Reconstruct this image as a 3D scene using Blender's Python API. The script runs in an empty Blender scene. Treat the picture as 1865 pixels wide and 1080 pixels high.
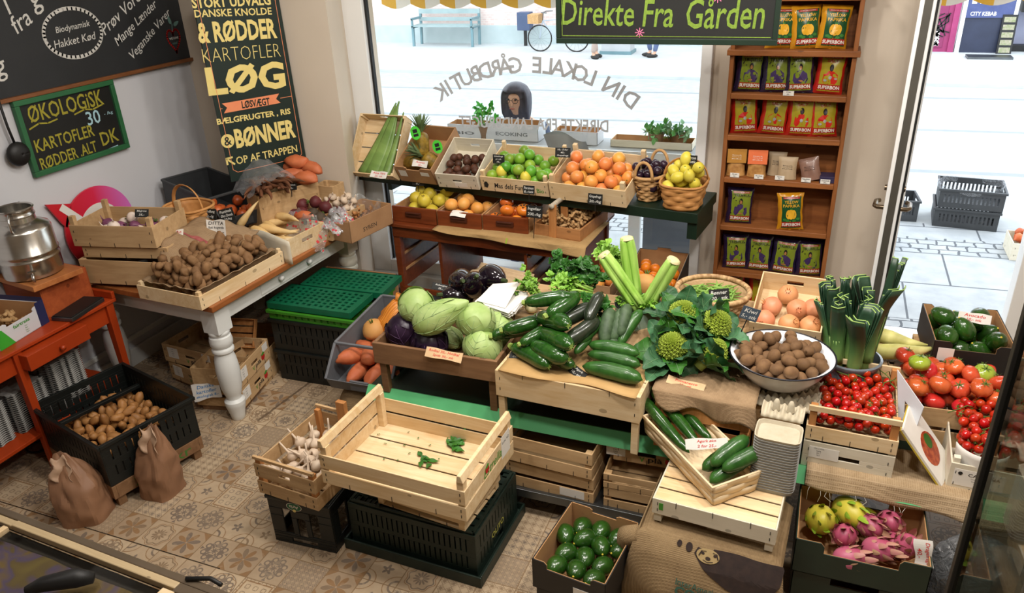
import bpy,math,random
from math import sin,cos,pi,radians,sqrt,atan2,exp
from mathutils import Vector,Matrix,noise,Euler
SC=bpy.context.scene
COL=SC.collection
# -------- camera
F_PX,CX,CY,EYE=1400.0,932.5,540.0,2.35
RW=((0.93109643,0.12344729,-0.34324948),(0.36257302,-0.41639766,0.83375883),(-0.04000302,-0.90076288,-0.43246503))
cam_data=bpy.data.cameras.new('camera')
cam_data.sensor_width=36.0
cam_data.lens=F_PX/1865.0*36.0
cam_data.clip_start=0.02
cam=bpy.data.objects.new('camera',cam_data)
COL.objects.link(cam)
cam.matrix_world=Matrix(((RW[0][0],-RW[0][1],-RW[0][2],0.0),(RW[1][0],-RW[1][1],-RW[1][2],0.0),(RW[2][0],-RW[2][1],-RW[2][2],EYE),(0,0,0,1)))
SC.camera=cam
# -------- exposure, world, lamps
SC.view_settings.view_transform='Standard'
SC.view_settings.look='None'
SC.view_settings.exposure=-0.1
SC.view_settings.gamma=1.0
SC.view_settings.use_curve_mapping=False
SC.cycles.use_denoising=True
SC.cycles.max_bounces=6
SC.cycles.diffuse_bounces=3
SC.cycles.glossy_bounces=3
SC.cycles.transmission_bounces=4
SC.cycles.transparent_max_bounces=16
SC.cycles.caustics_reflective=False
SC.cycles.caustics_refractive=False
SC.cycles.sample_clamp_indirect=4.0
world=bpy.data.worlds.new('overcast_sky')
SC.world=world
world.use_nodes=True
_bg=world.node_tree.nodes['Background']
_bg.inputs[0].default_value=(0.84,0.92,1.0,1)
_bg.inputs[1].default_value=4.2
def area_lamp(name,loc,target,size,power,color,sy=None):
 d=bpy.data.lights.new(name,'AREA')
 d.shape='RECTANGLE';d.size=size;d.size_y=sy or size
 d.energy=power;d.color=color
 o=bpy.data.objects.new(name,d);COL.objects.link(o)
 o.location=loc
 o.rotation_euler=(Vector(target)-Vector(loc)).to_track_quat('-Z','Y').to_euler()
 return o
WARM=(1,0.94,0.87)
for nm,p,t,e in (('display',(-1.0,2.0,3.05),(-1.0,2.8,0.6),24),('display',(-0.3,1.9,3.05),(-0.3,2.8,0.6),26),('display',(0.35,2.2,3.05),(0.3,2.9,0.6),24),('tomato',
 (0.9,2.6,3.05),(0.6,3.0,0.6),17),('table',(-2.0,2.3,3.05),(-2.7,3.2,0.7),12),('desk',(-1.5,3.3,3.05),(-1.7,4.2,0.8),13),('desk',(-0.8,3.3,3.05),(-0.6,4.2,0.8),
 11),('aisle',(-1.3,1.2,3.05),(-1.4,2.2,0.2),12),('counter',(0.3,1.0,3.05),(0.1,2.3,0.2),20),('freezer',(-2.2,0.2,3.05),(-2.0,0.9,0.8),6)):
 area_lamp('ceiling_lamp_'+nm,p,t,0.16,e,WARM)
 # -------- pixel -> point
def ray(px,py):
 a,b=px-CX,py-CY
 return Vector([RW[i][0]*a+RW[i][1]*b+RW[i][2]*F_PX for i in range(3)])
def at(px,py,z=0.0):
 r=ray(px,py);t=(z-EYE)/r.z
 return Vector((r.x*t,r.y*t,z))
def atY(px,py,y):
 r=ray(px,py);t=y/r.y
 return Vector((r.x*t,y,EYE+r.z*t))
def atX(px,py,x):
 r=ray(px,py);t=x/r.x
 return Vector((x,r.y*t,EYE+r.z*t))
def to_px(p):
 v=(p[0],p[1],p[2]-EYE)
 q=[sum(RW[i][k]*v[i] for i in range(3)) for k in range(3)]
 return CX+F_PX*q[0]/q[2],CY+F_PX*q[1]/q[2]
def lin(h):
 h=h.lstrip('#')
 f=lambda u:u/12.92 if u<=0.04045 else ((u+0.055)/1.055)**2.4
 return tuple(f(int(h[i:i+2],16)/255.0) for i in (0,2,4))+(1.0,)
 # -------- node helper with operators
class N:
 def __init__(s,nt,sock):s.nt,s.s=nt,sock
 def _m(s,op,b=None,c=None):
  n=s.nt.nodes.new('ShaderNodeMath');n.operation=op
  for i,v in enumerate((s,b,c)):
   if v is None:continue
   if isinstance(v,N):s.nt.links.new(v.s,n.inputs[i])
   else :n.inputs[i].default_value=v
  return N(s.nt,n.outputs[0])
 def __add__(s,o):return s._m('ADD',o)
 __radd__=__add__
 def __sub__(s,o):return s._m('SUBTRACT',o)
 def __rsub__(s,o):return (s*-1.0)+o
 def __mul__(s,o):return s._m('MULTIPLY',o)
 __rmul__=__mul__
 def __truediv__(s,o):return s._m('DIVIDE',o)
 def lt(s,o):return s._m('LESS_THAN',o)
 def gt(s,o):return s._m('GREATER_THAN',o)
 def abs(s):return s._m('ABSOLUTE')
 def floor(s):return s._m('FLOOR')
 def fract(s):return s._m('FRACT')
 def sin(s):return s._m('SINE')
 def sqrt(s):return s._m('SQRT')
 def mx(s,o):return s._m('MAXIMUM',o)
 def mn(s,o):return s._m('MINIMUM',o)
 def atan2(s,o):return s._m('ARCTAN2',o)
 def pow(s,o):return s._m('POWER',o)
class G:
 """a material's node graph"""
 def __init__(g,name):
  m=bpy.data.materials.new(name);m.use_nodes=True
  g.m,g.nt=m,m.node_tree
  g.p=g.nt.nodes['Principled BSDF']
  g.out=g.nt.nodes['Material Output']
  g.tc=g.nt.nodes.new('ShaderNodeTexCoord')
 def node(g,t,**kw):
  n=g.nt.nodes.new(t)
  for k,v in kw.items():setattr(n,k,v)
  return n
 def link(g,a,b):g.nt.links.new(a.s if isinstance(a,N) else a,b)
 def coord(g,scale=(1,1,1),kind='Object',rot=(0,0,0)):
  mp=g.node('ShaderNodeMapping')
  g.link(g.tc.outputs[kind],mp.inputs[0])
  mp.inputs['Scale'].default_value=scale
  mp.inputs['Rotation'].default_value=rot
  return mp.outputs[0]
 def noise(g,scale=5,vec=None,detail=3,rough=0.55,dist=0.0):
  n=g.node('ShaderNodeTexNoise')
  n.inputs['Scale'].default_value=scale;n.inputs['Detail'].default_value=detail
  n.inputs['Roughness'].default_value=rough;n.inputs['Distortion'].default_value=dist
  g.link(vec or g.coord(),n.inputs['Vector'])
  return N(g.nt,n.outputs[0])
 def voronoi(g,scale=5,vec=None,feature='F1'):
  n=g.node('ShaderNodeTexVoronoi');n.feature=feature
  n.inputs['Scale'].default_value=scale
  g.link(vec or g.coord(),n.inputs['Vector'])
  return N(g.nt,n.outputs[0])
 def wave(g,scale=5,vec=None,dist=0.0,direction='X',detail=1):
  n=g.node('ShaderNodeTexWave');n.bands_direction=direction
  n.inputs['Scale'].default_value=scale;n.inputs['Distortion'].default_value=dist
  n.inputs['Detail'].default_value=detail
  g.link(vec or g.coord(),n.inputs['Vector'])
  return N(g.nt,n.outputs[1])
 def rnd(g):
  return N(g.nt,g.node('ShaderNodeObjectInfo').outputs['Random'])
 def ramp(g,fac,stops):
  n=g.node('ShaderNodeValToRGB');e=n.color_ramp.elements
  while len(e)<len(stops):e.new(0.5)
  for k,(pos,c) in enumerate(stops):
   e[k].position=pos;e[k].color=c if not isinstance(c,str) else lin(c)
  g.link(fac,n.inputs[0])
  return n.outputs[0]
 def mix(g,fac,a,b,mode='MIX'):
  n=g.node('ShaderNodeMix');n.data_type='RGBA';n.blend_type=mode
  for v,i in ((fac,0),(a,6),(b,7)):
   if isinstance(v,N):g.link(v,n.inputs[i])
   elif isinstance(v,(int,float)):n.inputs[i].default_value=v
   elif isinstance(v,str):n.inputs[i].default_value=lin(v)
   elif isinstance(v,tuple):n.inputs[i].default_value=v
   else :g.nt.links.new(v,n.inputs[i])
  return n.outputs[2]
 def hsv(g,col,h=0.5,s=1.0,v=1.0):
  n=g.node('ShaderNodeHueSaturation')
  for k,x in (('Hue',h),('Saturation',s),('Value',v)):
   if isinstance(x,N):g.link(x,n.inputs[k])
   else :n.inputs[k].default_value=x
  g.nt.links.new(col,n.inputs['Color'])
  return n.outputs[0]
 def bump(g,h,strength=0.3,dist=0.002):
  n=g.node('ShaderNodeBump');n.inputs['Strength'].default_value=strength
  n.inputs['Distance'].default_value=dist
  g.link(h,n.inputs['Height']);g.nt.links.new(n.outputs[0],g.p.inputs['Normal'])
 def done(g,col=None,rough=0.6,spec=0.5,metal=0.0,coat=0.0,**kw):
  i=g.p.inputs
  if col is not None:
   if isinstance(col,str):i['Base Color'].default_value=lin(col)
   elif isinstance(col,tuple):i['Base Color'].default_value=col
   else :g.nt.links.new(col,i['Base Color'])
  if isinstance(rough,N):g.link(rough,i['Roughness'])
  else :i['Roughness'].default_value=rough
  i['Specular IOR Level'].default_value=spec
  i['Metallic'].default_value=metal
  i['Coat Weight'].default_value=coat
  i['Coat Roughness'].default_value=0.12
  for k,v in kw.items():i[k.replace('_',' ')].default_value=v
  return g.m
MATS={}
def plain(name,a,b=None,scale=8.0,rough=0.6,bump=0.0,bscale=60,spec=0.4,var=0.0,hvar=0.0,stretch=(1,1,1),contrast=0.25,**kw):
 """two-tone noise material; var / hvar change the tone from object to object"""
 if name in MATS:return MATS[name]
 g=G(name)
 v=g.coord(stretch)
 n=g.noise(scale,v,4)
 col=g.ramp(n,[(0.5-contrast,a),(0.5+contrast,b or a)])
 if var or hvar:
  r=g.rnd()
  col=g.hsv(col,0.5+(r-0.5)*hvar if hvar else 0.5,1.0,1.0+((r*7.31).fract()-0.5)*2*var)
 if bump:g.bump(g.noise(bscale,v,3),bump)
 MATS[name]=g.done(col,rough,spec,**kw)
 return MATS[name]
def wood(name,a,b,scale=3.0,rough=0.6,along='X',grain=14,var=0.08,coat=0.0,knots=True):
 if name in MATS:return MATS[name]
 g=G(name)
 st={'X':(0.35,3,3),'Y':(3,0.35,3),'Z':(3,3,0.35)}[along]
 v=g.coord(st)
 n=g.noise(grain,v,5,0.65,0.6)
 n2=g.noise(scale,g.coord((1,1,1)),2)
 col=g.ramp(n*0.65+n2*0.35,[(0.32,a),(0.66,b)])
 if knots:
  k=g.voronoi(5.0,g.coord((0.9,1.5,1.5)))
  col=g.mix((k.lt(0.075))*0.55,col,tuple(x*0.3 for x in lin(a)[:3])+(1,))
 r=g.rnd()
 col=g.hsv(col,0.5,1.0,1.0+(r-0.5)*2*var)
 g.bump(n,0.15,0.001)
 MATS[name]=g.done(col,rough,0.35,coat=coat)
 return MATS[name]
 # -------- mesh builder
class MB:
 def __init__(s):s.v,s.f=[],[]
 def add(s,vs,fs,M=None):
  o=len(s.v)
  s.v+=[tuple(M@Vector(p)) for p in vs] if M is not None else [tuple(p) for p in vs]
  s.f+=[tuple(o+i for i in f) for f in fs]
  return s
 def box(s,x0,x1,y0,y1,z0,z1,M=None):
  v=[(x,y,z) for z in (z0,z1) for y in (y0,y1) for x in (x0,x1)]
  return s.add(v,[(0,2,3,1),(4,5,7,6),(0,1,5,4),(2,6,7,3),(0,4,6,2),(1,3,7,5)],M)
 def cbox(s,c,d,M=None):
  return s.box(c[0]-d[0]/2,c[0]+d[0]/2,c[1]-d[1]/2,c[1]+d[1]/2,c[2]-d[2]/2,c[2]+d[2]/2,M)
 def bar(s,p,q,w,h,up=(0,0,1)):
  p,q=Vector(p),Vector(q);d=(q-p);L=d.length;d.normalize()
  u=Vector(up)
  if abs(d.dot(u))>0.98:u=Vector((0,1,0))
  r=d.cross(u).normalized();u=r.cross(d)
  M=Matrix(((d.x,r.x,u.x,p.x),(d.y,r.y,u.y,p.y),(d.z,r.z,u.z,p.z),(0,0,0,1)))
  return s.box(0,L,-w/2,w/2,-h/2,h/2,M)
 def rings(s,rs,cap=True,closed=False):
  """loft through rings of equal length"""
  n=len(rs[0]);o=len(s.v)
  for r in rs:s.v+=[tuple(p) for p in r]
  m=len(rs)
  for i in range(m if closed else m-1):
   a,b=o+i*n,o+((i+1)%m)*n
   for j in range(n):
    k=(j+1)%n
    s.f.append((a+j,a+k,b+k,b+j))
  if cap and not closed:
   s.f.append(tuple(o+j for j in range(n))[::-1])
   s.f.append(tuple(o+(m-1)*n+j for j in range(n)))
  return s
 def tube(s,pts,r,n=8,cap=True,closed=False,flat=1.0):
  pts=[Vector(p) for p in pts];m=len(pts)
  rr=r if isinstance(r,(list,tuple)) else [r]*m
  rs=[];u=None
  for i,p in enumerate(pts):
   if closed:t=pts[(i+1)%m]-pts[i-1]
   else :t=pts[min(i+1,m-1)]-pts[max(i-1,0)]
   t.normalize()
   if u is None:
    u=t.orthogonal().normalized()
    if abs(t.z)<0.9:u=t.cross(Vector((0,0,1))).normalized()
   u=(u-t*u.dot(t)).normalized();w=t.cross(u)
   rs.append([p+u*(rr[i]*cos(2*pi*k/n))+w*(rr[i]*flat*sin(2*pi*k/n)) for k in range(n)])
  return s.rings(rs,cap,closed)
 def lathe(s,prof,n=24,c=(0,0,0),M=None,cap=False):
  rs=[[Vector((c[0]+r*cos(2*pi*k/n),c[1]+r*sin(2*pi*k/n),c[2]+z)) for k in range(n)] for r,z in prof]
  if M is not None:rs=[[M@p for p in r] for r in rs]
  return s.rings(rs,cap)
 def grid(s,fn,nu,nv,thick=0.0,wrap=False):
  """sheet of fn(u, v), u and v in 0..1; THICK gives it a second side"""
  P=[[Vector(fn(i/nu,j/nv)) for j in range(nv+1)] for i in range(nu+1)]
  o=len(s.v);W=nv+1
  idx=lambda i,j:i*W+j
  top=[p for r in P for p in r]
  fs=[(idx(i,j),idx(i+1,j),idx(i+1,j+1),idx(i,j+1)) for i in range(nu) for j in range(nv)]
  s.v+=[tuple(p) for p in top];s.f+=[tuple(o+k for k in f) for f in fs]
  if thick:
   nr=[]
   for i in range(nu+1):
    for j in range(nv+1):
     a=P[min(i+1,nu)][j]-P[max(i-1,0)][j]
     b=P[i][min(j+1,nv)]-P[i][max(j-1,0)]
     c=a.cross(b)
     nr.append(c.normalized() if c.length>1e-12 else Vector((0,0,1)))
   o2=len(s.v)
   s.v+=[tuple(p-q*thick) for p,q in zip(top,nr)]
   s.f+=[tuple(o2+k for k in f[::-1]) for f in fs]
   e=[idx(i,0) for i in range(nu+1)]+[idx(nu,j) for j in range(1,nv+1)]+[idx(i,nv) for i in range(nu-1,-1,-1)]+[idx(0,j) for j in range(nv-1,0,-1)]
   for a,b in zip(e,e[1:]+e[:1]):
    s.f.append((o+b,o+a,o2+a,o2+b))
  return s
 def ball(s,fn,nu=16,nv=10,M=None):
  """closed blob; fn(direction) -> point"""
  vs=[fn(Vector((0,0,-1)))]
  for i in range(1,nv):
   t=-pi/2+pi*i/nv
   vs+=[fn(Vector((cos(t)*cos(2*pi*j/nu),cos(t)*sin(2*pi*j/nu),sin(t)))) for j in range(nu)]
  vs.append(fn(Vector((0,0,1))))
  fs=[]
  for j in range(nu):fs.append((0,1+(j+1)%nu,1+j))
  for i in range(nv-2):
   for j in range(nu):
    k=(j+1)%nu;a=1+i*nu;b=a+nu
    fs.append((a+j,a+k,b+k,b+j))
  a=1+(nv-2)*nu
  for j in range(nu):fs.append((a+j,a+(j+1)%nu,len(vs)-1))
  return s.add(vs,fs,M)
 def prism(s,poly,z0,z1,M=None):
  n=len(poly)
  v=[(x,y,z0) for x,y in poly]+[(x,y,z1) for x,y in poly]
  f=[tuple(range(n))[::-1],tuple(range(n,2*n))]+[(i,(i+1)%n,n+(i+1)%n,n+i) for i in range(n)]
  return s.add(v,f,M)
 def build(s,name,mat,parent=None,smooth=False,bevel=0.0,sub=0,angle=None,M=None):
  me=bpy.data.meshes.new(name)
  me.from_pydata(s.v,[],s.f)
  if M is not None:me.transform(M)
  me.validate();me.update()
  if mat:me.materials.append(mat)
  if smooth:
   me.polygons.foreach_set('use_smooth',[True]*len(me.polygons))
   if angle:
    me.set_sharp_from_angle(angle=radians(angle))
  o=bpy.data.objects.new(name,me);COL.objects.link(o)
  if parent is not None:o.parent=parent
  if bevel:
   b=o.modifiers.new('bevel','BEVEL');b.width=bevel;b.segments=2;b.limit_method='ANGLE';b.angle_limit=radians(40)
  if sub:
   d=o.modifiers.new('sub','SUBSURF');d.levels=sub;d.render_levels=sub
  return o
def RZ(a):return Matrix.Rotation(a,4,'Z')
def RX(a):return Matrix.Rotation(a,4,'X')
def RY(a):return Matrix.Rotation(a,4,'Y')
def TR(*p):return Matrix.Translation(Vector(p[0] if len(p)==1 else p))
def SCL(x,y=None,z=None):return Matrix.Diagonal((x,x if y is None else y,x if z is None else z,1))
def tag(o,label,cat,group=None,kind=None):
 o['label']=label;o['category']=cat
 if group:o['group']=group
 if kind:o['kind']=kind
 return o
def thing(name,label,cat,M=None,group=None):
 o=bpy.data.objects.new(name,None);COL.objects.link(o)
 o.empty_display_size=0.05
 if M is not None:o.matrix_world=M
 return tag(o,label,cat,group)
def structure(o):
 o['kind']='structure';return o
KIDS={}
def kids(o):
 return [c for c in o.children]
def copy_tree(o,M=None,parent=None):
 c=o.copy();COL.objects.link(c)
 if parent is not None:
  c.parent=parent;c.matrix_parent_inverse=o.matrix_parent_inverse
 if M is not None:c.matrix_world=M
 for k in KIDS.get(o.name) or kids(o):
  copy_tree(k,None,c)
 return c
 # -------- lettering
_TXT={}
def text_geo(s,bold=0.0,shear=0.0,extrude=0.0):
 k=(s,bold,shear,extrude)
 if k not in _TXT:
  cu=bpy.data.curves.new('t','FONT');cu.body=s;cu.size=1.0
  cu.offset=bold;cu.shear=shear;cu.resolution_u=2;cu.extrude=extrude
  cu.fill_mode='FRONT' if not extrude else 'BOTH'
  ob=bpy.data.objects.new('t',cu)
  me=ob.to_mesh()
  vs=[tuple(v.co) for v in me.vertices];fs=[tuple(p.vertices) for p in me.polygons]
  ob.to_mesh_clear();bpy.data.objects.remove(ob);bpy.data.curves.remove(cu)
  xs=[v[0] for v in vs] or [0];ys=[v[1] for v in vs] or [0]
  _TXT[k]=(vs,fs,min(xs),max(xs),min(ys),max(ys))
 return _TXT[k]
def write(mb,s,M,width=None,height=None,bold=0.0,shear=0.0,fn=None,jig=0.0,seed=0):
 """lettering centred on M's origin in its XY plane, fitted to WIDTH and / or HEIGHT (cap box)"""
 vs,fs,x0,x1,y0,y1=text_geo(s,bold,shear)
 if not vs:return mb
 sx=(width/(x1-x0)) if width else None
 sy=(height/(y1-y0)) if height else None
 if sx is None:sx=sy
 if sy is None:sy=sx
 cx,cy=(x0+x1)/2,(y0+y1)/2
 out=[]
 for v in vs:
  x,y=(v[0]-cx)*sx,(v[1]-cy)*sy
  if jig:y+=jig*sin(x/(sy+1e-6)*2.1+seed)*0.5
  p=fn(x,y) if fn else (x,y,0)
  out.append(p)
 return mb.add(out,fs,M)
ORD=('first second third fourth fifth sixth seventh eighth ninth tenth eleventh twelfth thirteenth fourteenth fifteenth ''sixteenth seventeenth eighteenth nineteenth twentieth').split()
NUM='zero one two three four five six seven eight nine ten eleven twelve thirteen fourteen fifteen sixteen seventeen eighteen nineteen twenty'.split()
def name_by_place(objs,fmt,key=None):
 """give each its own label by its order across the photo"""
 objs=sorted(objs,key=key or (lambda o:to_px(o.matrix_world.translation)[0]))
 n=len(objs)
 for i,o in enumerate(objs):
  w='leftmost' if i==0 else 'rightmost' if i==n-1 else ORD[i]+' from left'
  o['label']=fmt.format(o=w)
  # -------- piles
def pack(radii,inside,floor=None,seed=1,tries=60,k=0.93,bias=None):
 """lay balls one by one into the lowest free place; INSIDE() draws a spot for a radius"""
 rg=random.Random(seed);out=[]
 for r in radii:
  best=None
  for _ in range(tries):
   x,y=inside(rg,r)
   z=(floor(x,y) if floor else 0.0)+r
   for (a,b,c,q) in out:
    R=(r+q)*k;d2=(x-a)**2+(y-b)**2
    if d2<R*R:z=max(z,c+sqrt(R*R-d2))
   cost=z+(bias(x,y) if bias else 0)
   if best is None or cost<best[0]:best=(cost,x,y,z)
  out.append((best[1],best[2],best[3],r))
 return out
def in_rect(x0,x1,y0,y1):
 return lambda g,r:(g.uniform(x0+r,x1-r),g.uniform(y0+r,y1-r))
def in_disc(R):
 def f(g,r):
  a,q=g.uniform(0,2*pi),sqrt(g.random())*max(R-r,0.001)
  return q*cos(a),q*sin(a)
 return f
def rand_rot(g):return Euler((g.uniform(0,6.28),g.uniform(0,6.28),g.uniform(0,6.28))).to_matrix().to_4x4()
def flat_rot(g,t=0.35):return RZ(g.uniform(0,6.28))@RX(g.uniform(-t,t))@RY(g.uniform(-t,t))
# ======== materials
def tile_floor():
 g=G('patchwork_tile')
 T=0.1525
 org=at(386.7,974.1,0)
 sep=g.node('ShaderNodeSeparateXYZ');g.link(g.tc.outputs['Object'],sep.inputs[0])
 nt=g.nt
 px=(N(nt,sep.outputs[0])-org.x)/T;py=(N(nt,sep.outputs[1])-org.y)/T
 ix,iy=px.floor(),py.floor()
 fx,fy=px.fract()-0.5,py.fract()-0.5
 cb=g.node('ShaderNodeCombineXYZ');g.link(ix,cb.inputs[0]);g.link(iy,cb.inputs[1])
 wn=g.node('ShaderNodeTexWhiteNoise');wn.noise_dimensions='3D';g.link(cb.outputs[0],wn.inputs['Vector'])
 rnd=N(nt,wn.outputs['Value'])
 sc=g.node('ShaderNodeSeparateColor');g.link(wn.outputs['Color'],sc.inputs[0])
 r2,r3=N(nt,sc.outputs[0]),N(nt,sc.outputs[1])
 u,v=fx.abs(),fy.abs()
 a,b=u.mx(v),u.mn(v)
 r=(fx*fx+fy*fy).sqrt()
 th=fy.atan2(fx)
 near=lambda x,c,w:(x-c).abs().lt(w)
 inv=lambda m:1.0-m
 s4=(th*4.0).sin()
 star=r.lt(s4.abs()*0.25+0.16)*r.gt(0.03)*inv(near(s4,0.0,0.16))
 m0g=star*s4.gt(0.0);m0b=star*s4.lt(0.0)
 corner=(u+v).gt(0.72)
 lat=((fx*44.0).sin()*(fy*44.0).sin()).abs()
 m1=inv(near(lat,0.35,0.2))*near((fx*22.0).sin()*(fy*22.0).sin(),0.1,0.62)
 q=((u-0.25)*(u-0.25)+(v-0.25)*(v-0.25)).sqrt()
 arm=near(a,0.3,0.16)*b.lt((a*14.0).sin()*0.05+0.06)
 c1=((a-0.28)*(a-0.28)+(b-0.12)*(b-0.12)).sqrt()
 m2=arm.mx(near(c1,0.075,0.022)).mx(r.lt((th*8.0).sin()*0.035+0.085)).mx(near((u-v).abs(),0.02,0.02)*near(r,0.22,0.1))
 wob=(th*8.0).sin()*0.03
 m3g=near(r+wob,0.36,0.022);m3b=near(r+wob,0.42,0.012)
 m3=m3g.mx((r.lt((th*6.0).sin().abs()*0.13+0.1))*r.gt(0.045)*inv(near((th*6.0).sin(),0.0,0.25)))
 qc=((0.5-u)*(0.5-u)+(0.5-v)*(0.5-v)).sqrt()
 m4b=near(qc,0.36,0.014);m4=near(qc,0.2,0.03).mx(r.lt((th*5.0).sin()*0.05+0.13)*r.gt(0.03))
 gx,gy=(fx*4.0).fract()-0.5,(fy*4.0).fract()-0.5
 gr=(gx*gx+gy*gy).sqrt();ga=gy.atan2(gx)
 m5=gr.lt((ga*4.0).sin().abs()*0.22+0.07).mx(near(gx.abs()+gy.abs(),0.47,0.04))
 m6=near((fx*8.0).fract()-0.5,0.0,0.09).mx(near((fy*8.0).fract()-0.5,0.0,0.09))*near((fx*12.6).sin()*(fy*12.6).sin(),0.0,0.45)
 sel=lambda k,n=8:near(rnd*n-(k+0.5),0.0,0.5)
 grey=(sel(0)*m0g).mx(sel(1)*m1*0.8).mx(sel(2)*m2).mx(sel(3)*m3).mx(sel(4)*m4).mx(sel(5)*m5).mx(sel(6)*m6).mx(sel(7)*m2.mx(near(r,0.44,0.012)))
 brown=(sel(0)*m0b.mx(corner)).mx(sel(3)*m3b).mx(sel(4)*m4b).mx(sel(6)*near(a,0.42,0.02)).mx(sel(7)*m3b)
 wear=g.noise(26,detail=5);big=g.noise(2.2,detail=3)
 keep=wear.gt(0.42)*0.35+0.65
 base=g.ramp(r2*0.5+big*0.5,[(0.25,'#a08a70'),(0.75,'#c0ab8e')])
 gcol=g.ramp(r3,[(0.0,'#675c54'),(0.6,'#776a5d'),(1.0,'#80694f')])
 col=g.mix(grey*keep*0.9,base,gcol)
 col=g.mix(brown*keep*0.9,col,'#8a6845')
 line=a.gt(0.484)
 col=g.mix(line*0.85,col,'#7f6649')
 col=g.mix((wear-0.42).mx(0.0)*0.9,col,'#93795d')
 wa,wb=at(470,766,0),at(590,677,0);wd=(wb-wa).normalized();X,Y=N(nt,sep.outputs[0]),N(nt,sep.outputs[1])
 tt=(X-wa.x)*wd.x+(Y-wa.y)*wd.y;ds=((X-wa.x)*wd.y-(Y-wa.y)*wd.x).abs()
 worn=ds.lt(wear*0.016)*tt.gt(0.0)*tt.lt((wb-wa).length)*big.gt(0.40)
 seam=near(Y,at(310,1008,0).y,0.0022)*X.lt(at(400,1036,0).x)
 col=g.mix(worn*0.85,col,'#5c4a3a');col=g.mix(seam,col,'#1c1712')
 g.bump(line*-1.0,0.3,0.001)
 return g.done(col,wear*0.25+0.34,0.4)
M_TILE=tile_floor()
M_WALL_L=plain('wall_paint_cool','#c8c9ce','#cfd0d4',1.5,0.75,0.05,30)
M_WALL_W=plain('wall_paint_warm','#cdbfad','#d6c9b8',1.5,0.75,0.08,30)
M_WHITE=plain('white_frame_paint','#dfe0e0','#e6e6e4',3,0.4)
M_CEIL=plain('ceiling_paint','#e6e4df','#eae8e4',2,0.8)
M_WHITEWOOD=plain('white_painted_wood','#d6d8d6','#e2e3df',5,0.42,0.06,40)
M_CREAM=plain('cream_painted_wood','#cfd0c2','#d9d9cc',5,0.45)
M_PINE=wood('waxed_pine_board','#7a4520','#a8683a',2.2,0.38,'Y',10,0.05,0.15)
M_CRATE=wood('poplar_crate_wood','#cba876','#e6d0aa',3,0.7,'X',9,0.07)
M_CRATE_Y=wood('poplar_crate_wood_cross','#c8a574','#e2cba4',3,0.7,'Y',9,0.07)
M_CRATE_D=wood('aged_crate_wood','#a8855a','#caa97e',3,0.7,'X',9,0.08)
M_CRATE_P=wood('pale_crate_wood','#ccc3ac','#dfd7c4',3,0.65,'X',7,0.05)
M_POST=wood('crate_corner_wood','#a66a35','#c98d55',4,0.7,'Z',12,0.1)
M_TEAK=wood('teak_veneer','#55240f','#7d3c1c',2,0.38,'X',12,0.05,0.2,False)
M_TEAK_IN=wood('drawer_inside_wood','#a8794e','#c59a6c',2,0.55,'X',9,0.05,0,False)
M_SHELFWOOD=wood('bookcase_oak','#6d3d1c','#9a6033',2.5,0.5,'X',9,0.06,0.05)
M_BROWNBOX=wood('stained_box_wood','#6d4d33','#8e6b4b',2.5,0.6,'X',10,0.06)
M_ORANGE=plain('orange_red_paint','#98330f','#ad3f16',5,0.4,0.05,30)
M_CARDB=plain('cardboard','#9a7350','#ab845e',9,0.85,0.05,80,var=0.05)
M_CARDB_IN=plain('cardboard_inside','#a47a50','#b98d60',9,0.85)
M_CARD_BLACK=plain('printed_black_card','#1c1a18','#242220',6,0.5)
M_CARD_GREEN=plain('printed_dark_green_card','#16271f','#1f3328',6,0.45)
M_CARD_WHITE=plain('printed_white_card','#c7cad0','#d4d6da',6,0.55)
M_CARD_BLUE=plain('printed_navy_card','#22264a','#2a2f58',6,0.5)
M_GREENPAINT=plain('green_painted_board','#4fa869','#5fb87c',4,0.5,0.04,30)
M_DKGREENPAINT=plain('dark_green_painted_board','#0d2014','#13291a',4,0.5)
M_BLACKPL=plain('black_crate_plastic','#0e1110','#191d1b',12,0.42,0.05,90)
M_DKGREENPL=plain('dark_green_crate_plastic','#13201a','#1e2d25',8,0.45,0.06,90)
M_GREENPL=plain('green_crate_plastic','#0c5538','#126646',8,0.4)
M_LIMEPL=plain('leaf_green_crate_plastic','#357a1e','#418824',8,0.4)
M_GREYPL=plain('grey_bin_plastic','#5b5d61','#6e7074',7,0.5)
M_DKGREYPL=plain('charcoal_bin_plastic','#303234','#3d3f41',7,0.5)
M_STEEL=plain('dark_steel','#5a5d5e','#6c6f70',6,0.35,metal=0.9)
M_CHROME=plain('brushed_stainless','#b9b6b0','#c9c6c0',3,0.24,metal=1.0,stretch=(1,1,12))
M_BLACK=plain('black_matt','#131313','#191919',5,0.5)
M_RUBBER=plain('black_rubber','#101010','#1a1a1a',5,0.6)
M_SLATE=plain('chalkboard_black','#121312','#1c1d1b',2.5,0.6)
M_SLATE_GREY=plain('chalkboard_grey','#232527','#2e3032',2.0,0.6)
M_CHALK=plain('white_chalk','#c9c8c2','#d8d7d2',40,0.9)
M_CHALK_Y=plain('yellow_chalk','#8f8728','#aaa23c',60,0.9)
M_CHALK_G=plain('lime_chalk','#64802a','#819c3c',90,0.9)
M_CHALK_P=plain('pink_chalk','#d06a90','#e07ca0',60,0.9)
M_CHALK_B=plain('blue_chalk','#9fc4cf','#aad0da',60,0.9)
M_RED_INK=plain('red_ink','#c8312b','#d8433c',60,0.8)
M_BLUE_INK=plain('blue_ink','#2f78b8','#3f88c4',60,0.8)
M_BLACK_INK=plain('black_ink','#1c1a18','#2b2825',60,0.8)
M_PAPER=plain('white_paper','#dedad2','#e6e2db',12,0.85)
M_KRAFT=plain('tan_paper_tag','#cfae84','#d9ba92',12,0.85)
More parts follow.
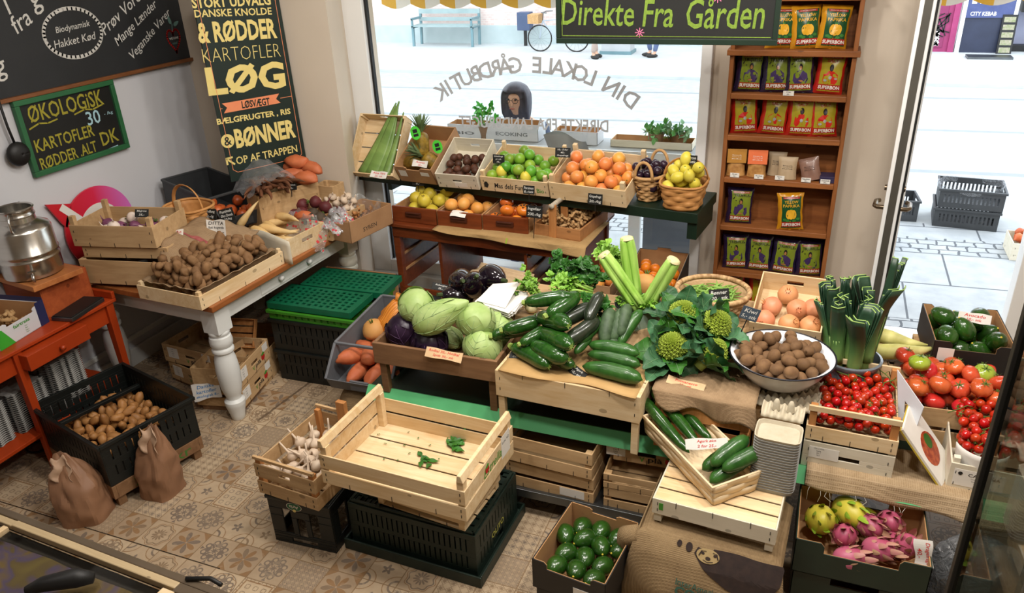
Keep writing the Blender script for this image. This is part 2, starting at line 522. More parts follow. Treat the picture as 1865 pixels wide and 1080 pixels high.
M_RED_PAINT=plain('red_print','#b3211f','#c22c28',20,0.6)
M_GREEN_PRINT=plain('green_print','#3f8a2c','#4f9a38',20,0.6)
M_CREAM_PRINT=plain('cream_print','#dcc878','#e2cf84',20,0.6)
M_SALMON=plain('salmon_print','#e0865c','#e69064',20,0.6)
M_POSTER=plain('poster_dark_teal','#14231f','#1a2b26',3,0.45)
M_ENAMEL_W=plain('white_enamel','#e2e4e8','#e9ebee',4,0.15,coat=0.5)
M_ENAMEL_G=plain('pale_green_enamel','#8fa893','#9db5a0',4,0.25,coat=0.4)
M_RIM=plain('dark_blue_enamel_rim','#15161f','#1c1d28',4,0.3)
M_WICKER=plain('willow_wicker','#a87f4f','#c79e6c',30,0.7,0.2,90)
M_CHIP=plain('woodchip_weave','#b07840','#c99256',16,0.6,0.1,60)
M_SPLINT=plain('pale_woodchip_weave','#d8bd95','#e6d0ac',10,0.6,0.1,60)
M_RATTAN=plain('rattan_coil','#b99468','#d2b088',40,0.65,0.2,120,stretch=(1,1,3))
M_PULP=plain('egg_tray_pulp','#b3a890','#c2b8a2',30,0.95,0.25,160)
M_PULP_GREY=plain('grey_tray_pulp','#8d8d8a','#a3a29d',30,0.95,0.2,160)
M_PAPERBAG=plain('brown_bag_paper','#7d5a42','#976f52',4,0.55,0.3,14)
M_SKIN=plain('skin','#c99a80','#d0a488',6,0.6)
M_HAIR=plain('dark_hair','#34323c','#4a4854',40,0.4,stretch=(1,1,0.1))
def burlap(name,a,b,sc=420,stripe=None):
 g=G(name)
 v=g.coord()
 w1=g.wave(sc/6.28,v,0.8,'X');w2=g.wave(sc/6.28,v,0.8,'Y');w3=g.wave(sc/6.28,v,0.8,'Z')
 h=w1.mx(w2)*0.7+w3*0.3
 n=g.noise(5,v,4);n2=g.noise(60,v,2)
 col=g.ramp(n*0.55+n2*0.2+h*0.25,[(0.25,a),(0.75,b)])
 g.bump(h,0.6,0.002)
 return g.done(col,0.95,0.1)
M_BURLAP=burlap('burlap','#7a6148','#ab9070')
M_BURLAP_DK=burlap('coffee_sack_burlap','#665139','#9c8462')
M_SACKING=burlap('fine_sacking','#9c7c50','#bd9c6c',900)
M_COARSE=burlap('coarse_jute','#836b4c','#c0a888',260)
def clear_glass(name,tint=(0.97,0.985,0.98,1),base=0.04,edge=0.5,rough=0.02):
 g=G(name)
 t=g.node('ShaderNodeBsdfTransparent');t.inputs[0].default_value=tint
 s=g.node('ShaderNodeBsdfGlossy');s.inputs['Roughness'].default_value=rough
 lw=g.node('ShaderNodeLayerWeight');lw.inputs[0].default_value=0.35
 f=N(g.nt,lw.outputs['Facing']).pow(3.0)*edge+base
 mx=g.node('ShaderNodeMixShader');g.link(f,mx.inputs[0])
 g.nt.links.new(t.outputs[0],mx.inputs[1]);g.nt.links.new(s.outputs[0],mx.inputs[2])
 g.nt.links.new(mx.outputs[0],g.out.inputs[0])
 return g.m
M_GLASS=clear_glass('window_glass')
M_GLASS_LID=clear_glass('lid_glass',(0.9,0.9,0.88,1),0.03,0.35)
M_GLASS_DK=clear_glass('counter_glass',(0.72,0.76,0.74,1),0.07,0.6)
def film(name,red=False,tint=(0.94,0.95,0.96,1),haze=0.16):
 """thin clear plastic, crinkled, with or without red print"""
 g=G(name)
 t=g.node('ShaderNodeBsdfTransparent');t.inputs[0].default_value=tint
 s=g.node('ShaderNodeBsdfGlossy');s.inputs['Roughness'].default_value=0.16
 d=g.node('ShaderNodeBsdfDiffuse');d.inputs[0].default_value=(0.8,0.82,0.85,1)
 b=g.node('ShaderNodeBump');b.inputs['Strength'].default_value=0.9;b.inputs['Distance'].default_value=0.02
 g.link(g.noise(30,detail=4,dist=1.0),b.inputs['Height'])
 for x in (s,d):g.nt.links.new(b.outputs[0],x.inputs['Normal'])
 m1=g.node('ShaderNodeMixShader');m1.inputs[0].default_value=0.5
 g.nt.links.new(s.outputs[0],m1.inputs[1]);g.nt.links.new(d.outputs[0],m1.inputs[2])
 lw=g.node('ShaderNodeLayerWeight');lw.inputs[0].default_value=0.4
 g.nt.links.new(b.outputs[0],lw.inputs['Normal'])
 f=N(g.nt,lw.outputs['Facing'])*0.35+haze
 m2=g.node('ShaderNodeMixShader');g.link(f,m2.inputs[0])
 g.nt.links.new(t.outputs[0],m2.inputs[1]);g.nt.links.new(m1.outputs[0],m2.inputs[2])
 last=m2
 if red:
  p=g.node('ShaderNodeBsdfDiffuse');p.inputs[0].default_value=lin('#c22b35')
  msk=g.voronoi(42).lt(0.33)*g.noise(9).gt(0.46)
  m3=g.node('ShaderNodeMixShader');g.link(msk*0.85,m3.inputs[0])
  g.nt.links.new(last.outputs[0],m3.inputs[1]);g.nt.links.new(p.outputs[0],m3.inputs[2]);last=m3
 g.nt.links.new(last.outputs[0],g.out.inputs[0])
 return g.m
M_FILM=film('clear_plastic_film',haze=0.09)
M_FILM_RED=film('red_printed_plastic_film',True)
M_FILM_DK=film('dark_plastic_film',False,(0.35,0.36,0.38,1),0.12)
# ======== the room
def box_obj(name,b,mat,parent=None,bevel=0.0,M=None):
 return MB().box(*b,M).build(name,mat,parent,bevel=bevel)
XL,YB,ZC=-3.77,3.95,3.1
fl=MB().box(-3.9,2.2,-1.6,4.78,-0.08,0.0).build('floor',M_TILE);structure(fl)
structure(box_obj('wall_left',(XL-0.12,XL,-1.6,4.85,0,ZC),M_WALL_L))
structure(box_obj('wall_right',(2.0,2.12,-1.6,4.85,0,ZC),M_WALL_W))
structure(box_obj('wall_back',(XL,2.0,-1.72,-1.6,0,ZC),M_WALL_W))
structure(box_obj('ceiling',(-3.9,2.2,-1.72,4.85,ZC,ZC+0.1),M_CEIL))
structure(MB().prism([(XL,YB),(-2.69,YB),(-2.93,4.50),(-2.93,4.85),(XL,4.85)],0,ZC).build('wall_front',M_WALL_W))
structure(box_obj('wall_pier',(-0.60,0.44,4.62,4.85,0,ZC),M_WALL_W))
structure(box_obj('wall_header',(-2.93,2.0,4.55,4.85,2.45,ZC),M_WALL_W))
structure(box_obj('wall_corner',(1.25,2.0,4.66,4.85,0,2.45),M_WALL_W))
structure(MB().box(XL,XL+0.02,-1.6,YB,0,0.11).build('baseboard_left',M_WHITEWOOD,bevel=0.004))
structure(MB().box(XL,XL+0.018,2.4,YB,0.16,0.19).build('trim_1',M_WHITEWOOD,bevel=0.004))
structure(MB().box(XL,XL+0.018,2.4,YB,0.54,0.58).build('trim_2',M_WHITEWOOD,bevel=0.004))
structure(MB().box(-2.93,-0.60,4.40,4.85,0,0.13).build('wall_plinth',M_WHITEWOOD,bevel=0.01))
structure(MB().box(-2.9,-0.62,4.28,4.40,0,0.02).build('trim_3',M_STEEL))
WX0,WX1,WZ0,WZ1=-2.93,-0.60,0.13,2.45
def wy(x):return 4.60+0.06*(x+0.6)
def wbar(mb,x0,x1,z0,z1,d=0.07,off=0.0):
 p=[(x0,wy(x0)+off-d/2),(x1,wy(x1)+off-d/2),(x1,wy(x1)+off+d/2),(x0,wy(x0)+off+d/2)]
 return mb.prism(p,z0,z1)
wf=MB()
wbar(wf,WX0,-2.76,WZ0,WZ1);wbar(wf,-0.66,WX1,WZ0,WZ1)
wbar(wf,-2.76,-0.66,WZ0,WZ0+0.09);wbar(wf,-2.76,-0.66,WZ1-0.1,WZ1)
win=structure(wf.build('window_1',M_WHITE,bevel=0.004))
gs=MB();wbar(gs,-2.765,-2.745,WZ0+0.09,WZ1-0.1,0.03,0.01)
gs.build('glazing_seal',M_BLACK,win)
gp=MB();wbar(gp,-2.745,-0.66,WZ0+0.09,WZ1-0.1,0.006,0.01)
gp.build('pane',M_GLASS,win)
def on_pane(px,py):
 p=atY(px,py,4.55)
 for _ in range(3):p=atY(px,py,wy(p.x))
 return p
arc=[on_pane(x,y) for x,y in ((1148,180),(975,118),(802,168))]
ax=[(p.x,p.z) for p in arc]
def circle3(a,b,c):
 d=2*(a[0]*(b[1]-c[1])+b[0]*(c[1]-a[1])+c[0]*(a[1]-b[1]))
 s=lambda p:p[0]**2+p[1]**2
 ux=(s(a)*(b[1]-c[1])+s(b)*(c[1]-a[1])+s(c)*(a[1]-b[1]))/d
 uy=(s(a)*(c[0]-b[0])+s(b)*(a[0]-c[0])+s(c)*(b[0]-a[0]))/d
 return ux,uy,sqrt((a[0]-ux)**2+(a[1]-uy)**2)
ux,uz,ur=circle3(*ax)
a0,a1=atan2(ax[0][1]-uz,ax[0][0]-ux),atan2(ax[2][1]-uz,ax[2][0]-ux)
gl=MB()
phrase='DIN LOKALE G\u00c5RDBUTIK'
for i,ch in enumerate(phrase):
 if ch==' ':continue
 t=a0+(a1-a0)*i/(len(phrase)-1)
 x,z=ux+ur*cos(t),uz+ur*sin(t)
 M=TR(x,wy(x)+0.001,z)@RY(-(t-pi/2))@RX(pi/2)@SCL(-1,1,1)
 vs=text_geo(ch,0.02)
 gl.add([((v[0]-(vs[2]+vs[3])/2)*0.135,(v[1]-0.35)*0.135,0) for v in vs[0]],vs[1],M)
q0,q1=on_pane(1108,232),on_pane(836,219)
w2=(q0-q1).length
Mx=Matrix(((-(q0-q1).x/w2,0,0,(q0.x+q1.x)/2),(-(q0-q1).y/w2,0,1,wy((q0.x+q1.x)/2)),(0,1,0,(q0.z+q1.z)/2),(0,0,0,1)))
write(gl,'DIREKTE FRA LANDBRUGET',Mx,width=w2,height=0.075,bold=0.02)
g=G('frosted_vinyl');tl_=g.node('ShaderNodeBsdfTranslucent');tl_.inputs[0].default_value=(0.10,0.10,0.105,1);df_=g.node('ShaderNodeBsdfDiffuse');df_.inputs[0].default_value=(0.34,
 0.34,0.34,1)
ad_=g.node('ShaderNodeAddShader');g.nt.links.new(tl_.outputs[0],ad_.inputs[0]);g.nt.links.new(df_.outputs[0],ad_.inputs[1]);g.nt.links.new(ad_.outputs[0],g.out.inputs[0])
gl.build('lettering',g.m,win)
df=MB().box(0.44,0.50,4.60,4.72,0,2.45).box(1.13,1.25,4.60,4.72,0,2.45).box(0.50,1.13,4.60,4.72,2.35,2.45)
df.box(0.50,1.13,4.60,4.78,-0.01,0.015)
structure(df.build('door_1',M_WHITE,bevel=0.004))
leafM=TR(0.455,4.60,0)@RZ(radians(-96.4))
leaf=structure(MB().box(0.0,0.10,-0.034,0.034,0.02,2.3).box(0.66,0.75,-0.034,0.034,0.02,2.3).box(0.10,0.66,-0.034,0.034,0.02,0.25).box(0.10,0.66,-0.034,0.034,2.18,
 2.3).build('door_2',M_WHITE,bevel=0.003,M=leafM))
MB().box(0.10,0.66,-0.006,0.006,0.25,2.18).build('pane',M_GLASS,leaf,M=leafM)
MB().box(0.75,0.753,-0.016,0.016,0.05,2.28).build('lock_strip',plain('lock_strip_metal','#5a5852','#68655e',5,0.45,metal=0.6),leaf,M=leafM)
MB().box(0.748,0.758,0.030,0.040,0.02,2.3).build('edge_seal',M_BLACK,leaf,M=leafM)
hd=MB()
for s in (-1,1):
 hd.tube([(0.71,s*0.02,1.07),(0.71,s*0.065,1.07),(0.695,s*0.075,1.07),(0.62,s*0.075,1.07),(0.605,s*0.06,1.07)],0.011,10)
 hd.tube([(0.715,s*0.02,1.17),(0.715,s*0.045,1.17)],0.014,12)
hd.build('handle',plain('bronze_handle','#6f6253','#83745f',5,0.3,metal=0.9),leaf,smooth=True,angle=40,M=leafM)
MB().box(0.445,0.47,4.50,4.60,1.55,1.95).box(0.445,0.465,4.42,4.60,2.0,2.2).build('closer',M_STEEL,leaf,bevel=0.004)
# ======== builders: containers
def boxes(name,mat,parent,bevel,*bs):
 for b in bs:MB().box(*b).build(name,mat,parent,bevel=bevel)
def panel_holes(mb,M,w,h,t,holes=()):
 """board of w x h x t in M's XZ plane (x centred, z up from 0) with rectangular holes (x0, x1, z0, z1)"""
 if not holes:return mb.box(-w/2,w/2,-t/2,t/2,0,h,M)
 zs=sorted({0.0,h}|{round(z,5) for q in holes for z in q[2:4]})
 for z0,z1 in zip(zs,zs[1:]):
  zm=(z0+z1)/2
  cut=sorted((q[0],q[1]) for q in holes if q[2]<zm<q[3])
  x=-w/2
  for a,b in cut:
   if a>x+1e-5:mb.box(x,a,-t/2,t/2,z0,z1,M)
   x=max(x,b)
  if x<w/2-1e-5:mb.box(x,w/2,-t/2,t/2,z0,z1,M)
 return mb
def wooden_crate(label,M,L,W,H,sides=((0,1),),ends=None,posts=(0.02,0.0,0.0),nb=4,mat=None,slot=None,post_mat=None,name='wooden_crate',group=None,t=0.006,flip=False,
 cat='crate',long_slot=None,bottom=True,staples=True):
 """slatted crate centred on M's origin; SIDES/ENDS are bands as fractions of H; POSTS = (size, above the rim, below the base)"""
 mat=mat or M_CRATE;pm=post_mat or mat
 T=thing(name,label,cat,M,group)
 F=(TR(0,0,H)@RX(pi)) if flip else Matrix()
 ends=ends or sides
 for s in (-1,1):
  mb=MB()
  for a,b in sides:
   hs=[(-long_slot[0]/2,long_slot[0]/2,(b-a)*H*0.45,(b-a)*H*0.45+long_slot[1])] if long_slot and (a,b)==sides[-1] else ()
   panel_holes(mb,F@TR(0,s*(W/2-t/2),a*H),L,(b-a)*H,t,hs)
  mb.build('side_panel',mat,T,bevel=0.0012)
  mb=MB()
  for a,b in ends:
   hs=[(-slot[0]/2,slot[0]/2,(b-a)*H*0.5,(b-a)*H*0.5+slot[1])] if slot and (a,b)==ends[-1] else ()
   panel_holes(mb,F@TR(s*(L/2-t/2),0,a*H)@RZ(pi/2),W-2*t,(b-a)*H,t,hs)
  mb.build('end_panel',mat,T,bevel=0.0012)
 if bottom:
  mb=MB();gap=0.008
  bw=(W-2*t-gap*(nb-1))/nb
  for i in range(nb):
   y=-W/2+t+i*(bw+gap)
   mb.box(-L/2+t,L/2-t,y,y+bw,0.0,0.005,F)
  mb.build('bottom',mat,T,bevel=0.001)
 ps,up,dn=posts or (0,0,0)
 if ps:
  for sx in (-1,1):
   for sy in (-1,1):
    x,y=sx*(L/2-t-ps/2),sy*(W/2-t-ps/2)
    MB().box(x-ps/2,x+ps/2,y-ps/2,y+ps/2,0.005-dn,H+up,F).build('corner_post',pm,T,bevel=0.002)
 if staples:
  mb=MB()
  for s in (-1,1):
   for sx in (-1,1):
    for a,b in sides:
     for q in (0.3,0.7):
      mb.box(sx*(L/2-0.02)-0.0012,sx*(L/2-0.02)+0.0012,s*W/2-0.0015,s*W/2+0.0015,(a+(b-a)*q)*H-0.006,(a+(b-a)*q)*H+0.006,F)
   for x in (-0.3,0.0,0.3):
    mb.box(x*L-0.001,x*L+0.001,s*W/2-0.0015,s*W/2+0.0015,-0.002,0.022,F)
  mb.build('stapling',M_BLACK,T)
 return T
def wall_poly(W,H,t,notch=None,ear=None):
 """outline of a carton wall in XZ: NOTCH = (width, depth) cut out of the top, EAR = (width, height) tabs at the corners"""
 w=W/2
 p=[(-w,0),(w,0),(w,H)]
 if notch:
  n,d=notch[0]/2,notch[1]
  p+=[(n+0.012,H),(n,H-d*0.35),(n,H-d),(-n,H-d),(-n,H-d*0.35),(-n-0.012,H)]
 p+=[(-w,H)]
 return p
def cardboard_box(label,M,L,W,H,out,inn=None,front=None,back=None,side=None,name='cardboard_box',group=None,t=0.004,cat='box',slot=None,slot_back=None):
 """open carton; FRONT/BACK/SIDE are notches (width, depth) in those walls"""
 inn=inn or M_CARDB_IN
 T=thing(name,label,cat,M,group)
 walls=((0,-1,L,front),(0,1,L,back),(-1,0,W,side),(1,0,W,side))
 A=MB();B=MB()
 toXZ=RX(pi/2)
 for sx,sy,w,nt in walls:
  for mb,off,tt in ((A,0.0,t),(B,t,t*0.8)):
   if sy:X=TR(0,sy*(W/2-off),0)@(RZ(0) if sy<0 else RZ(pi))
   else :X=TR(sx*(L/2-off),0,0)@(RZ(-pi/2) if sx<0 else RZ(pi/2))
   ww=w-2*off
   mb.prism(wall_poly(ww,H-(0.0015 if off else 0),t,nt),-tt,0.0,X@toXZ)
 A.box(-L/2,L/2,-W/2,W/2,0,t)
 A.build('carton',out,T,bevel=0.0008)
 B.box(-L/2+t,L/2-t,-W/2+t,W/2-t,t,2*t).build('lining',inn,T)
 return T
def plastic_crate(label,M,L,W,H,mat,n_long=14,n_end=8,rows=((0.2,0.5),(0.6,0.85)),flip=False,name='plastic_crate',group=None,rim=0.012,hand=True,cat='crate',slot_w=0.006,
 base=True):
 T=thing(name,label,cat,M,group)
 F=(TR(0,0,H)@RX(pi)) if flip else Matrix()
 t=0.005
 for ax,n,w,d in ((0,n_long,L,W),(1,n_end,W,L)):
  for s in (-1,1):
   holes=[]
   for a,b in rows:
    if ax==1 and hand and b>0.8:continue
    st=(w-0.06)/n
    for i in range(n):
     x=-w/2+0.03+st*(i+0.5)
     holes.append((x-slot_w/2,x+slot_w/2,a*H,b*H))
   if ax==1 and hand:holes.append((-0.05,0.05,H*0.72,H*0.86))
   X=F@(TR(0,s*(d/2-t/2),0) if ax==0 else TR(s*(d/2-t/2),0,0)@RZ(pi/2))
   panel_holes(MB(),X,w if ax==0 else w-2*t,H,t,holes).build('side_wall' if ax==0 else 'end_wall',mat,T,bevel=0.0008)
 mb=MB()
 for s in (-1,1):
  mb.box(-L/2-rim,L/2+rim,s*(W/2+rim/2)-rim/2,s*(W/2+rim/2)+rim/2,H-0.018,H,F)
  mb.box(s*(L/2+rim/2)-rim/2,s*(L/2+rim/2)+rim/2,-W/2,W/2,H-0.018,H,F)
 mb.build('rim',mat,T,bevel=0.002)
 if base:
  mb=MB();k=9
  for i in range(k):
   y=-W/2+t+(W-2*t)*i/k
   mb.box(-L/2+t,L/2-t,y,y+(W-2*t)/k*0.78,0,0.006,F)
  for i in range(5):
   x=-L/2+L*(i+0.5)/5
   mb.box(x-0.012,x+0.012,-W/2+t,W/2-t,0.0,0.007,F)
  mb.build('base_grid',mat,T)
 return T
def super_r(t,a,b,e=2.6):
 c,s=abs(cos(t)),abs(sin(t))
 return 1.0/((c/a)**e+(s/b)**e)**(1/e)
def woven(label,M,a0,b0,a1,b1,H,rows,stakes,mat,e=2.6,amp=0.004,name='woven_basket',group=None,rim=0.008,rim_mat=None,cat='basket',dip=0.0,wall=0.006,flare=1.0):
 """basket with a basket-weave wall: radii (a, b) at base and rim; DIP lowers the rim along the short sides"""
 T=thing(name,label,cat,M,group)
 nu=stakes*4
 def ring(z,off,ph):
  k=(z/H)**flare
  a,b=a0+(a1-a0)*k,b0+(b1-b0)*k
  out=[]
  for j in range(nu):
   t=2*pi*j/nu
   r=super_r(t,a,b,e)+off+(amp*sin(stakes*t+ph) if ph is not None else 0)
   zz=z*(1-dip*(sin(t)**2)*k)
   out.append(Vector((r*cos(t),r*sin(t),zz)))
  return out
 rs=[]
 for i in range(rows):
  for q in (0.05,0.5,0.95):
   z=H*(i+q)/rows
   rs.append(ring(z,amp*(0.9 if q==0.5 else -0.4),pi*(i%2)))
 inner=[ring(H*(1-i/6.0),-wall,None) for i in range(7)]
 inner[-1]=[p+Vector((0,0,0.006)) for p in inner[-1]]
 mb=MB();mb.rings(rs+inner,True)
 mb.build('weave',mat,T,smooth=True)
 if rim:
  nr=48
  pts=[]
  for j in range(nr):
   t=2*pi*j/nr;r=super_r(t,a1,b1,e)-wall*0.3
   pts.append((r*cos(t),r*sin(t),H*(1-dip*sin(t)**2)))
  MB().tube(pts,rim,8,closed=True).build('rim',rim_mat or mat,T,smooth=True)
 return T
def hoop(T,p,q,rise,r,mat,name='handle',n=14,flat=1.0):
 """a bow handle from p to q"""
 p,q=Vector(p),Vector(q)
 pts=[]
 for i in range(n+1):
  t=pi*i/n
  pts.append(p.lerp(q,(1-cos(t))/2)+Vector((0,0,rise*sin(t)**0.8)))
 return MB().tube(pts,r,8,flat=flat).build(name,mat,T,smooth=True)
 # -------- signs
def upright(p,yaw=0.0,tilt=0.0,roll=0.0):
 """frame at p whose XY plane stands up facing -Y (towards the shop), turned by YAW, leaning back by TILT"""
 return TR(p)@RZ(radians(yaw))@RX(radians(90-tilt))@RZ(radians(roll))
def price_tag(label,M,w,h,lines,mat=None,ink=None,stick=0.0,name='price_tag',t=0.003,bold=0.01,wavy=False,shear=0.15,hole=False):
 T=thing(name,label,'price sign',M)
 mat=mat or M_SLATE;ink=ink or M_CHALK
 if wavy:
  g=random.Random(len(label))
  ph=g.uniform(0,6)
  MB().grid(lambda u,v:((u-0.5)*w,(v-0.5)*h*(1+0.1*sin(u*7+ph)),0.004*sin(u*5+ph)),12,4,0.0012).build('card',mat,T)
 else :
  MB().box(-w/2,w/2,-h/2,h/2,-t,0).build('board',mat,T,bevel=0.001)
 mb=MB();n=len(lines)
 for i,s in enumerate(lines):
  s,fr=s if isinstance(s,tuple) else (s,0.82)
  y=h*(0.5-(i+0.5)/n)*0.9
  f=(lambda x,yy,y=y:(x,yy,0.0045*0+0.004*sin((x/w+0.5)*5+(random.Random(len(label)).uniform(0,6)))+0.0008)) if wavy else (lambda x,yy:(x,yy,0.0006))
  vs=text_geo(s,bold,shear)
  hh=h*0.62/n
  ww=min(w*fr,hh*(vs[3]-vs[2])/max(vs[5]-vs[4],1e-3)*1.25)
  write(mb,s,Matrix(),width=ww,height=hh,bold=bold,shear=shear,fn=lambda x,yy,f=f,y=y:f(x,yy+y),jig=0.0)
 mb.build('lettering',ink,T)
 if stick:
  MB().tube([(0,-h/2+0.005,-t-0.002),(0,-h/2-stick,-t-0.002)],0.0025,6).build('stick',M_BLACK,T)
 return T
 # ======== furniture
def turned(mb,x,y,H,r):
 """farmhouse leg: square block on top, turned below"""
 k=r
 prof=[(0.62*k,0),(0.66*k,0.004),(0.72*k,0.03),(0.95*k,0.085),(1.0*k,0.1),(0.98*k,0.115),(0.72*k,0.13),(0.70*k,0.14),(0.82*k,0.16),(1.0*k,0.20),(1.1*k,0.27),(1.12*k,
  0.31),(1.02*k,0.37),(0.86*k,0.405),(0.84*k,0.41),(1.02*k,0.42),(1.05*k,0.43),(1.0*k,0.44),(0.88*k,0.446),(1.05*k,0.46),(1.08*k,0.485),(1.0*k,0.508),(0.84*k,0.514),
  (0.98*k,0.525),(0.98*k,0.535),(0.9*k,0.542)]
 mb.lathe(prof,24,(x,y,0))
 return mb
TM=at(388,571,0.69)
tblM=TR(TM.x,TM.y,0)@RZ(radians(-3.0))
table=thing('farmhouse_table','long farmhouse table with waxed pine top and white turned legs along the wall','table',tblM)
TL,TW=1.30,1.0
MB().box(-TW,0,0,TL,0.69,0.722).build('tabletop',M_PINE,table,bevel=0.004)
for b in ((-TW+0.06,-0.06,0.06,0.08,0.585,0.69),(-TW+0.06,-0.06,TL-0.08,TL-0.06,0.585,0.69),(-TW+0.06,-TW+0.08,0.06,TL-0.06,0.585,0.69),(-0.08,-0.06,0.06,TL-0.06,
 0.585,0.69)):
 MB().box(*b).build('apron',M_WHITEWOOD,table,bevel=0.002)
dr=MB().box(-0.064,-0.055,0.40,0.97,0.60,0.682).build('drawer_front',M_WHITEWOOD,table,bevel=0.002)
for y in (0.55,0.80):
 MB().lathe([(0.0,0.032),(0.012,0.03),(0.016,0.02),(0.011,0.008),(0.008,0.0)],14,M=TR(-0.056,y,0.641)@RY(pi/2)).build('knob',M_WHITEWOOD,dr,smooth=True)
for x,y in ((-0.085,0.085),(-0.085,TL-0.085),(-TW+0.085,0.085),(-TW+0.085,TL-0.085)):
 mb=turned(MB(),x,y,0.69,0.055)
 mb.box(x-0.05,x+0.05,y-0.05,y+0.05,0.54,0.69)
 mb.build('leg',M_WHITEWOOD if y<0.5 else M_CREAM,table,smooth=True,angle=35)
st=thing('side_table','orange-red painted side table with one drawer and lower shelf, paint chipped','table',TR(-3.55,2.0,0))
SW,S0,S1=0.213,-0.62,0.62
MB().box(-SW,SW,S0,S1,0.655,0.675).build('tabletop',M_ORANGE,st,bevel=0.004)
boxes('gallery_rail',M_ORANGE,st,0.004,(-SW,SW,S1-0.02,S1,0.675,0.715),(-SW,-SW+0.015,S0,S1-0.02,0.675,0.715))
boxes('apron',M_ORANGE,st,0.002,(SW-0.045,SW-0.025,S0+0.04,S1-0.04,0.55,0.655),(-SW+0.025,-SW+0.045,S0+0.04,S1-0.04,0.55,0.655),(-SW+0.045,SW-0.045,S1-0.06,S1-0.04,
 0.55,0.655),(-SW+0.045,SW-0.045,S0+0.04,S0+0.06,0.55,0.655))
d=MB().box(SW-0.03,SW+0.05,0.04,0.38,0.565,0.645).build('drawer',M_ORANGE,st,bevel=0.003)
MB().lathe([(0,0.03),(0.011,0.028),(0.014,0.02),(0.008,0.008),(0.006,0)],12,M=TR(SW+0.05,0.21,0.605)@RY(pi/2)).build('knob',M_ORANGE,d,smooth=True)
for x in (-SW+0.03,SW-0.03):
 for y in (S0+0.04,S1-0.04,0.04):
  if y==0.04 and x<0:continue
  MB().rings([[Vector((x+q*r,y+s*r,z)) for q,s in ((-1,-1),(1,-1),(1,1),(-1,1))] for r,z in ((0.015,0),(0.022,0.655))]).build('leg',M_ORANGE,st,bevel=0.002)
MB().box(-SW+0.01,SW-0.02,S0+0.05,S1-0.05,0.19,0.21).build('lower_shelf',M_ORANGE,st,bevel=0.003)
dkM=TR(-1.785,4.20,0)@RZ(radians(-3))
desk=thing('writing_desk','dark teak pedestal desk under the window with its drawers taken out','desk',dkM)
DL,DW=1.30,0.62
MB().box(-DL/2,DL/2,-DW/2,DW/2,0.69,0.715).build('desktop',M_TEAK,desk,bevel=0.006)
MB().box(-DL/2+0.03,DL/2-0.03,-DW/2+0.02,-DW/2+0.04,0.62,0.69).build('front_rail',M_TEAK,desk,bevel=0.002)
for s in (-1,1):
 x0,x1=(-DL/2+0.04,-DL/2+0.37) if s<0 else (DL/2-0.37,DL/2-0.04)
 MB().box(x0,x0+0.018,-DW/2+0.03,DW/2-0.04,0.26,0.69).build('pedestal_side',M_TEAK,desk)
 MB().box(x1-0.018,x1,-DW/2+0.03,DW/2-0.04,0.26,0.69).build('pedestal_side',M_TEAK,desk)
 boxes('pedestal_rail',M_TEAK,desk,0,(x0,x1,-DW/2+0.03,-DW/2+0.05,0.24,0.27),(x0,x1,DW/2-0.055,DW/2-0.04,0.4,0.69))
 for z in (0.37,0.48,0.585):boxes('drawer_runner',M_TEAK_IN,desk,0,(x0+0.018,x0+0.03,-DW/2+0.05,DW/2-0.06,z,z+0.012),(x1-0.03,x1-0.018,-DW/2+0.05,DW/2-0.06,z,z+0.012))
MB().box(-0.28,0.28,DW/2-0.09,DW/2-0.07,0.33,0.69).build('modesty_panel',M_TEAK,desk)
for x in (-DL/2+0.05,DL/2-0.05):
 for y in (-DW/2+0.05,DW/2-0.05):
  MB().rings([[Vector((x+q*r,y+s*r,z)) for q,s in ((-1,-1),(1,-1),(1,1),(-1,1))] for r,z in ((0.016,0),(0.024,0.69))]).build('leg',M_TEAK,desk,bevel=0.003)
def drawer_box(label,M,w,d,h):
 T=thing('desk_drawer',label,'drawer',M)
 MB().box(-w/2,w/2,-d/2,-d/2+0.018,0,h).build('drawer_front',M_TEAK,T,bevel=0.003)
 boxes('drawer_side',M_TEAK_IN,T,0.001,(-w/2,-w/2+0.01,-d/2+0.018,d/2,0.0,h-0.008),(w/2-0.01,w/2,-d/2+0.018,d/2,0.0,h-0.008),(-w/2+0.01,w/2-0.01,d/2-0.01,d/2,0.0,
  h-0.012))
 MB().box(-w/2+0.01,w/2-0.01,-d/2+0.018,d/2-0.01,0.006,0.012).build('drawer_bottom',M_TEAK_IN,T)
 MB().box(-0.055,0.055,-d/2-0.012,-d/2,h*0.42,h*0.42+0.03).box(-0.045,0.045,-d/2-0.018,-d/2-0.011,h*0.42+0.02,h*0.42+0.03).build('pull',plain('dark_teak_pull','#3a170a',
  '#4a1f0e',6,0.5),T,bevel=0.003)
 return T
sf=[at(640,322,0.875),at(1270,404,0.875)]
shD=(sf[1]-sf[0]).normalized();SHA=atan2(shD.y,shD.x)
shelfM=TR((sf[0]+sf[1])/2)@RZ(SHA)
SHL=(sf[1]-sf[0]).length
shelf=thing('window_shelf','long dark green shelf board below the shop window','shelf',shelfM)
MB().add([(-SHL/2,0,-0.015),(SHL/2,0,-0.015),(SHL/2,0.40,-0.015),(-SHL/2,0.18,-0.015),(-SHL/2,0,0.045),(SHL/2,0,0.045),(SHL/2,0.40,0.045),(-SHL/2,0.18,0.045)],[(3,
 2,1,0),(4,5,6,7),(0,1,5,4),(1,2,6,5),(2,3,7,6),(3,0,4,7)]).build('board',M_DKGREENPAINT,shelf,bevel=0.004)
MB().box(SHL/2-0.06,SHL/2-0.005,0.02,0.36,-0.115,-0.015).build('bracket',M_DKGREENPAINT,shelf,bevel=0.003)
for x in (-0.9,0.35):
 MB().box(x,x+0.03,0.02,0.22,-0.065,-0.015).build('bracket',M_DKGREENPAINT,shelf,bevel=0.003)
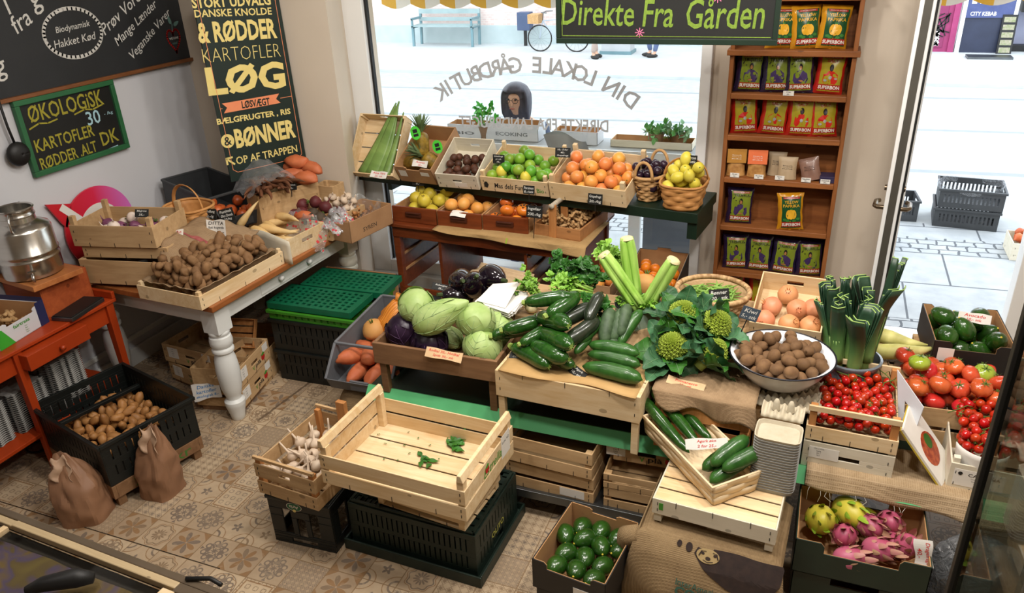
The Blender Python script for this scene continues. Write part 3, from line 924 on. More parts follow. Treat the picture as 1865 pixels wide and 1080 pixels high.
BX0,BX1,BY0,BY1=-0.487,0.142,4.41,4.60
BZ=[0.43,0.72,1.01,1.255,1.485,1.715,1.985]
bc=thing('bookcase','narrow oak bookcase of crisp bags standing between window and door','bookcase',TR((BX0+BX1)/2,BY0,0))
bw=(BX1-BX0)/2;bd=BY1-BY0
for s in (-1,1):
 MB().box(*sorted((s*bw,s*(bw-0.022))),0,bd,0,2.02).build('side_panel',wood('bookcase_oak_upright','#6d3d1c','#9a6033',2.5,0.5,'Z',9,0.06,0.05),bc,bevel=0.002)
MB().box(-bw+0.022,bw-0.022,bd-0.012,bd,0.05,2.0).build('back_panel',M_SHELFWOOD,bc)
for z in [0.12]+BZ:
 wide=z in (1.715,)
 MB().box(-bw+(0.022 if not wide else -0.015),bw-(0.022 if not wide else -0.015),-0.008 if not wide else -0.02,bd-0.012,z-0.03,z).build('shelf',M_SHELFWOOD,bc,bevel=0.003)
MB().box(-bw-0.02,bw+0.02,-0.025,bd,2.0,2.03).build('cornice',M_SHELFWOOD,bc,bevel=0.005)
bench=thing('display_bench','low green painted bench carrying the middle vegetable display','bench',TR(-0.45,2.575,0))
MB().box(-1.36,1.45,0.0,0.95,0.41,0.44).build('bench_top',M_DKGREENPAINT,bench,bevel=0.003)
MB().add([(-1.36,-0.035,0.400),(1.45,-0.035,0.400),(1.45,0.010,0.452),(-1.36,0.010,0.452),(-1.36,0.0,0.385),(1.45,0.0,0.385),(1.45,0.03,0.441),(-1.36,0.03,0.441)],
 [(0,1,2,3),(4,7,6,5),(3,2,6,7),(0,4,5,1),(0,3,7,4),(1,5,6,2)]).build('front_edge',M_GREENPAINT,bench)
for x in (-1.32,0.14,1.40):
 for y in (0.06,0.9):
  MB().box(x-0.02,x+0.02,y-0.02,y+0.02,0,0.41).build('leg',M_DKGREENPAINT,bench)
trolley=thing('trolley','low grey steel trolley on castors loaded with crates below the green bench','trolley',TR(-0.72,2.86,0))
MB().box(-0.37,0.37,-0.27,0.27,0.115,0.135).build('deck',M_STEEL,trolley,bevel=0.002)
MB().box(-0.37,0.37,-0.285,-0.265,0.10,0.14).box(-0.37,0.37,0.265,0.285,0.10,0.14).box(-0.385,-0.365,-0.285,0.285,0.10,0.14).box(0.365,0.385,-0.285,0.285,0.10,0.14).build('frame',
 M_STEEL,trolley,bevel=0.002)
for x in (-0.34,0.34):
 for y in (-0.25,0.25):
  cst=MB().box(x-0.03,x+0.03,y-0.035,y+0.035,0.085,0.102).box(x-0.024,x-0.018,y-0.02,y+0.02,0.04,0.09).box(x+0.018,x+0.024,y-0.02,y+0.02,0.04,0.09).build('castor',
   M_STEEL,trolley)
  MB().lathe([(0.0,-0.014),(0.034,-0.014),(0.041,-0.010),(0.041,0.010),(0.034,0.014),(0.0,0.014)],24,M=TR(x,y,0.041)@RY(pi/2)).build('wheel',M_RUBBER,cst,smooth=True,
   angle=40)
  # ======== produce
def nz(v,f=1.0,s=0.0):return noise.noise(Vector((v[0]*f+s*7.3,v[1]*f-s*3.1,v[2]*f+s*5.7)))
class Kind:
 """one sort of produce: makers build each variant once, later ones are copies"""
 def __init__(s,name,cat,makers):
  s.name,s.cat,s.makers,s.first,s.used=name,cat,makers,{},0
 def put(s,M,label,group=None,v=None):
  v=s.used%len(s.makers) if v is None else v
  s.used+=1
  if v not in s.first:
   o=s.makers[v](s.name);s.first[v]=o
   o.matrix_world=M
  else :
   o=copy_tree(s.first[v],M)
  return tag(o,label,s.cat,group)
 def heap(s,base,pts,label,group,seed=1,flat=None,r0=1.0,scale=True):
  g=random.Random(seed);out=[]
  for x,y,z,r in pts:
   R=flat_rot(g,flat) if flat is not None else rand_rot(g)
   out.append(s.put(base@TR(x,y,z)@R@SCL(r/r0),label,group))
  return out
def blob(name,mat,a,b,c,amp=0.0,freq=20,seed=0,bend=0.0,taper=0.0,nu=14,nv=10,pinch=0.0,parent=None,dent=0.0,ribs=0,rib=0.0):
 """ellipsoid-like fruit, long axis X"""
 def f(d):
  x,y,z=d
  k=1+amp*nz(d,1.7,seed)+amp*0.4*nz(d,4.0,seed+9)
  if ribs:k*=1-rib*(1-abs(cos(ribs/2.0*atan2(z,y))))*(1-x*x)**0.5
  t=1-taper*x
  if pinch:t*=1-pinch*exp(-((x-0.35)/0.35)**2)
  px=a*x*k
  if dent:px-=a*dent*(1 if x>0 else -1)*exp(-(1-x*x)*6)
  py,pz=b*y*t*k,c*z*t*k
  pz+=bend*a*(x*x-0.3)
  return (px,py,pz)
 return MB().ball(f,nu,nv,RY(-pi/2) if False else None).build(name,mat,parent,smooth=True)
def fruit(name,mat,r,h,prof=None,nu=18,nv=12,amp=0.0,seed=0,ribs=0,rib=0.0,parent=None,bend=0.0):
 """fruit with its axis on Z: PROF(s) scales the radius at s in -1..1"""
 def f(d):
  s=d.z
  k=(prof(s) if prof else 1.0)*(1+amp*nz(d,1.8,seed))
  if ribs:k*=1-rib*(1-abs(cos(ribs/2.0*atan2(d.y,d.x))))*(1-s*s)**0.3
  z=h*s
  if prof is None and False:pass
  return (r*d.x*k+bend*(s*s-0.4)*h,r*d.y*k,z)
 return MB().ball(f,nu,nv).build(name,mat,parent,smooth=True)
P_POTATO=plain('potato_skin','#6d4c2f','#94704a',14,0.75,0.15,60,var=0.12)
P_POTATO_W=plain('washed_potato_skin','#8f6034','#b07e48',10,0.55,0.08,60,var=0.12)
P_KIWI=plain('kiwi_skin','#5f432b','#80603f',30,0.8,0.25,220,var=0.12)
P_KIWI_END=plain('kiwi_stem_end','#3d2a16','#5a3f22',60,0.9)
P_TOM=plain('tomato_skin','#a01a0a','#bc3014',6,0.16,var=0.12,hvar=0.015,coat=0.2)
P_TOMB=plain('beef_tomato_skin','#b8301a','#d65a3a',5,0.2,var=0.12,hvar=0.03,coat=0.2)
P_TOMG=plain('green_tomato_skin','#7f9a2a','#a8b640',6,0.2,coat=0.2)
P_CALYX=plain('green_calyx','#3f5a1e','#5c7a2c',40,0.7)
P_AVO=plain('avocado_skin','#15330e','#2c5518',24,0.22,0.12,130,var=0.2,coat=0.35)
P_GRAPEFRUIT=plain('grapefruit_skin','#d8803a','#e2a050',7,0.35,0.06,220,var=0.08,hvar=0.05)
P_LIME=plain('lime_skin','#4f8420','#84b03a',6,0.32,0.06,220,var=0.15,hvar=0.06)
P_LEMON=plain('lemon_skin','#ccbc34','#dfd058',8,0.38,0.08,180,var=0.08)
P_PLUM=plain('plum_skin','#1c1220','#33202e',10,0.2,var=0.15)
P_QUINCE=plain('quince_skin','#c0a82a','#d8c548',7,0.45,0.05,40,var=0.08)
P_APRICOT=plain('apricot_skin','#dc8f38','#e8b060',7,0.5,var=0.05)
P_PERSIMMON=plain('persimmon_skin','#dd6a1c','#ea8c38',6,0.25,var=0.08,hvar=0.03,coat=0.2)
P_MANDARIN=plain('mandarin_skin','#d86c12','#e88a26',6,0.35,0.08,200,var=0.06)
P_BROWNFRUIT=plain('brown_fruit_skin','#3c2112','#5c3420',14,0.6,0.2,90,var=0.15)
P_AUB=plain('aubergine_skin','#0e0810','#1a0f1c',4,0.08,coat=0.7)
P_AUB_CAP=plain('aubergine_cap','#2a3a1c','#46562a',20,0.7)
P_COURG=plain('courgette_skin','#15380f','#2c5a1c',60,0.2,0.03,60,var=0.15,coat=0.35,stretch=(1,1,0.15))
P_COURG_D=plain('dark_courgette_skin','#171d14','#283322',40,0.28,coat=0.3)
P_CUKE=plain('cucumber_skin','#1d4416','#376428',30,0.3,0.15,120,var=0.12,coat=0.2,stretch=(1,1,0.3))
P_CUKE_D=plain('rough_cucumber_skin','#2a3f26','#4d6344',40,0.55,0.3,140,var=0.1,stretch=(1,1,0.3))
P_STEMG=plain('pale_green_stem','#6f8a35','#97ab58',20,0.6)
P_CABB=plain('green_cabbage_leaf','#86a650','#b9cb8c',9,0.45,0.7,11,var=0.06)
P_CABBR=plain('red_cabbage_leaf','#150d18','#35223a',9,0.34,0.8,13)
P_VEIN=plain('pale_leaf_vein','#8fae6c','#a9c088',20,0.5)
P_VEINK=plain('grey_green_leaf_vein','#5f8256','#769a6c',20,0.5)
P_VEINR=plain('purple_leaf_vein','#4a3150','#5c4062',20,0.5)
P_SWEET=plain('sweet_potato_skin','#a8502c','#c8744a',10,0.6,0.12,50,var=0.1)
P_SWEDE=plain('swede_skin','#b37a3c','#d2a05e',4,0.6,0.1,40)
P_YAM=plain('brown_carrot_skin','#4e2f1e','#75492e',14,0.75,0.15,60,var=0.15)
P_BEET=plain('beetroot_skin','#451a1e','#6e2a2c',8,0.6,0.12,50,var=0.15)
P_BEET_G=plain('earthy_beetroot_skin','#33291f','#54483a',8,0.8,0.15,50,var=0.15)
P_ONION=plain('orange_onion_skin','#a8431c','#c96a34',8,0.4,var=0.1)
P_TURNIP=plain('turnip_skin','#d8c0b0','#e6d8cc',6,0.5)
P_TURNIP_P=plain('purple_turnip_skin','#4c2038','#8a5070',5,0.45)
P_PARSNIP=plain('parsnip_skin','#cda25e','#e8cc96',8,0.65,0.12,50,var=0.05,stretch=(1,1,1))
P_GARLIC=plain('garlic_skin','#c4ac94','#dccab4',9,0.55,0.1,40,var=0.05)
P_GINGER=plain('ginger_skin','#a27848','#d0aa78',14,0.7,0.15,60,var=0.12)
P_JERU=plain('jerusalem_artichoke_skin','#8f5a30','#b9824e',14,0.6,0.15,60,var=0.12)
P_POMEG=plain('pomegranate_skin','#cf7a52','#e6b27e',4,0.42,0.05,40,var=0.06,hvar=0.03)
P_PINE=plain('pineapple_rind','#4c3c14','#a8862c',26,0.5,0.2,60)
P_PINE_LEAF=plain('pineapple_crown_leaf','#4c6238','#7f9468',12,0.55)
P_ALOE=plain('aloe_leaf','#46692c','#8aa85a',3,0.4,stretch=(3,0.6,1))
P_DRAGON=plain('pink_dragonfruit_skin','#a03a58','#bd6680',6,0.4,var=0.06)
P_DRAGON_S=plain('dragonfruit_scale','#b5587a','#b0a464',10,0.45)
P_DRAGON_Y=plain('yellow_dragonfruit_skin','#b8ac30','#d2c650',5,0.4)
P_DRAGON_YS=plain('green_dragonfruit_scale','#6a9a28','#a4b83c',10,0.45)
P_LEAF=plain('deep_green_leaf','#1c4a14','#3f7a2a',12,0.45,0.15,40,var=0.15)
P_LEAF_L=plain('light_green_leaf','#5c8f28','#8fbc48',14,0.5,0.1,40,var=0.1)
P_LEAF_KALE=plain('grey_green_leaf','#24502a','#52805a',7,0.5,0.2,30,var=0.1)
P_CELERY=plain('celery_stalk','#7aac34','#b4d474',5,0.4,0.1,60,stretch=(4,4,0.4))
P_CELERY_B=plain('celery_base','#c9b988','#dccfa4',20,0.6)
P_ROMAN=plain('romanesco_floret','#748a20','#9cac3e',20,0.6)
g=G('leek_green');sp=g.node('ShaderNodeSeparateXYZ');g.link(g.tc.outputs['Object'],sp.inputs[0])
P_LEEK=g.done(g.mix(g.noise(8,g.coord((4,4,0.3)))*0.5,g.ramp(N(g.nt,sp.outputs[2])+g.noise(6)*0.06,[(0.13,'#9dbf68'),(0.22,'#5d8a48'),(0.30,'#28482f'),(0.42,'#16301f')]),
 '#3c5a44'),0.42)
P_LEEK_W=plain('leek_pale','#86b050','#b4cf80',5,0.4,stretch=(1,1,0.2))
P_LEEK_E=plain('leek_cut_edge','#86a850','#a8c474',10,0.5)
P_BEAN=plain('green_bean','#648f34','#93b85a',8,0.45,var=0.15)
P_CORN=plain('corn_husk','#b9b860','#d8d28a',4,0.55,0.1,60,stretch=(4,4,0.4))
def mk_potato(mat,dims,seed):
 return lambda n:blob(n,mat,dims[0],dims[1],dims[2],0.22,2,seed,bend=0.12*sin(seed))
K_POTATO=Kind('potato','potato',[mk_potato(P_POTATO,(0.040+0.007*(i%3),0.031+0.002*(i%2),0.029),i*1.7) for i in range(6)])
K_POTATO_W=Kind('potato','potato',[mk_potato(P_POTATO_W,(0.040+0.007*(i%3),0.027,0.026),i*2.3+5) for i in range(5)])
K_SWEET=Kind('sweet_potato','sweet potato',[mk_potato(P_SWEET,(0.085+0.012*(i%3),0.042,0.040),i*3.1+2) for i in range(4)])
def mk_kiwi(i):
 def f(n):
  o=fruit(n,P_KIWI,0.0265,0.034,None,14,10,0.05,i)
  MB().lathe([(0.0001,0.0345),(0.004,0.0352),(0.006,0.0338),(0.0055,0.032)],10).build('stem_end',P_KIWI_END,o,smooth=True)
  return o
 return f
K_KIWI=Kind('kiwi','kiwi',[mk_kiwi(i) for i in range(4)])
K_BROWN=Kind('brown_fruit','fruit',[lambda n,i=i:fruit(n,P_BROWNFRUIT,0.026,0.028,None,12,8,0.14,i) for i in range(3)])
def star(mb,r,z,k=5,lift=0.3,w=0.22,seed=0):
 g=random.Random(seed)
 for i in range(k):
  a=2*pi*i/k+g.uniform(-0.15,0.15);c,s=cos(a),sin(a)
  q=r*g.uniform(0.85,1.15)
  for t0,t1,w0,w1 in ((0.1,0.6,w,w*0.8),(0.6,1.0,w*0.8,0.03)):
   v=[]
   for t,ww in ((t0,w0),(t1,w1)):
    for sg in (-1,1):
     v.append((c*q*t-s*sg*ww*r*0.5,s*q*t+c*sg*ww*r*0.5,z+lift*r*t*t))
   mb.add(v,[(0,1,3,2)])
 return mb
def mk_tomato(i):
 def f(n):
  o=fruit(n,P_TOM,0.0165,0.0155,None,12,8,0.03,i)
  star(MB(),0.011,0.0155,5,0.35,0.3,i).tube([(0,0,0.0145),(0.001,0,0.022)],0.0012,5).build('calyx',P_CALYX,o)
  return o
 return f
K_TOM=Kind('cherry_tomato','tomato',[mk_tomato(i) for i in range(3)])
def mk_beef(i,mat=None):
 def f(n):
  o=fruit(n,mat or P_TOMB,0.042,0.031,lambda s:1+0.06*s-(0.25 if s>0.96 else 0),22,12,0.07,i,ribs=9 if i%2 else 7,rib=0.12 if i%2 else 0.05)
  star(MB(),0.02,0.031,6,0.3,0.22,i).tube([(0,0,0.029),(0.002,0,0.040)],0.002,5).build('calyx',P_CALYX,o)
  return o
 return f
K_BEEF=Kind('beef_tomato','tomato',[mk_beef(i) for i in range(4)])
K_BEEFG=Kind('green_tomato','tomato',[mk_beef(1,P_TOMG)])
pear=lambda s:1.0-0.10*s-0.10*s*s if s>0 else 1.0
def mk_avo(i):
 def f(n):
  o=fruit(n,P_AVO,0.0365,0.050,lambda s:1.02-0.13*s-0.08*max(s,0),18,12,0.05,i)
  MB().lathe([(0.0001,0.0525),(0.003,0.052),(0.0042,0.0495),(0.004,0.046)],8).build('stem_end',P_QUINCE,o,smooth=True)
  return o
 return f
K_AVO=Kind('avocado','avocado',[mk_avo(i) for i in range(4)])
def citrus(name,cat,mat,r,h,nipple=0.0):
 def mk(i):
  def f(n):
   o=fruit(n,mat,r,h,(lambda s:1.0) if not nipple else (lambda s:1-0.12*s**8),16,11,0.035,i)
   MB().lathe([(0.0001,h+0.0012),(0.003,h+0.0008),(0.004,h-0.001)],8).build('stem_end',P_CALYX,o,smooth=True)
   return o
  return f
 return Kind(name,cat,[mk(i) for i in range(3)])
K_GRAPE=citrus('grapefruit','grapefruit',P_GRAPEFRUIT,0.041,0.038)
K_LIME=citrus('green_citrus','lime',P_LIME,0.036,0.034)
K_LEMON=citrus('lemon','lemon',P_LEMON,0.033,0.042,1)
K_MAND=citrus('mandarin','mandarin',P_MANDARIN,0.034,0.029)
K_PLUM=citrus('plum','plum',P_PLUM,0.026,0.027)
K_APRI=citrus('apricot','apricot',P_APRICOT,0.042,0.038)
def mk_quince(i):
 def f(n):
  o=fruit(n,P_QUINCE,0.044,0.047,lambda s:1+0.04*s-0.12*max(-s,0),18,12,0.16,i)
  star(MB(),0.011,0.046,5,0.6,0.4,i).build('calyx',P_KIWI_END,o)
  return o
 return f
K_QUINCE=Kind('quince','quince',[mk_quince(i) for i in range(3)])
def mk_pers(i):
 def f(n):
  o=fruit(n,P_PERSIMMON,0.044,0.033,None,18,12,0.05,i)
  star(MB(),0.024,0.031,4,0.15,0.8,i).lathe([(0.0001,0.037),(0.006,0.036),(0.007,0.031)],8).build('calyx',P_KIWI_END,o)
  return o
 return f
K_PERS=Kind('persimmon','persimmon',[mk_pers(i) for i in range(2)])
def mk_aub(i):
 def f(n):
  o=fruit(n,P_AUB,0.055,0.075,lambda s:1.03-0.2*s-0.1*max(s,0),22,14,0.03,i)
  mb=star(MB(),0.035,0.066,5,-0.6,0.5,i);mb.tube([(0,0,0.07),(0.004,0,0.095)],[0.011,0.008],8)
  mb.build('cap',P_AUB_CAP,o)
  return o
 return f
K_AUB=Kind('aubergine','aubergine',[mk_aub(i) for i in range(2)])
def long_veg(mat,L,r,bend,seed,tip=0.72,base=0.8,neck=True,ribs=0,nu=14,stem=None,knob=0.0):
 """courgette / cucumber lying along X, stem at -X"""
 def f(n):
  pts,rr=[],[]
  m=14
  for i in range(m+1):
   s=i/m
   e=(1-abs(2*s-1)**5)**0.5
   k=(base+(1-base)*min(1,s*2.5))*(1-(1-tip)*max(0,(s-0.75)/0.25))
   pts.append((L*(s-0.5),bend*L*(4*s*(1-s)-0.5),0.0));rr.append(max(0.0015,r*e*k))
  mb=MB().tube(pts,rr,nu)
  if ribs or knob:
   for j,p in enumerate(mb.v):
    a=2*pi*(j%nu)/nu
    q=1+knob*nz(p,90,seed)
    c=Vector(pts[j//nu]);mb.v[j]=tuple(c+(Vector(p)-c)*q)
  o=mb.build(n,mat,None,smooth=True)
  if neck:
   MB().tube([(-L/2+0.004,pts[0][1],0),(-L/2-0.012,pts[0][1]+0.002,0.001)],[r*0.42,r*0.32],6).build('stalk',P_STEMG,o,smooth=True,angle=40)
  tipb=MB();star(tipb,r*0.4,0,7,0.1,0.25,seed)
  tipb.build('blossom_end',P_STEMG,o,M=TR(L/2+0.0005,pts[-1][1],0)@RY(pi/2))
  return o
 return f
K_COURG=Kind('courgette','courgette',[long_veg(P_COURG,0.235,0.037,0.06,1),long_veg(P_COURG,0.215,0.039,-0.05,2),long_veg(P_COURG,0.25,0.037,0.03,3)])
K_COURG_D=Kind('dark_courgette','courgette',[long_veg(P_COURG_D,0.20,0.034,0.05,4,0.9),long_veg(P_COURG_D,0.22,0.033,-0.04,5,0.9)])
K_CUKE=Kind('cucumber','cucumber',[long_veg(P_CUKE,0.24,0.033,0.05,6,0.8,0.7,False,knob=0.06),long_veg(P_CUKE,0.2,0.033,0.02,7,0.8,0.75,False,knob=0.06)])
K_CUKE_D=Kind('rough_cucumber','cucumber',[long_veg(P_CUKE_D,0.17,0.031,0.03,8,0.75,0.75,False,knob=0.1),long_veg(P_CUKE_D,0.16,0.030,-0.03,9,0.75,0.75,False,knob=0.1)])
K_LONGCUKE=Kind('long_cucumber','cucumber',[long_veg(P_COURG,0.33,0.024,0.02,10,0.7,0.7,False,knob=0.04),long_veg(P_COURG,0.35,0.025,-0.02,11,0.7,0.7,False,knob=0.04)])
def leaf(mb,M,L,W,curl=0.6,cup=0.3,ruffle=0.0,seed=0,nu=8,nv=6,tip=0.5,waves=5,root=0.25):
 """leaf from M's origin along +X, top side +Z"""
 def f(u,v):
  s=(v-0.5)*2
  w=W*(root+(1-root)*sin(pi*min(1.0,u**0.8))**0.7)*(1 if u<0.97 else 0.55)*(1-tip*u*u*0.6)
  x=L*u;y=s*w*0.5
  z=-curl*L*u*u*0.6+cup*abs(s)**1.5*w*0.5+ruffle*W*abs(s)*sin(waves*2*pi*u+seed+s)*0.5
  x=x*(1-0.25*curl*u*u)
  return M@Vector((x,y,z+0.02*W*nz((u*3,v*3,seed),1)))
 return mb.grid(f,nu,nv)
def mk_cabbage(mat,r,h,seed,pointed=False):
 def f(n):
  def sf(d):
   k=1+0.05*nz(d,1.6,seed)+0.025*nz(d,5,seed)
   s=d.z
   if pointed:k2=(1-0.62*((s+1)/2)**1.6)
   else :k2=1
   return (r*d.x*k*k2,r*d.y*k*k2,h*s*(k if not pointed else 1))
  o=MB().ball(sf,20,14).build('head' if False else n,mat,None,smooth=True)
  g=random.Random(seed)
  for i in range(6):
   a0=2*pi*i/6+g.uniform(-0.3,0.3);span=g.uniform(0.75,1.05);top=g.uniform(0.45,0.85)
   def lf(u,v,a0=a0,span=span,top=top,i=i):
    s=(v-0.5)*2
    t=-pi/2+0.15+u*(pi/2+top*(1-0.35*s*s))
    wd=span*(0.25+0.75*sin(pi*min(1,0.15+u*0.8)))
    a=a0+s*wd
    d=Vector((cos(t)*cos(a),cos(t)*sin(a),sin(t)))
    e=1.025+0.02*(i%3)+0.06*u**6+0.03*abs(s)**4*(0.5+nz(d,6,seed+i))+0.012*cos(s*14)*(1-u)
    p=Vector(sf(d))*e
    return p
   ol=MB().grid(lf,9,10).build('outer_leaf',mat,o,smooth=True)
   vm=MB()
   out=lambda u,v:Vector(lf(u,v))*1.004
   vm.tube([out(0.05+0.9*q/8,0.5) for q in range(9)],[0.0032-0.0003*q for q in range(9)],5)
   for sd in (-1,1):
    for q in range(4):vm.tube([out(0.12+0.17*q+0.24*w,0.5+sd*0.42*w) for w in (0,0.35,0.7,1.0)],[0.0018,0.0014,0.0009,0.0005],4)
   vm.build('leaf_vein',P_VEINR if mat is P_CABBR else P_VEIN,ol,smooth=True)
  return o
 return f
K_CABB=Kind('green_cabbage','cabbage',[mk_cabbage(P_CABB,0.080,0.072,1),mk_cabbage(P_CABB,0.085,0.075,4)])
K_CABBP=Kind('pointed_cabbage','cabbage',[mk_cabbage(P_CABB,0.080,0.140,7,True)])
K_CABBR=Kind('red_cabbage','cabbage',[mk_cabbage(P_CABBR,0.084,0.078,11)])
def mk_root(mat,r,h,tail,seed,top_mat=None):
 def f(n):
  def pr(s):return (1-0.25*max(-s,0)**1.5)
  o=fruit(n,mat,r,h,pr,14,10,0.09,seed)
  MB().tube([(0,0,-h*0.96),(0.004,0.002,-h-tail*0.5),(0.012,0.0,-h-tail)],[r*0.16,r*0.07,0.001],6).build('root_tail',mat,o,smooth=True)
  mb=MB()
  for i in range(4):
   mb.tube([(0.004*cos(i*1.6),0.004*sin(i*1.6),h*0.95),(0.012*cos(i*1.6),0.012*sin(i*1.6),h+0.018)],[0.0035,0.002],5)
  mb.build('leaf_stubs',top_mat or P_CALYX,o,smooth=True)
  return o
 return f
K_BEET=Kind('beetroot','beetroot',[mk_root(P_BEET,0.04,0.037,0.04,i) for i in range(2)])
K_BEETG=Kind('earthy_beetroot','beetroot',[mk_root(P_BEET_G,0.038,0.037,0.045,i+4) for i in range(2)])
K_TURNIP=Kind('turnip','turnip',[mk_root(P_TURNIP,0.034,0.03,0.03,3),mk_root(P_TURNIP_P,0.036,0.032,0.03,5)])
K_SWEDE=Kind('swede','swede',[mk_root(P_SWEDE,0.064,0.060,0.02,8)])
K_CELERIAC=Kind('celeriac','celeriac',[mk_root(P_SWEDE,0.06,0.055,0.02,8)])
def mk_bulb(mat,r,h,neck,seed):
 def f(n):
  o=MB().lathe([(r*0.12,-h*0.9),(r*0.5,-h*0.85),(r*0.92,-h*0.35),(r,0.0),(r*0.86,h*0.4),(r*0.45,h*0.8),(r*0.2,h),(r*0.16,h+neck*0.5),(r*0.13,h+neck)],14,cap=True)
  for j,p in enumerate(o.v):
   a=atan2(p[1],p[0]);q=1-0.06*(1-abs(cos(3.5*a)))
   o.v[j]=(p[0]*q+max(0,p[2]-h)*0.3*sin(seed),p[1]*q+max(0,p[2]-h)*0.3*cos(seed),p[2])
  ob=o.build(n,mat,None,smooth=True)
  mb=MB()
  for i in range(7):mb.tube([(0.003*cos(i),0.003*sin(i),-h*0.88),(0.006*cos(i),0.006*sin(i),-h*0.98)],0.0007,4)
  mb.build('root_tuft',P_CELERY_B,ob)
  return ob
 return f
K_GARLIC=Kind('garlic_bulb','garlic',[mk_bulb(P_GARLIC,0.028,0.023,0.02,i) for i in range(3)])
K_GARLICL=Kind('garlic_bulb','garlic',[mk_bulb(P_GARLIC,0.03,0.025,0.06,i) for i in range(3)])
K_ONION=Kind('onion','onion',[mk_bulb(P_ONION,0.036,0.033,0.012,i) for i in range(2)])
def mk_ginger(mat,s,seed,name_seed=0):
 def f(n):
  g=random.Random(seed);mb=MB()
  def finger(p,d,L,r):
   pts,rr=[],[]
   for i in range(7):
    t=i/6
    pts.append(p+d*(L*t)+Vector((nz((t*2,seed,0),2),nz((t*2,seed,5),2),nz((t*2,seed,9),2)))*r*0.8)
    rr.append(r*(0.25 if i in (0,6) else 1.0+0.28*sin(t*15+seed)))
   mb.tube(pts,rr,8)
   return pts
  a=finger(Vector((-0.035*s,0,0)),Vector((1,g.uniform(-.3,.3),0)).normalized(),0.07*s,0.011*s)
  for k in (1,3,4):
   finger(a[k+1],Vector((g.uniform(-0.4,0.6),g.choice((-1,1)),g.uniform(-0.2,0.5))).normalized(),g.uniform(0.022,0.034)*s,0.0095*s)
  return mb.build(n,mat,None,smooth=True)
 return f
K_GINGER=Kind('ginger_root','ginger',[mk_ginger(P_GINGER,1.0,i) for i in range(5)])
K_JERU=Kind('jerusalem_artichoke','root vegetable',[mk_ginger(P_JERU,0.95,i+20) for i in range(4)])
def mk_parsnip(mat,L,r,seed):
 def f(n):
  pts,rr=[],[]
  for i in range(13):
   t=i/12
   pts.append((L*t,0.012*sin(t*4+seed),0.01*sin(t*3+seed*2)+0.02*t*t))
   rr.append(r*((0.45 if i==0 else 0.9 if i==1 else 1.0)*(1-t)**0.75*(1+0.05*sin(t*60))+0.05))
  o=MB().tube(pts,rr,12).build(n,mat,None,smooth=True)
  MB().lathe([(0.0001,0.004),(r*0.18,0.004),(r*0.3,0.001),(r*0.3,-0.004)],10,M=RY(-pi/2)).build('crown',P_KIWI_END,o,smooth=True)
  return o
 return f
K_PARSNIP=Kind('parsnip','parsnip',[mk_parsnip(P_PARSNIP,0.24,0.029,i) for i in range(4)])
K_YAM=Kind('brown_carrot','root vegetable',[mk_parsnip(P_YAM,0.13+0.02*i,0.019,i+6) for i in range(3)])
def mk_pom(i):
 def f(n):
  o=fruit(n,P_POMEG,0.045,0.041,None,20,12,0.06,i,ribs=6,rib=0.05)
  mb=MB()
  for k in range(6):
   a=2*pi*k/6
   mb.add([(0.008*cos(a-.45),0.008*sin(a-.45),0.039),(0.008*cos(a+.45),0.008*sin(a+.45),0.039),(0.013*cos(a),0.013*sin(a),0.058)],[(0,1,2)])
   mb.add([(0.0085*cos(a-.45),0.0085*sin(a-.45),0.038),(0.0085*cos(a+.45),0.0085*sin(a+.45),0.038),(0.0135*cos(a),0.0135*sin(a),0.057)],[(2,1,0)])
  mb.build('crown',P_POMEG,o)
  return o
 return f
K_POM=Kind('pomegranate','pomegranate',[mk_pom(i) for i in range(2)])
def mk_pineapple(n):
 r,h=0.048,0.07
 def f(d):
  a=atan2(d.y,d.x);s=d.z
  k=(1+0.05*(cos(8*a+16*s)*cos(8*a-16*s)))*(1-0.12*abs(s)**6)
  rr=(1-s**6)**0.35 if abs(s)<1 else 0
  q=sqrt(max(1e-9,d.x**2+d.y**2))
  return (r*d.x/q*k*rr,r*d.y/q*k*rr,h*s*1.05)
 o=MB().ball(f,40,26).build(n,P_PINE,None,smooth=True)
 mb=MB();g=random.Random(3)
 for i in range(34):
  a=i*2.4;t=i/34;L=0.065+0.06*(1-abs(t-0.55));lean=0.95-0.85*t
  M=TR(0.008*cos(a),0.008*sin(a),h+0.012*t)@RZ(a)@RY(-(pi/2-lean*0.75))
  leaf(mb,M,L,0.017,0.35*lean,0.5,0,i,5,2,0.9,root=0.8)
 mb.build('crown',P_PINE_LEAF,o,smooth=True)
 return o
K_PINEAPPLE=Kind('pineapple','pineapple',[mk_pineapple])
def mk_dragon(mat,smat,seed,L=0.058,r=0.043,k=5,long=1.0):
 def f(n):
  o=fruit(n,mat,r,L,lambda s:1-0.06*s,18,12,0.06,seed)
  mb=MB();g=random.Random(seed)
  ns_=22 if long==1.0 else 18
  for i in range(ns_):
   t=i/(ns_-1.0);a=i*2.4;s=-0.75+1.65*t;q=sqrt(max(0.03,1-min(s*s,0.97)))
   M=TR(r*0.97*q*cos(a),r*0.97*q*sin(a),L*s)@RZ(a)@RY(-(pi/2)+0.25-0.5*t*0+(0.25 if s<0.5 else 0.0))
   leaf(mb,M,(0.026+0.012*t)*long,0.022,-0.5,0.25,0,i,4,3,0.9,root=0.9)
  mb.build('scale',smat,o,smooth=True)
  return o
 return f
K_DRAGON=Kind('pink_dragonfruit','dragonfruit',[mk_dragon(P_DRAGON,P_DRAGON_S,i) for i in range(3)])
K_DRAGONY=Kind('yellow_dragonfruit','dragonfruit',[mk_dragon(P_DRAGON_Y,P_DRAGON_YS,8,0.078,0.055,5,1.2),mk_dragon(P_DRAGON_Y,P_DRAGON_YS,9,0.078,0.055,5,1.2)])
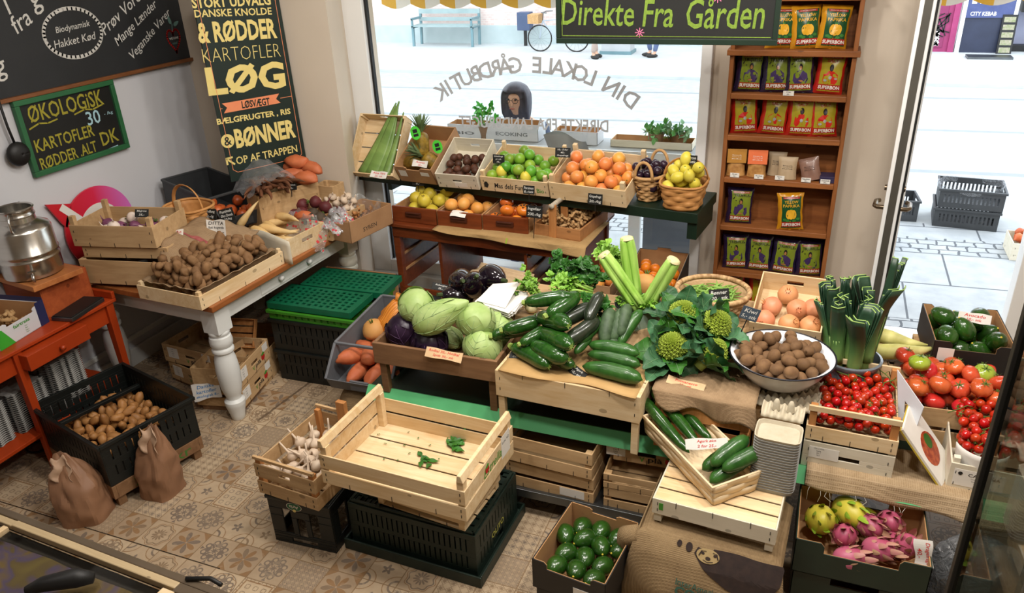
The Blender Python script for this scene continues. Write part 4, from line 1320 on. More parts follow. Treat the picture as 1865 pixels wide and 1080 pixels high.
def mk_romanesco(seed):
 def f(n):
  g=random.Random(seed)
  root=bpy.data.objects.new(n,None);COL.objects.link(root)
  mb=MB();R=0.056
  def floret(M,s):
   mb.lathe([(0.5*s,-0.3*s),(0.62*s,0.0),(0.45*s,0.45*s),(0.2*s,0.8*s),(0.0005,1.0*s)],7,M=M)
  for i in range(120):
   t=i/119.0;a=i*2.39996
   th=(1-t)*1.45+0.02
   d=Vector((sin(th)*cos(a),sin(th)*sin(a),cos(th)))
   p=Vector((d.x*R,d.y*R,(d.z+0.35*max(0,d.z)**3)*R*0.9))
   s=0.0115*(0.45+0.75*(1-t))
   Q=d.to_track_quat('Z','Y').to_matrix().to_4x4()
   M=TR(p)@Q
   floret(M,s)
   for k in range(6):
    b=k*1.047+i
    floret(M@TR(0.55*s*cos(b),0.55*s*sin(b),0.15*s)@RZ(b)@RY(0.6),s*0.5)
  mb.ball(lambda d:(d.x*R*0.95,d.y*R*0.95,(d.z+0.3*max(0,d.z)**3)*R*0.86-0.003),14,8)
  mb.build('head',P_ROMAN,root,smooth=True,angle=50)
  for i in range(12):
   a=2*pi*i/12+g.uniform(-0.2,0.2)
   lift=g.uniform(0.75,1.35) if i%2 else g.uniform(0.2,0.7)
   m2=MB()
   M=TR(0.035*cos(a),0.035*sin(a),-0.045)@RZ(a)@RY(-lift)
   L_,W_=g.uniform(0.12,0.165),g.uniform(0.085,0.12)
   leaf(m2,M,L_,W_,g.uniform(-0.2,0.8),g.uniform(0.3,0.6),0.16,g.uniform(0,6),12,8,0.3,3)
   ol=m2.build('leaf',P_LEAF_KALE if i%3 else P_LEAF,root,smooth=True)
   vm=MB();V_=[Vector(p) for p in m2.v];up_=M.to_3x3()@Vector((0,0,0.0012))
   vm.tube([V_[k*9+4]+up_ for k in range(12)],[0.0026-0.00017*k for k in range(12)],5)
   for k in (2,4,6,8):vm.tube([V_[k*9+4]+up_,V_[(k+1)*9+6]+up_,V_[(k+1)*9+7]+up_],0.0006,4).tube([V_[k*9+4]+up_,V_[(k+1)*9+2]+up_,V_[(k+1)*9+1]+up_],0.0006,4)
   vm.build('leaf_vein',P_VEINK,ol,smooth=True)
  m2=MB();m2.tube([(0,0,-0.075),(0,0,0.0)],[0.022,0.03],10);m2.build('stump',P_STEMG,root,smooth=True)
  return root
 return f
K_ROMAN=Kind('romanesco','romanesco',[mk_romanesco(1),mk_romanesco(2)])
def leafy_sprig(mb,base,d,L,W,n,g,size):
 """a stalk's worth of small cut leaves"""
 d=d.normalized()
 for i in range(n):
  t=g.uniform(0.15,1.0)
  p=base+d*(L*t)+Vector((g.uniform(-1,1),g.uniform(-1,1),g.uniform(-0.6,1)))*W*(0.4+0.6*t)
  Q=Vector((g.uniform(-1,1),g.uniform(-1,1),g.uniform(0.0,1.2))).normalized().to_track_quat('X','Z').to_matrix().to_4x4()
  for k in (-0.6,0.0,0.6):
   leaf(mb,TR(p)@Q@RZ(k),size*g.uniform(0.7,1.2),size*0.7,g.uniform(0.0,0.9),0.4,0.25,g.uniform(0,6),4,4,0.6,2)
def greens(name,label,M,L,n_stalk,n_leaf,size,seed,lm,sm,cat='leafy vegetable',bulb=None,spread=0.6):
 """a leafy bunch lying along +X"""
 T=thing(name,label,cat,M);g=random.Random(seed)
 st=MB();lf=MB()
 for i in range(n_stalk):
  d=Vector((1,g.uniform(-spread,spread),g.uniform(-0.1,0.75))).normalized()
  b=Vector((0,g.uniform(-0.02,0.02),g.uniform(0,0.02)))
  q=L*g.uniform(0.6,1.0)
  st.tube([b,b+d*q*0.5+Vector((0,0,0.01)),b+d*q*0.95],[0.006,0.005,0.002],6)
  leafy_sprig(lf,b+d*q*0.35,d,q*0.75,0.028,n_leaf,g,size)
 st.build('stalks',sm,T,smooth=True);lf.build('foliage',lm,T,smooth=True)
 if bulb:
  MB().ball(lambda d:(d.x*bulb*1.1,d.y*bulb,d.z*bulb*0.9+bulb*0.1),14,10,TR(-bulb*0.7,0,0)).build('bulb',P_CELERY_B,T,smooth=True)
 return T
 # ======== left wall: boards, signs, poster
def on_wall_left(px,py):return atX(px,py,XL+0.012)
def wallM(p,ang=0.0):
 return TR(p)@RZ(pi/2)@RX(pi/2)@RZ(ang)
def strokes(mb,pts,w,M=None,fn=None):
 """flat ribbon through 2D points"""
 n=len(pts)
 for i in range(n-1):
  a,b=Vector(pts[i]),Vector(pts[i+1]);d=(b-a)
  if d.length<1e-9:continue
  q=Vector((-d.y,d.x)).normalized()*w/2;e=d.normalized()*w*0.3
  c=[a-e+q,a-e-q,b+e-q,b+e+q]
  mb.add([(p.x,p.y,0) if not fn else fn(p.x,p.y) for p in c],[(0,1,2,3)],M)
 return mb
def ell(mb,cx,cy,rx,ry,w,M,n=40,t0=0,t1=2*pi):
 return strokes(mb,[(cx+rx*cos(t0+(t1-t0)*i/n),cy+ry*sin(t0+(t1-t0)*i/n)) for i in range(n+1)],w,M)
bb0,bb1=on_wall_left(0,168),on_wall_left(348,114)
bx_end=bb1.y;bz=(bb0.z+bb1.z)/2
bl=2.6;bh=1.05
bM=wallM(Vector((XL+0.016,bx_end-bl/2,bz+bh/2)))
bbd=thing('chalkboard','large dark chalkboard with white handwriting and wooden chalk ledge high on the left wall','chalkboard',bM)
MB().box(-bl/2,bl/2,-bh/2,bh/2,-0.012,0.0).build('board',M_SLATE_GREY,bbd)
MB().box(-bl/2,bl/2,-bh/2-0.02,-bh/2,-0.012,0.022).build('ledge',wood('ledge_wood','#6a3f22','#8a5834',2,0.5,'X',9),bbd,bevel=0.003)
iM=bM.inverted()
def bpt(px,py):
 p=iM@on_wall_left(px,py);return p.x,p.y
mb=MB()
for s,px,py,hgt,rot in (('Biodynamisk',132,50,0.040,3),('Hakket K\u00f8d',136,73,0.040,3),('Mange L\u00e6nder',248,42,0.062,27),('Veganske Varer',274,62,0.062,30),
 ('Pr\u00f8v Vores',222,20,0.062,27),('fra',36,38,0.08,24),('g',66,6,0.10,20),('l',10,8,0.09,20),('g',2,130,0.09,10)):
 x,y=bpt(px,py)
 write(mb,s,TR(x,y,0.001)@RZ(radians(rot)),height=hgt,bold=0.004,shear=0.2)
cx,cy=bpt(133,60);rx=abs(bpt(186,60)[0]-bpt(80,60)[0])/2;ry=abs(bpt(133,14)[1]-bpt(133,106)[1])/2
ell(mb,cx,cy,rx,ry*0.98,0.015,TR(0,0,0.001));ell(mb,cx,cy,rx*1.06,ry*1.06,0.004,TR(0,0,0.001))
mb.build('lettering',M_CHALK,bbd)
hx,hy=bpt(316,72)
heart=[(0.052*16*sin(t)**3/16,0.066*(13*cos(t)-5*cos(2*t)-2*cos(3*t)-cos(4*t))/14) for t in [2*pi*i/40 for i in range(41)]]
strokes(MB(),heart,0.012,TR(hx,hy,0.001)).build('heart_drawing',M_RED_PAINT,bbd)
mb=MB();leaf(mb,TR(hx+0.02,hy+0.08,0.002)@RZ(0.4),0.05,0.025,0,0);leaf(mb,TR(hx,hy+0.09,0.002)@RZ(1.8),0.05,0.025,0,0)
strokes(mb,[(hx,hy+0.05),(hx+0.01,hy+0.09)],0.006,TR(0,0,0.001));write(mb,'salad',TR(hx,hy-0.02,0.001),height=0.014)
mb.build('leaf_drawing',plain('teal_chalk','#5c7f78','#6a8d86',30,0.9),bbd)
write(MB(),'WE LOVE',TR(hx,hy+0.008,0.001),height=0.013,bold=0.02).build('lettering',M_CHALK,bbd)
gp4=[on_wall_left(*p) for p in ((22,180),(205,147),(230,272),(55,322))]
gc=(gp4[0]+gp4[1]+gp4[2]+gp4[3])/4
gw=((gp4[1]-gp4[0]).length+(gp4[2]-gp4[3]).length)/2;gh=((gp4[3]-gp4[0]).length+(gp4[2]-gp4[1]).length)/2
gM=wallM(Vector((XL+0.02,gc.y,gc.z)))
gs_=thing('framed_chalk_sign','green-framed chalkboard with yellow writing hanging below the large board','sign',gM)
MB().box(-gw/2+0.015,gw/2-0.015,-gh/2+0.015,gh/2-0.015,-0.01,0.0).build('board',M_SLATE,gs_)
mb=MB();f=0.028
for b in ((-gw/2,gw/2,gh/2-f,gh/2),(-gw/2,gw/2,-gh/2,-gh/2+f),(-gw/2,-gw/2+f,-gh/2+f,gh/2-f),(gw/2-f,gw/2,-gh/2+f,gh/2-f)):
 mb.box(*b,-0.012,0.014)
mb.build('frame',plain('sign_green_paint','#265a37','#2f6a42',4,0.5),gs_,bevel=0.003)
mb=MB()
for s,x,y,w,h,r in (('\u00d8KOLOGiSK',-0.01,0.115,0.47,0.085,0),('KARTOFLER',-0.075,-0.045,0.37,0.065,0),('R\u00d8DDER .ALT',-0.08,-0.135,0.36,0.062,1),('DK',0.2,
 -0.105,0.12,0.075,2)):
 write(mb,s,TR(x,y,0.001)@RZ(radians(r)),width=w,height=h,bold=0.012)
strokes(mb,[(-0.26,0.045),(-0.2,0.062),(-0.15,0.052),(-0.09,0.06)],0.008,TR(0,0,0.001));strokes(mb,[(0.02,0.06),(0.09,0.073),(0.14,0.062),(0.21,0.075)],0.008,TR(0,
 0,0.001))
mb.build('lettering',M_CHALK_Y,gs_)
mb=MB();write(mb,'30',TR(0.13,0.02,0.001),width=0.09,height=0.075,bold=0.01);write(mb,'- /kg',TR(0.235,0.02,0.001),width=0.06,height=0.022)
strokes(mb,[(-0.02,-0.2),(0.04,-0.187)],0.006,TR(0,0,0.001));strokes(mb,[(0.12,-0.175),(0.24,-0.165)],0.006,TR(0,0,0.001))
mb.build('price_lettering',M_CHALK_B,gs_)
lp=on_wall_left(27,280)
ld=thing('ladle','black plastic ladle hanging on the left wall beside the green-framed sign','ladle',TR(XL+0.035,lp.y,lp.z)@RZ(pi/2))
MB().grid(lambda u,v:((0.001+0.058*sin(v*pi/2))*cos(2*pi*u),-0.034*cos(v*pi/2)+0.0,(0.001+0.058*sin(v*pi/2))*sin(2*pi*u)),24,8,0.003).build('bowl',M_BLACK,ld,smooth=True)
MB().tube([(0.0,0.0,0.05),(-0.012,-0.005,0.14),(-0.018,-0.005,0.38)],0.013,8,flat=0.5).build('handle',M_BLACK,ld,smooth=True)
rc=atX(188,400,XL+0.04)
rM=wallM(Vector((XL+0.03,rc.y-0.01,0.90)))
rs=thing('round_sign','round red and pink speech-bubble sign standing behind the turnip crate','sign',rM)
mb=MB();R=0.235
mb.prism([(R*cos(t),R*sin(t)) for t in [2*pi*i/48 for i in range(48)]],-0.012,0.0)
mb.prism([(-R*0.62,R*0.80),(-R*1.25,R*0.98),(-R*1.0,R*0.45),(-R*0.9,R*0.3)],-0.012,0.0)
g=G('red_to_pink_print');sp=g.node('ShaderNodeSeparateXYZ');g.link(g.tc.outputs['Object'],sp.inputs[0])
mb.build('board',g.done(g.ramp(N(g.nt,sp.outputs[0])*2.0+0.5,[(0.1,'#c81f2c'),(0.5,'#d8264a'),(0.95,'#d673c4')]),0.45),rs)
mb=MB();mb.prism([(R*0.6*cos(t),R*0.6*sin(t)) for t in [2*pi*i/40 for i in range(40)]],0.0,0.001)
strokes(mb,[(-R*0.5,R*0.35),(-R*0.88,R*0.78)],0.04,TR(0,0,0.001));mb.build('white_disc',M_PAPER,rs)
mb=MB()
for cx_,cy_,a,b in ((0,0.0,0.085,0.035),(-0.03,0.01,0.05,0.045),(0.04,0.01,0.05,0.045),(0,-0.03,0.09,0.03)):ell(mb,cx_,cy_,a,b,0.011,TR(0,0,0.0022),24)
mb.prism([(-0.02+0.012*cos(i*0.7),0.075+0.012*sin(i*0.7)) for i in range(9)],0.001,0.0022)
mb.build('emblem',M_RED_PAINT,rs)
pr_=atY(558,290,YB-0.03)
dirp=Vector((0.44,0.9,0)).normalized();PW,PH=0.50,1.16
pc=Vector((pr_.x,pr_.y,0))-dirp*PW/2
pz=pr_.z
pM=TR(pc.x,pc.y,pz)@RZ(atan2(dirp.y,dirp.x))@RX(radians(90-1.5))
po=thing('poster_board','tall dark green poster board of cream lettering leaning in the corner by the window','poster',pM)
MB().box(-PW/2,PW/2,-0.03,PH,-0.012,0).build('board',M_POSTER,po)
pI=pM.inverted();pN=(pM.to_3x3()@Vector((0,0,1)))
def on_poster(px,py):
 r=ray(px,py);o=Vector((0,0,EYE));t=(pM.translation-o).dot(pN)/r.dot(pN)
 q=pI@(o+r*t);return q.x,q.y
def poster_line(mb,s,pl,pr2,hpx,bold,z=0.0008):
 a,b=on_poster(*pl),on_poster(*pr2);m=((pl[0]+pr2[0])/2,(pl[1]+pr2[1])/2)
 h=abs(on_poster(m[0],m[1]-hpx/2)[1]-on_poster(m[0],m[1]+hpx/2)[1])
 write(mb,s,TR((a[0]+b[0])/2,(a[1]+b[1])/2,z)@RZ(atan2(b[1]-a[1],b[0]-a[0])),width=sqrt((b[0]-a[0])**2+(b[1]-a[1])**2),height=h,bold=bold)
mb=MB()
for s,a,b,h,bo in (('STORT UDVALG',(349,6),(492.5,0),19,0.03),('DANSKE KNOLDE',(354,25),(494.6,20),14,0.02),('& R\u00d8DDER',(359.6,60),(503,51),40,0.035),('KARTOFLER',
 (369,102),(510,91),25,-0.022),('L\u00d8G',(376,149),(518.5,135),54,0.04),('B\u00c6LGFRUGTER , RIS',(395,223),(529,203),13,0.03),('B\u00d8NNER',(428,253),(537,233),
 37,0.04),('OP AF TRAPPEN',(430,293),(541,270),14,0.012)):poster_line(mb,s,a,b,h,bo)
cx_,cy_=on_poster(414.6,257);rr=abs(on_poster(414.6,244)[1]-cy_)
mb.prism([(cx_+rr*cos(i*pi/12),cy_+rr*sin(i*pi/12)) for i in range(24)],0,0.0008)
ax_,ay_=on_poster(420,294);strokes(mb,[(ax_+0.02,ay_-0.02),(ax_-0.02,ay_+0.018)],0.011,TR(0,0,0.001));strokes(mb,[(ax_+0.014,ay_+0.022),(ax_-0.022,ay_+0.02),(ax_-0.022,
 ay_-0.014)],0.011,TR(0,0,0.001))
mb.build('lettering',M_CREAM_PRINT,po)
mb=MB()
bx_,by_=on_poster(459,188);bw_=(on_poster(511,180)[0]-on_poster(407,196)[0])/2;bh_=abs(on_poster(459,179)[1]-on_poster(459,197)[1])/2
mb.add([(bx_-bw_,by_-bh_,.001),(bx_+bw_,by_-bh_,.001),(bx_+bw_*0.86,by_,.001),(bx_+bw_,by_+bh_,.001),(bx_-bw_,by_+bh_,.001),(bx_-bw_*0.86,by_,.001)],[(0,1,2,5),
 (5,2,3,4)])
for sx in (-1,1):
 strokes(mb,[(bx_+sx*bw_*1.02,by_),(sx*0.225,by_)],0.003,TR(0,0,0.001));strokes(mb,[(sx*0.225,0.04),(sx*0.225,1.1)],0.003,TR(0,0,0.001))
strokes(mb,[(-0.225,0.04),(-0.2,0.02),(0.2,0.02),(0.225,0.04)],0.003,TR(0,0,0.001))
mb.build('salmon_print',M_SALMON,po)
mb=MB();poster_line(mb,'L\u00d8SV\u00c6GT',(440,191),(491,184),14,0.03,0.0018);write(mb,'&',TR(cx_,cy_,0.0018),height=rr*1.25,bold=0.01)
mb.build('dark_lettering',M_POSTER,po)
hb=[atY(x,y,3.6) for x,y in ((1015,75),(1413,83))]
hw=(hb[1]-hb[0]).length
hM=upright((hb[0]+hb[1])/2+Vector((0,0,0.16)),degrees:=math.degrees(atan2((hb[1]-hb[0]).y,(hb[1]-hb[0]).x)))
hs=thing('hanging_chalk_sign','black hanging board with lime handwriting in front of the shop window','sign',hM)
MB().box(-hw/2,hw/2,-0.16,0.17,-0.02,0).build('board',M_SLATE,hs)
mb=MB()
for b in ((-hw/2-0.004,hw/2+0.004,-0.165,-0.14),(-hw/2-0.004,hw/2+0.004,0.15,0.175),(-hw/2-0.004,-hw/2+0.018,-0.14,0.15),(hw/2-0.018,hw/2+0.004,-0.14,0.15)):mb.box(*b,
 -0.024,0.006)
mb.build('frame',M_DKGREENPAINT,hs,bevel=0.002)
for x in (-hw/2+0.08,hw/2-0.08):MB().tube([(x,0.17,-0.01),(x,ZC-hM.translation.z,-0.01)],0.002,6).build('cord',M_BLACK,hs)
mb=MB();write(mb,'Direkte Fra',TR(-0.21,-0.03,0.001)@RZ(-0.02),width=0.52,height=0.115,bold=0.008,shear=0.1);write(mb,'G\u00e5rden',TR(0.27,-0.035,0.001),width=0.33,
 height=0.125,bold=0.008,shear=0.1)
for a,b in (((-hw/2+0.025,-0.13),(hw/2-0.025,-0.132)),((-hw/2+0.025,-0.13),(-hw/2+0.025,0.15))):strokes(mb,[a,b],0.003,TR(0,0,0.001))
mb.build('lettering',M_CHALK_G,hs)
mb=MB()
for cx_,cy_ in ((-0.10,-0.115),(0.235,0.03)):
 for k in range(4):strokes(mb,[(cx_-0.02*cos(k*0.785),cy_-0.02*sin(k*0.785)),(cx_+0.02*cos(k*0.785),cy_+0.02*sin(k*0.785))],0.0035,TR(0,0,0.001))
mb.build('flower_drawing',M_CHALK_P,hs)
# ======== crisp bags
def crisp_bag(kind,label,M,w=0.145,h=0.205,d=0.058,seed=0,group=None):
 g=random.Random(seed)
 T=thing('crisp_bag',label,'crisp bag',M,group)
 p1,p2=g.uniform(0,6),g.uniform(0,6)
 def bul(x,z):
  u,v=min(1,abs(2*x/w)),min(1,abs(2*z/h))
  return 0.5*d*((1-u**2.4)*(1-v**3.2))**0.6+0.004*sin(16*x/w+p1)*sin(13*z/h+p2)*(1-u)+0.0015*sin(x*260+z*130)*v**4
 def wd(z):return 1-0.10*(1-(2*z/h)**2)+0.02*sin(z*90+p1)
 def S(x,z,e=0.0):return (x*wd(z),-bul(x,z)-e,z+h/2)
 body={'truffle':plain('purple_bag_foil','#1c142c','#2c2042',4,0.2,coat=0.6),'salt':plain('red_bag_foil','#9c1410','#b8261a',4,0.2,coat=0.6),'paprika':plain('yellow_bag_foil',
  '#b07410','#cc9020',4,0.2,coat=0.6)}[kind]
 mb=MB()
 mb.grid(lambda u,v:S((u-0.5)*w,(v-0.5)*h),14,16)
 mb.grid(lambda u,v:(lambda q:(q[0],-q[1]*0.9+0.001,q[2]))(S((0.5-u)*w,(v-0.5)*h)),14,16)
 mb.build('bag',body,T,smooth=True)
 panel={'truffle':plain('lime_bag_print','#62701c','#7c8a28',6,0.3),'salt':plain('mustard_bag_print','#8a7c18','#a49426',6,0.3),'paprika':plain('green_bag_print',
  '#123c20','#1b4e2a',6,0.3)}[kind]
 x0,x1=-0.34*w,0.42*w
 MB().grid(lambda u,v:S(x0+(x1-x0)*u,(-0.43+0.84*v)*h,0.0007),10,12).build('print_panel',panel,T,smooth=True)
 f=lambda x,y:S(x,y,0.0014)
 f2=lambda x,y:S(x,y,0.0021)
 xm=(x0+x1)/2
 red=plain('crimson_bag_print','#8c1c18','#a8281f',6,0.3)
 def disc(mb,cx,cy,rx,ry,fn,n=16):
  vs=[fn(cx,cy)]+[fn(cx+rx*cos(2*pi*i/n),cy+ry*sin(2*pi*i/n)) for i in range(n)]
  mb.add(vs,[(0,1+i,1+(i+1)%n) for i in range(n)])
  return mb
 mb=MB().grid(lambda u,v:S(x0+(x1-x0)*u,(-0.40+0.135*v)*h,0.0014),10,2);mb.grid(lambda u,v:S(x0+(x1-x0)*(0.08+0.84*u),(0.35+0.05*v)*h,0.0014),8,1)
 mb.build('brand_band',red if kind!='truffle' else plain('rust_bag_print','#8f3a1c','#a34722',6,0.3),T,smooth=True)
 mb=MB();write(mb,'SUPERBON',Matrix(),width=(x1-x0)*0.95,height=0.085*h,bold=0.03,fn=lambda x,y:f2(x+xm,y-0.335*h))
 write(mb,'CHIPS DE MADRID',Matrix(),width=(x1-x0)*0.7,height=0.02*h,fn=lambda x,y:f2(x+xm,y+0.375*h))
 mb.build('lettering',plain('white_bag_print','#d8d4cc','#e4e0d8',6,0.4),T)
 if kind=='paprika':
  mb=MB();write(mb,'YELLOW',Matrix(),width=(x1-x0)*0.72,height=0.075*h,bold=0.01,fn=lambda x,y:f(x+xm,y+0.27*h));write(mb,'PAPRIKA',Matrix(),width=(x1-x0)*0.86,
   height=0.075*h,bold=0.01,fn=lambda x,y:f(x+xm,y+0.17*h))
  for dx in (-0.1,0.0,0.1):disc(mb,xm+dx*w,-0.06*h,0.115*w,0.135*h*(1-abs(dx)),f)
  mb.build('pepper_print',plain('pepper_yellow_print','#c98f1c','#dcae34',5,0.3),T)
  mb=MB();disc(mb,xm,0.085*h,0.06*w,0.02*h,f2)
  for dx,dy in ((-0.25,-0.2),(0.26,-0.18),(-0.15,-0.23),(0.12,-0.23)):disc(mb,xm+dx*w,dy*h,0.08*w,0.035*h,f,8)
  mb.build('leaf_print',plain('leaf_bag_print','#2f6a2c','#3f7a36',6,0.3),T)
 else :
  dark=plain('black_bag_print','#151214','#211c1e',6,0.3)
  write(MB(),'TRUFFLE' if kind=='truffle' else 'SALT',Matrix(),width=(x1-x0)*(0.8 if kind=='truffle' else 0.5),height=0.07*h,bold=0.02,fn=lambda x,y:f(x+xm,y+0.29*h)).build('flavour_lettering',
   dark if kind=='truffle' else red,T)
  mb=MB();disc(mb,xm,0.13*h,0.075*w,0.085*h,f)
  if kind=='truffle':
   for i in range(14):
    px_,py_=x0+(x1-x0)*((i*0.37)%1)*0.96+0.002,(-0.2+0.5*((i*0.618)%1))*h
    if abs(px_-xm)>0.17*w:disc(mb,px_,py_,0.024*w,0.02*h,f,6)
  mb.build('hair_print',dark,T)
  mb=MB();disc(mb,xm,0.11*h,0.05*w,0.05*h,f2,10)
  if kind=='truffle':disc(mb,xm,-0.2*h,0.1*w,0.025*h,f2,10)
  mb.build('face_print',plain('brown_bag_print','#8f6238','#a5744a',6,0.3) if kind=='truffle' else plain('grey_bag_print','#39343a','#4a444a',6,0.3),T)
  coat=plain('violet_bag_print','#33244a','#46345f',6,0.3) if kind=='truffle' else plain('scarlet_bag_print','#a81c14','#c4281c',6,0.3)
  mb=MB();mb.add([f(xm+a*w,b*h) for a,b in ((0,-0.08),(-0.09,0.05),(0.09,0.05),(0.25,-0.03),(0.27,-0.18),(0.2,-0.255),(-0.2,-0.255),(-0.27,-0.18),(-0.25,-0.03))],
   [(0,i,i+1) for i in range(1,8)]+[(0,8,1)])
  mb.build('coat_print',coat,T)
  if kind=='salt':
   mb=MB();disc(mb,xm,-0.1*h,0.06*w,0.045*h,f2,10);disc(mb,xm-0.17*w,-0.17*h,0.07*w,0.03*h,f2,8);disc(mb,xm+0.2*w,-0.12*h,0.06*w,0.02*h,f2,8)
   mb.build('drum_print',plain('pale_bag_print','#8a8a88','#a5a49e',6,0.3),T)
 return T
def bag_at(kind,label,px,pyb,shelf_z,yaw,tilt,hscale=1.0,seed=0,y=BY0+0.055,group=None):
 p=atY(px,pyb,y);s=hscale
 M=TR(p.x,y,shelf_z+0.001)@RZ(radians(yaw))@RX(radians(-tilt))@SCL(s)
 return crisp_bag(kind,label,M,seed=seed,group=group)
BAGROWS=((BZ[5],'paprika',((1420,80),(1467,80),(1513,80)),'yellow crisp bag with a pepper print on the top shelf, {o}',14),(BZ[4],'truffle',((1361,158),(1411,158),
 (1455,158)),'purple crisp bag on the shelf above the red bags, {o}',10),(BZ[4],'salt',((1506,162),),'red crisp bag beside the purple ones on the second shelf',
 -4),(BZ[3],'salt',((1355,235),(1405,235),(1456,238),(1498,240)),'red crisp bag in the row of four red bags, {o}',6),(BZ[1],'truffle',((1345,392),),'purple crisp bag standing alone at the end of its shelf',
 6),(BZ[0],'truffle',((1339,476),(1380,480),(1424,484),(1473,490)),'purple crisp bag on the lowest visible shelf, {o}',4))
for z,kind,pts,lab,yaw in BAGROWS:
 objs=[crisp_bag(kind,lab,TR(atY(px,py,BY0+0.05).x,BY0+0.05+0.004*(i%2),z+0.001)@RZ(radians(yaw-4*(i%3)))@RX(radians(-7))@RY(radians(4*sin(i*2.3+z*9))),w=0.152,
  h=0.214,d=0.066,seed=int(z*100)+i) for i,(px,py) in enumerate(pts)]
 if len(objs)>1:name_by_place(objs,lab)
crisp_bag('paprika','yellow crisp bag tilted forward in the middle of a half-empty shelf',TR(atY(1440,405,BY0+0.02).x,BY0+0.015,BZ[1]+0.001)@RZ(radians(3))@RX(radians(-6))@RY(radians(-5)),
 w=0.145,h=0.215,seed=77)
ob=[crisp_bag('salt','',TR(x,BY0+0.08,0.121)@RX(radians(-6)),w=0.16,h=0.27,seed=90+i) for i,x in enumerate((-0.38,-0.2,-0.02))]
name_by_place(ob,'red crisp bag on the bottom shelf behind the pomegranate box, {o}')
def pouch(label,x,w,h,d,mat,head,yaw,tilt,yy=0.05,lean=0,seed=0):
 T=thing('snack_pouch',label,'snack bag',TR(x,BY0+yy,BZ[2]+0.001)@RZ(radians(yaw))@RX(radians(-tilt))@RY(radians(lean)))
 def S(x,z,s):
  u,v=abs(2*x/w),z/h
  return (x*(1-0.1*sin(pi*v)),s*0.5*d*max(0,(1-u**2.5))**0.6*max(0,1-v**1.6)**0.5*(1+0.25*nz((x*40,z*40,s),1,seed)),z)
 mb=MB().grid(lambda u,v:S((u-0.5)*w,v*h,-1),10,10).grid(lambda u,v:S((0.5-u)*w,v*h,1),10,10)
 mb.build('pouch',mat,T,smooth=True)
 if head:MB().box(-w/2,w/2,-0.5*d-0.002,-0.5*d,h*0.5,h*1.03).build('header_card',head,T)
 mb=MB()
 for k in range(3):write(mb,('Snack','Tørret frugt','Kiks')[k],Matrix(),width=w*0.5,height=h*0.035,fn=lambda x,y,k=k:(x,-0.5*d-0.0026 if head else S(x,h*(0.62-0.07*k)+y,
  -1)[1]-0.0012,h*((0.8 if head else 0.62)-0.07*k)+y))
 mb.build('lettering',M_PAPER if head else M_BLACK_INK,T)
 return T
MX=plain('dried_fruit_fill','#8a5a2c','#c99a5c',26,0.35,coat=0.4);MK=plain('kraft_pouch','#9c8668','#b09a7c',8,0.5);MPK=plain('nut_pouch','#6f4f42','#8a6858',20,
 0.4,coat=0.3)
pouch('clear bag of dried fruit under a mustard header card on the shelf',-0.41,0.105,0.15,0.05,MX,plain('mustard_card','#a8742c','#b5823a',6,0.5),8,5,seed=1)
pouch('clear bag of dried fruit under an orange header card on the shelf',-0.295,0.105,0.15,0.05,MX,plain('coral_card','#d8683c','#e0784a',6,0.5),5,5,seed=2)
pouch('pale pouch half hidden behind the upright kraft pouch',-0.19,0.1,0.135,0.04,MK,None,0,4,0.1,seed=3)
pouch('upright kraft pouch with small print in the middle of the shelf',-0.13,0.105,0.125,0.045,MK,None,3,6,0.04,seed=4)
pouch('brown nut pouch lying askew at the end of the shelf',0.005,0.11,0.125,0.045,MPK,None,-4,10,0.05,-16,seed=5)
for k in range(3):
 T=thing('chocolate_bar','dark violet boxed bar in the low stack on the shelf, %s'%('bottom one','middle one','top one')[k],'chocolate',TR(0.085,BY0+0.05,BZ[2]+0.001+0.0115*k),
  'boxed bars in a stack')
 MB().box(-0.04,0.04,-0.04,0.06,0,0.011).build('box',plain('indigo_box','#2a2540','#383252',6,0.4),T,bevel=0.001)
for px,py,tx in ((1338,319,'Mango'),(1382,322,'Kokos'),(1420,324,'Figner'),(1468,328,'N\u00f8dder'),(1503,331,'Chokolade')):
 p=atY(px,py,BY0-0.012)
 price_tag('small cream shelf tag hung below the snack bags, reading %s'%tx.lower(),upright(p,0,-4),0.05,0.026,[tx,'35,-'],M_PAPER,M_BLACK_INK,t=0.001)
p=atY(1436,170,BY0-0.012)
price_tag('small cream tag on the shelf edge above the red bags',upright(p,0,-4),0.055,0.026,['Chips','30,-'],M_PAPER,M_BLACK_INK,t=0.001)
# ======== the laid-out goods
def at_M(x,y,z,deg=0.0):return TR(x,y,z)@RZ(radians(deg))
def line_M(pxa,pxb,z,depth,tilt=0.0):
 """frame for a box whose front lower edge runs through two picture points at height z; origin at its base centre"""
 a,b=at(*pxa,z),at(*pxb,z)
 d=b-a
 return TR((a+b)/2)@RZ(atan2(d.y,d.x))@RX(tilt)@TR(0,depth/2,0),d.length
def tag_px(label,px,py,z_or_y,w,h,lines,yaw=0,tilt=10,roll=0,stick=0.05,plane='z',**kw):
 p=at(px,py,z_or_y) if plane=='z' else atY(px,py,z_or_y)
 return price_tag(label,upright(p,yaw,tilt,roll),w,h,lines,stick=stick,**kw)
def paper_px(label,px,py,z,w,h,lines,yaw=0,tilt=35,roll=0,ink=None,mat=None,**kw):
 p=at(px,py,z)
 return price_tag(label,upright(p,yaw,tilt,roll),w,h,lines,mat or M_KRAFT,ink or M_RED_INK,wavy=True,name='price_slip',**kw)
TT=0.7225
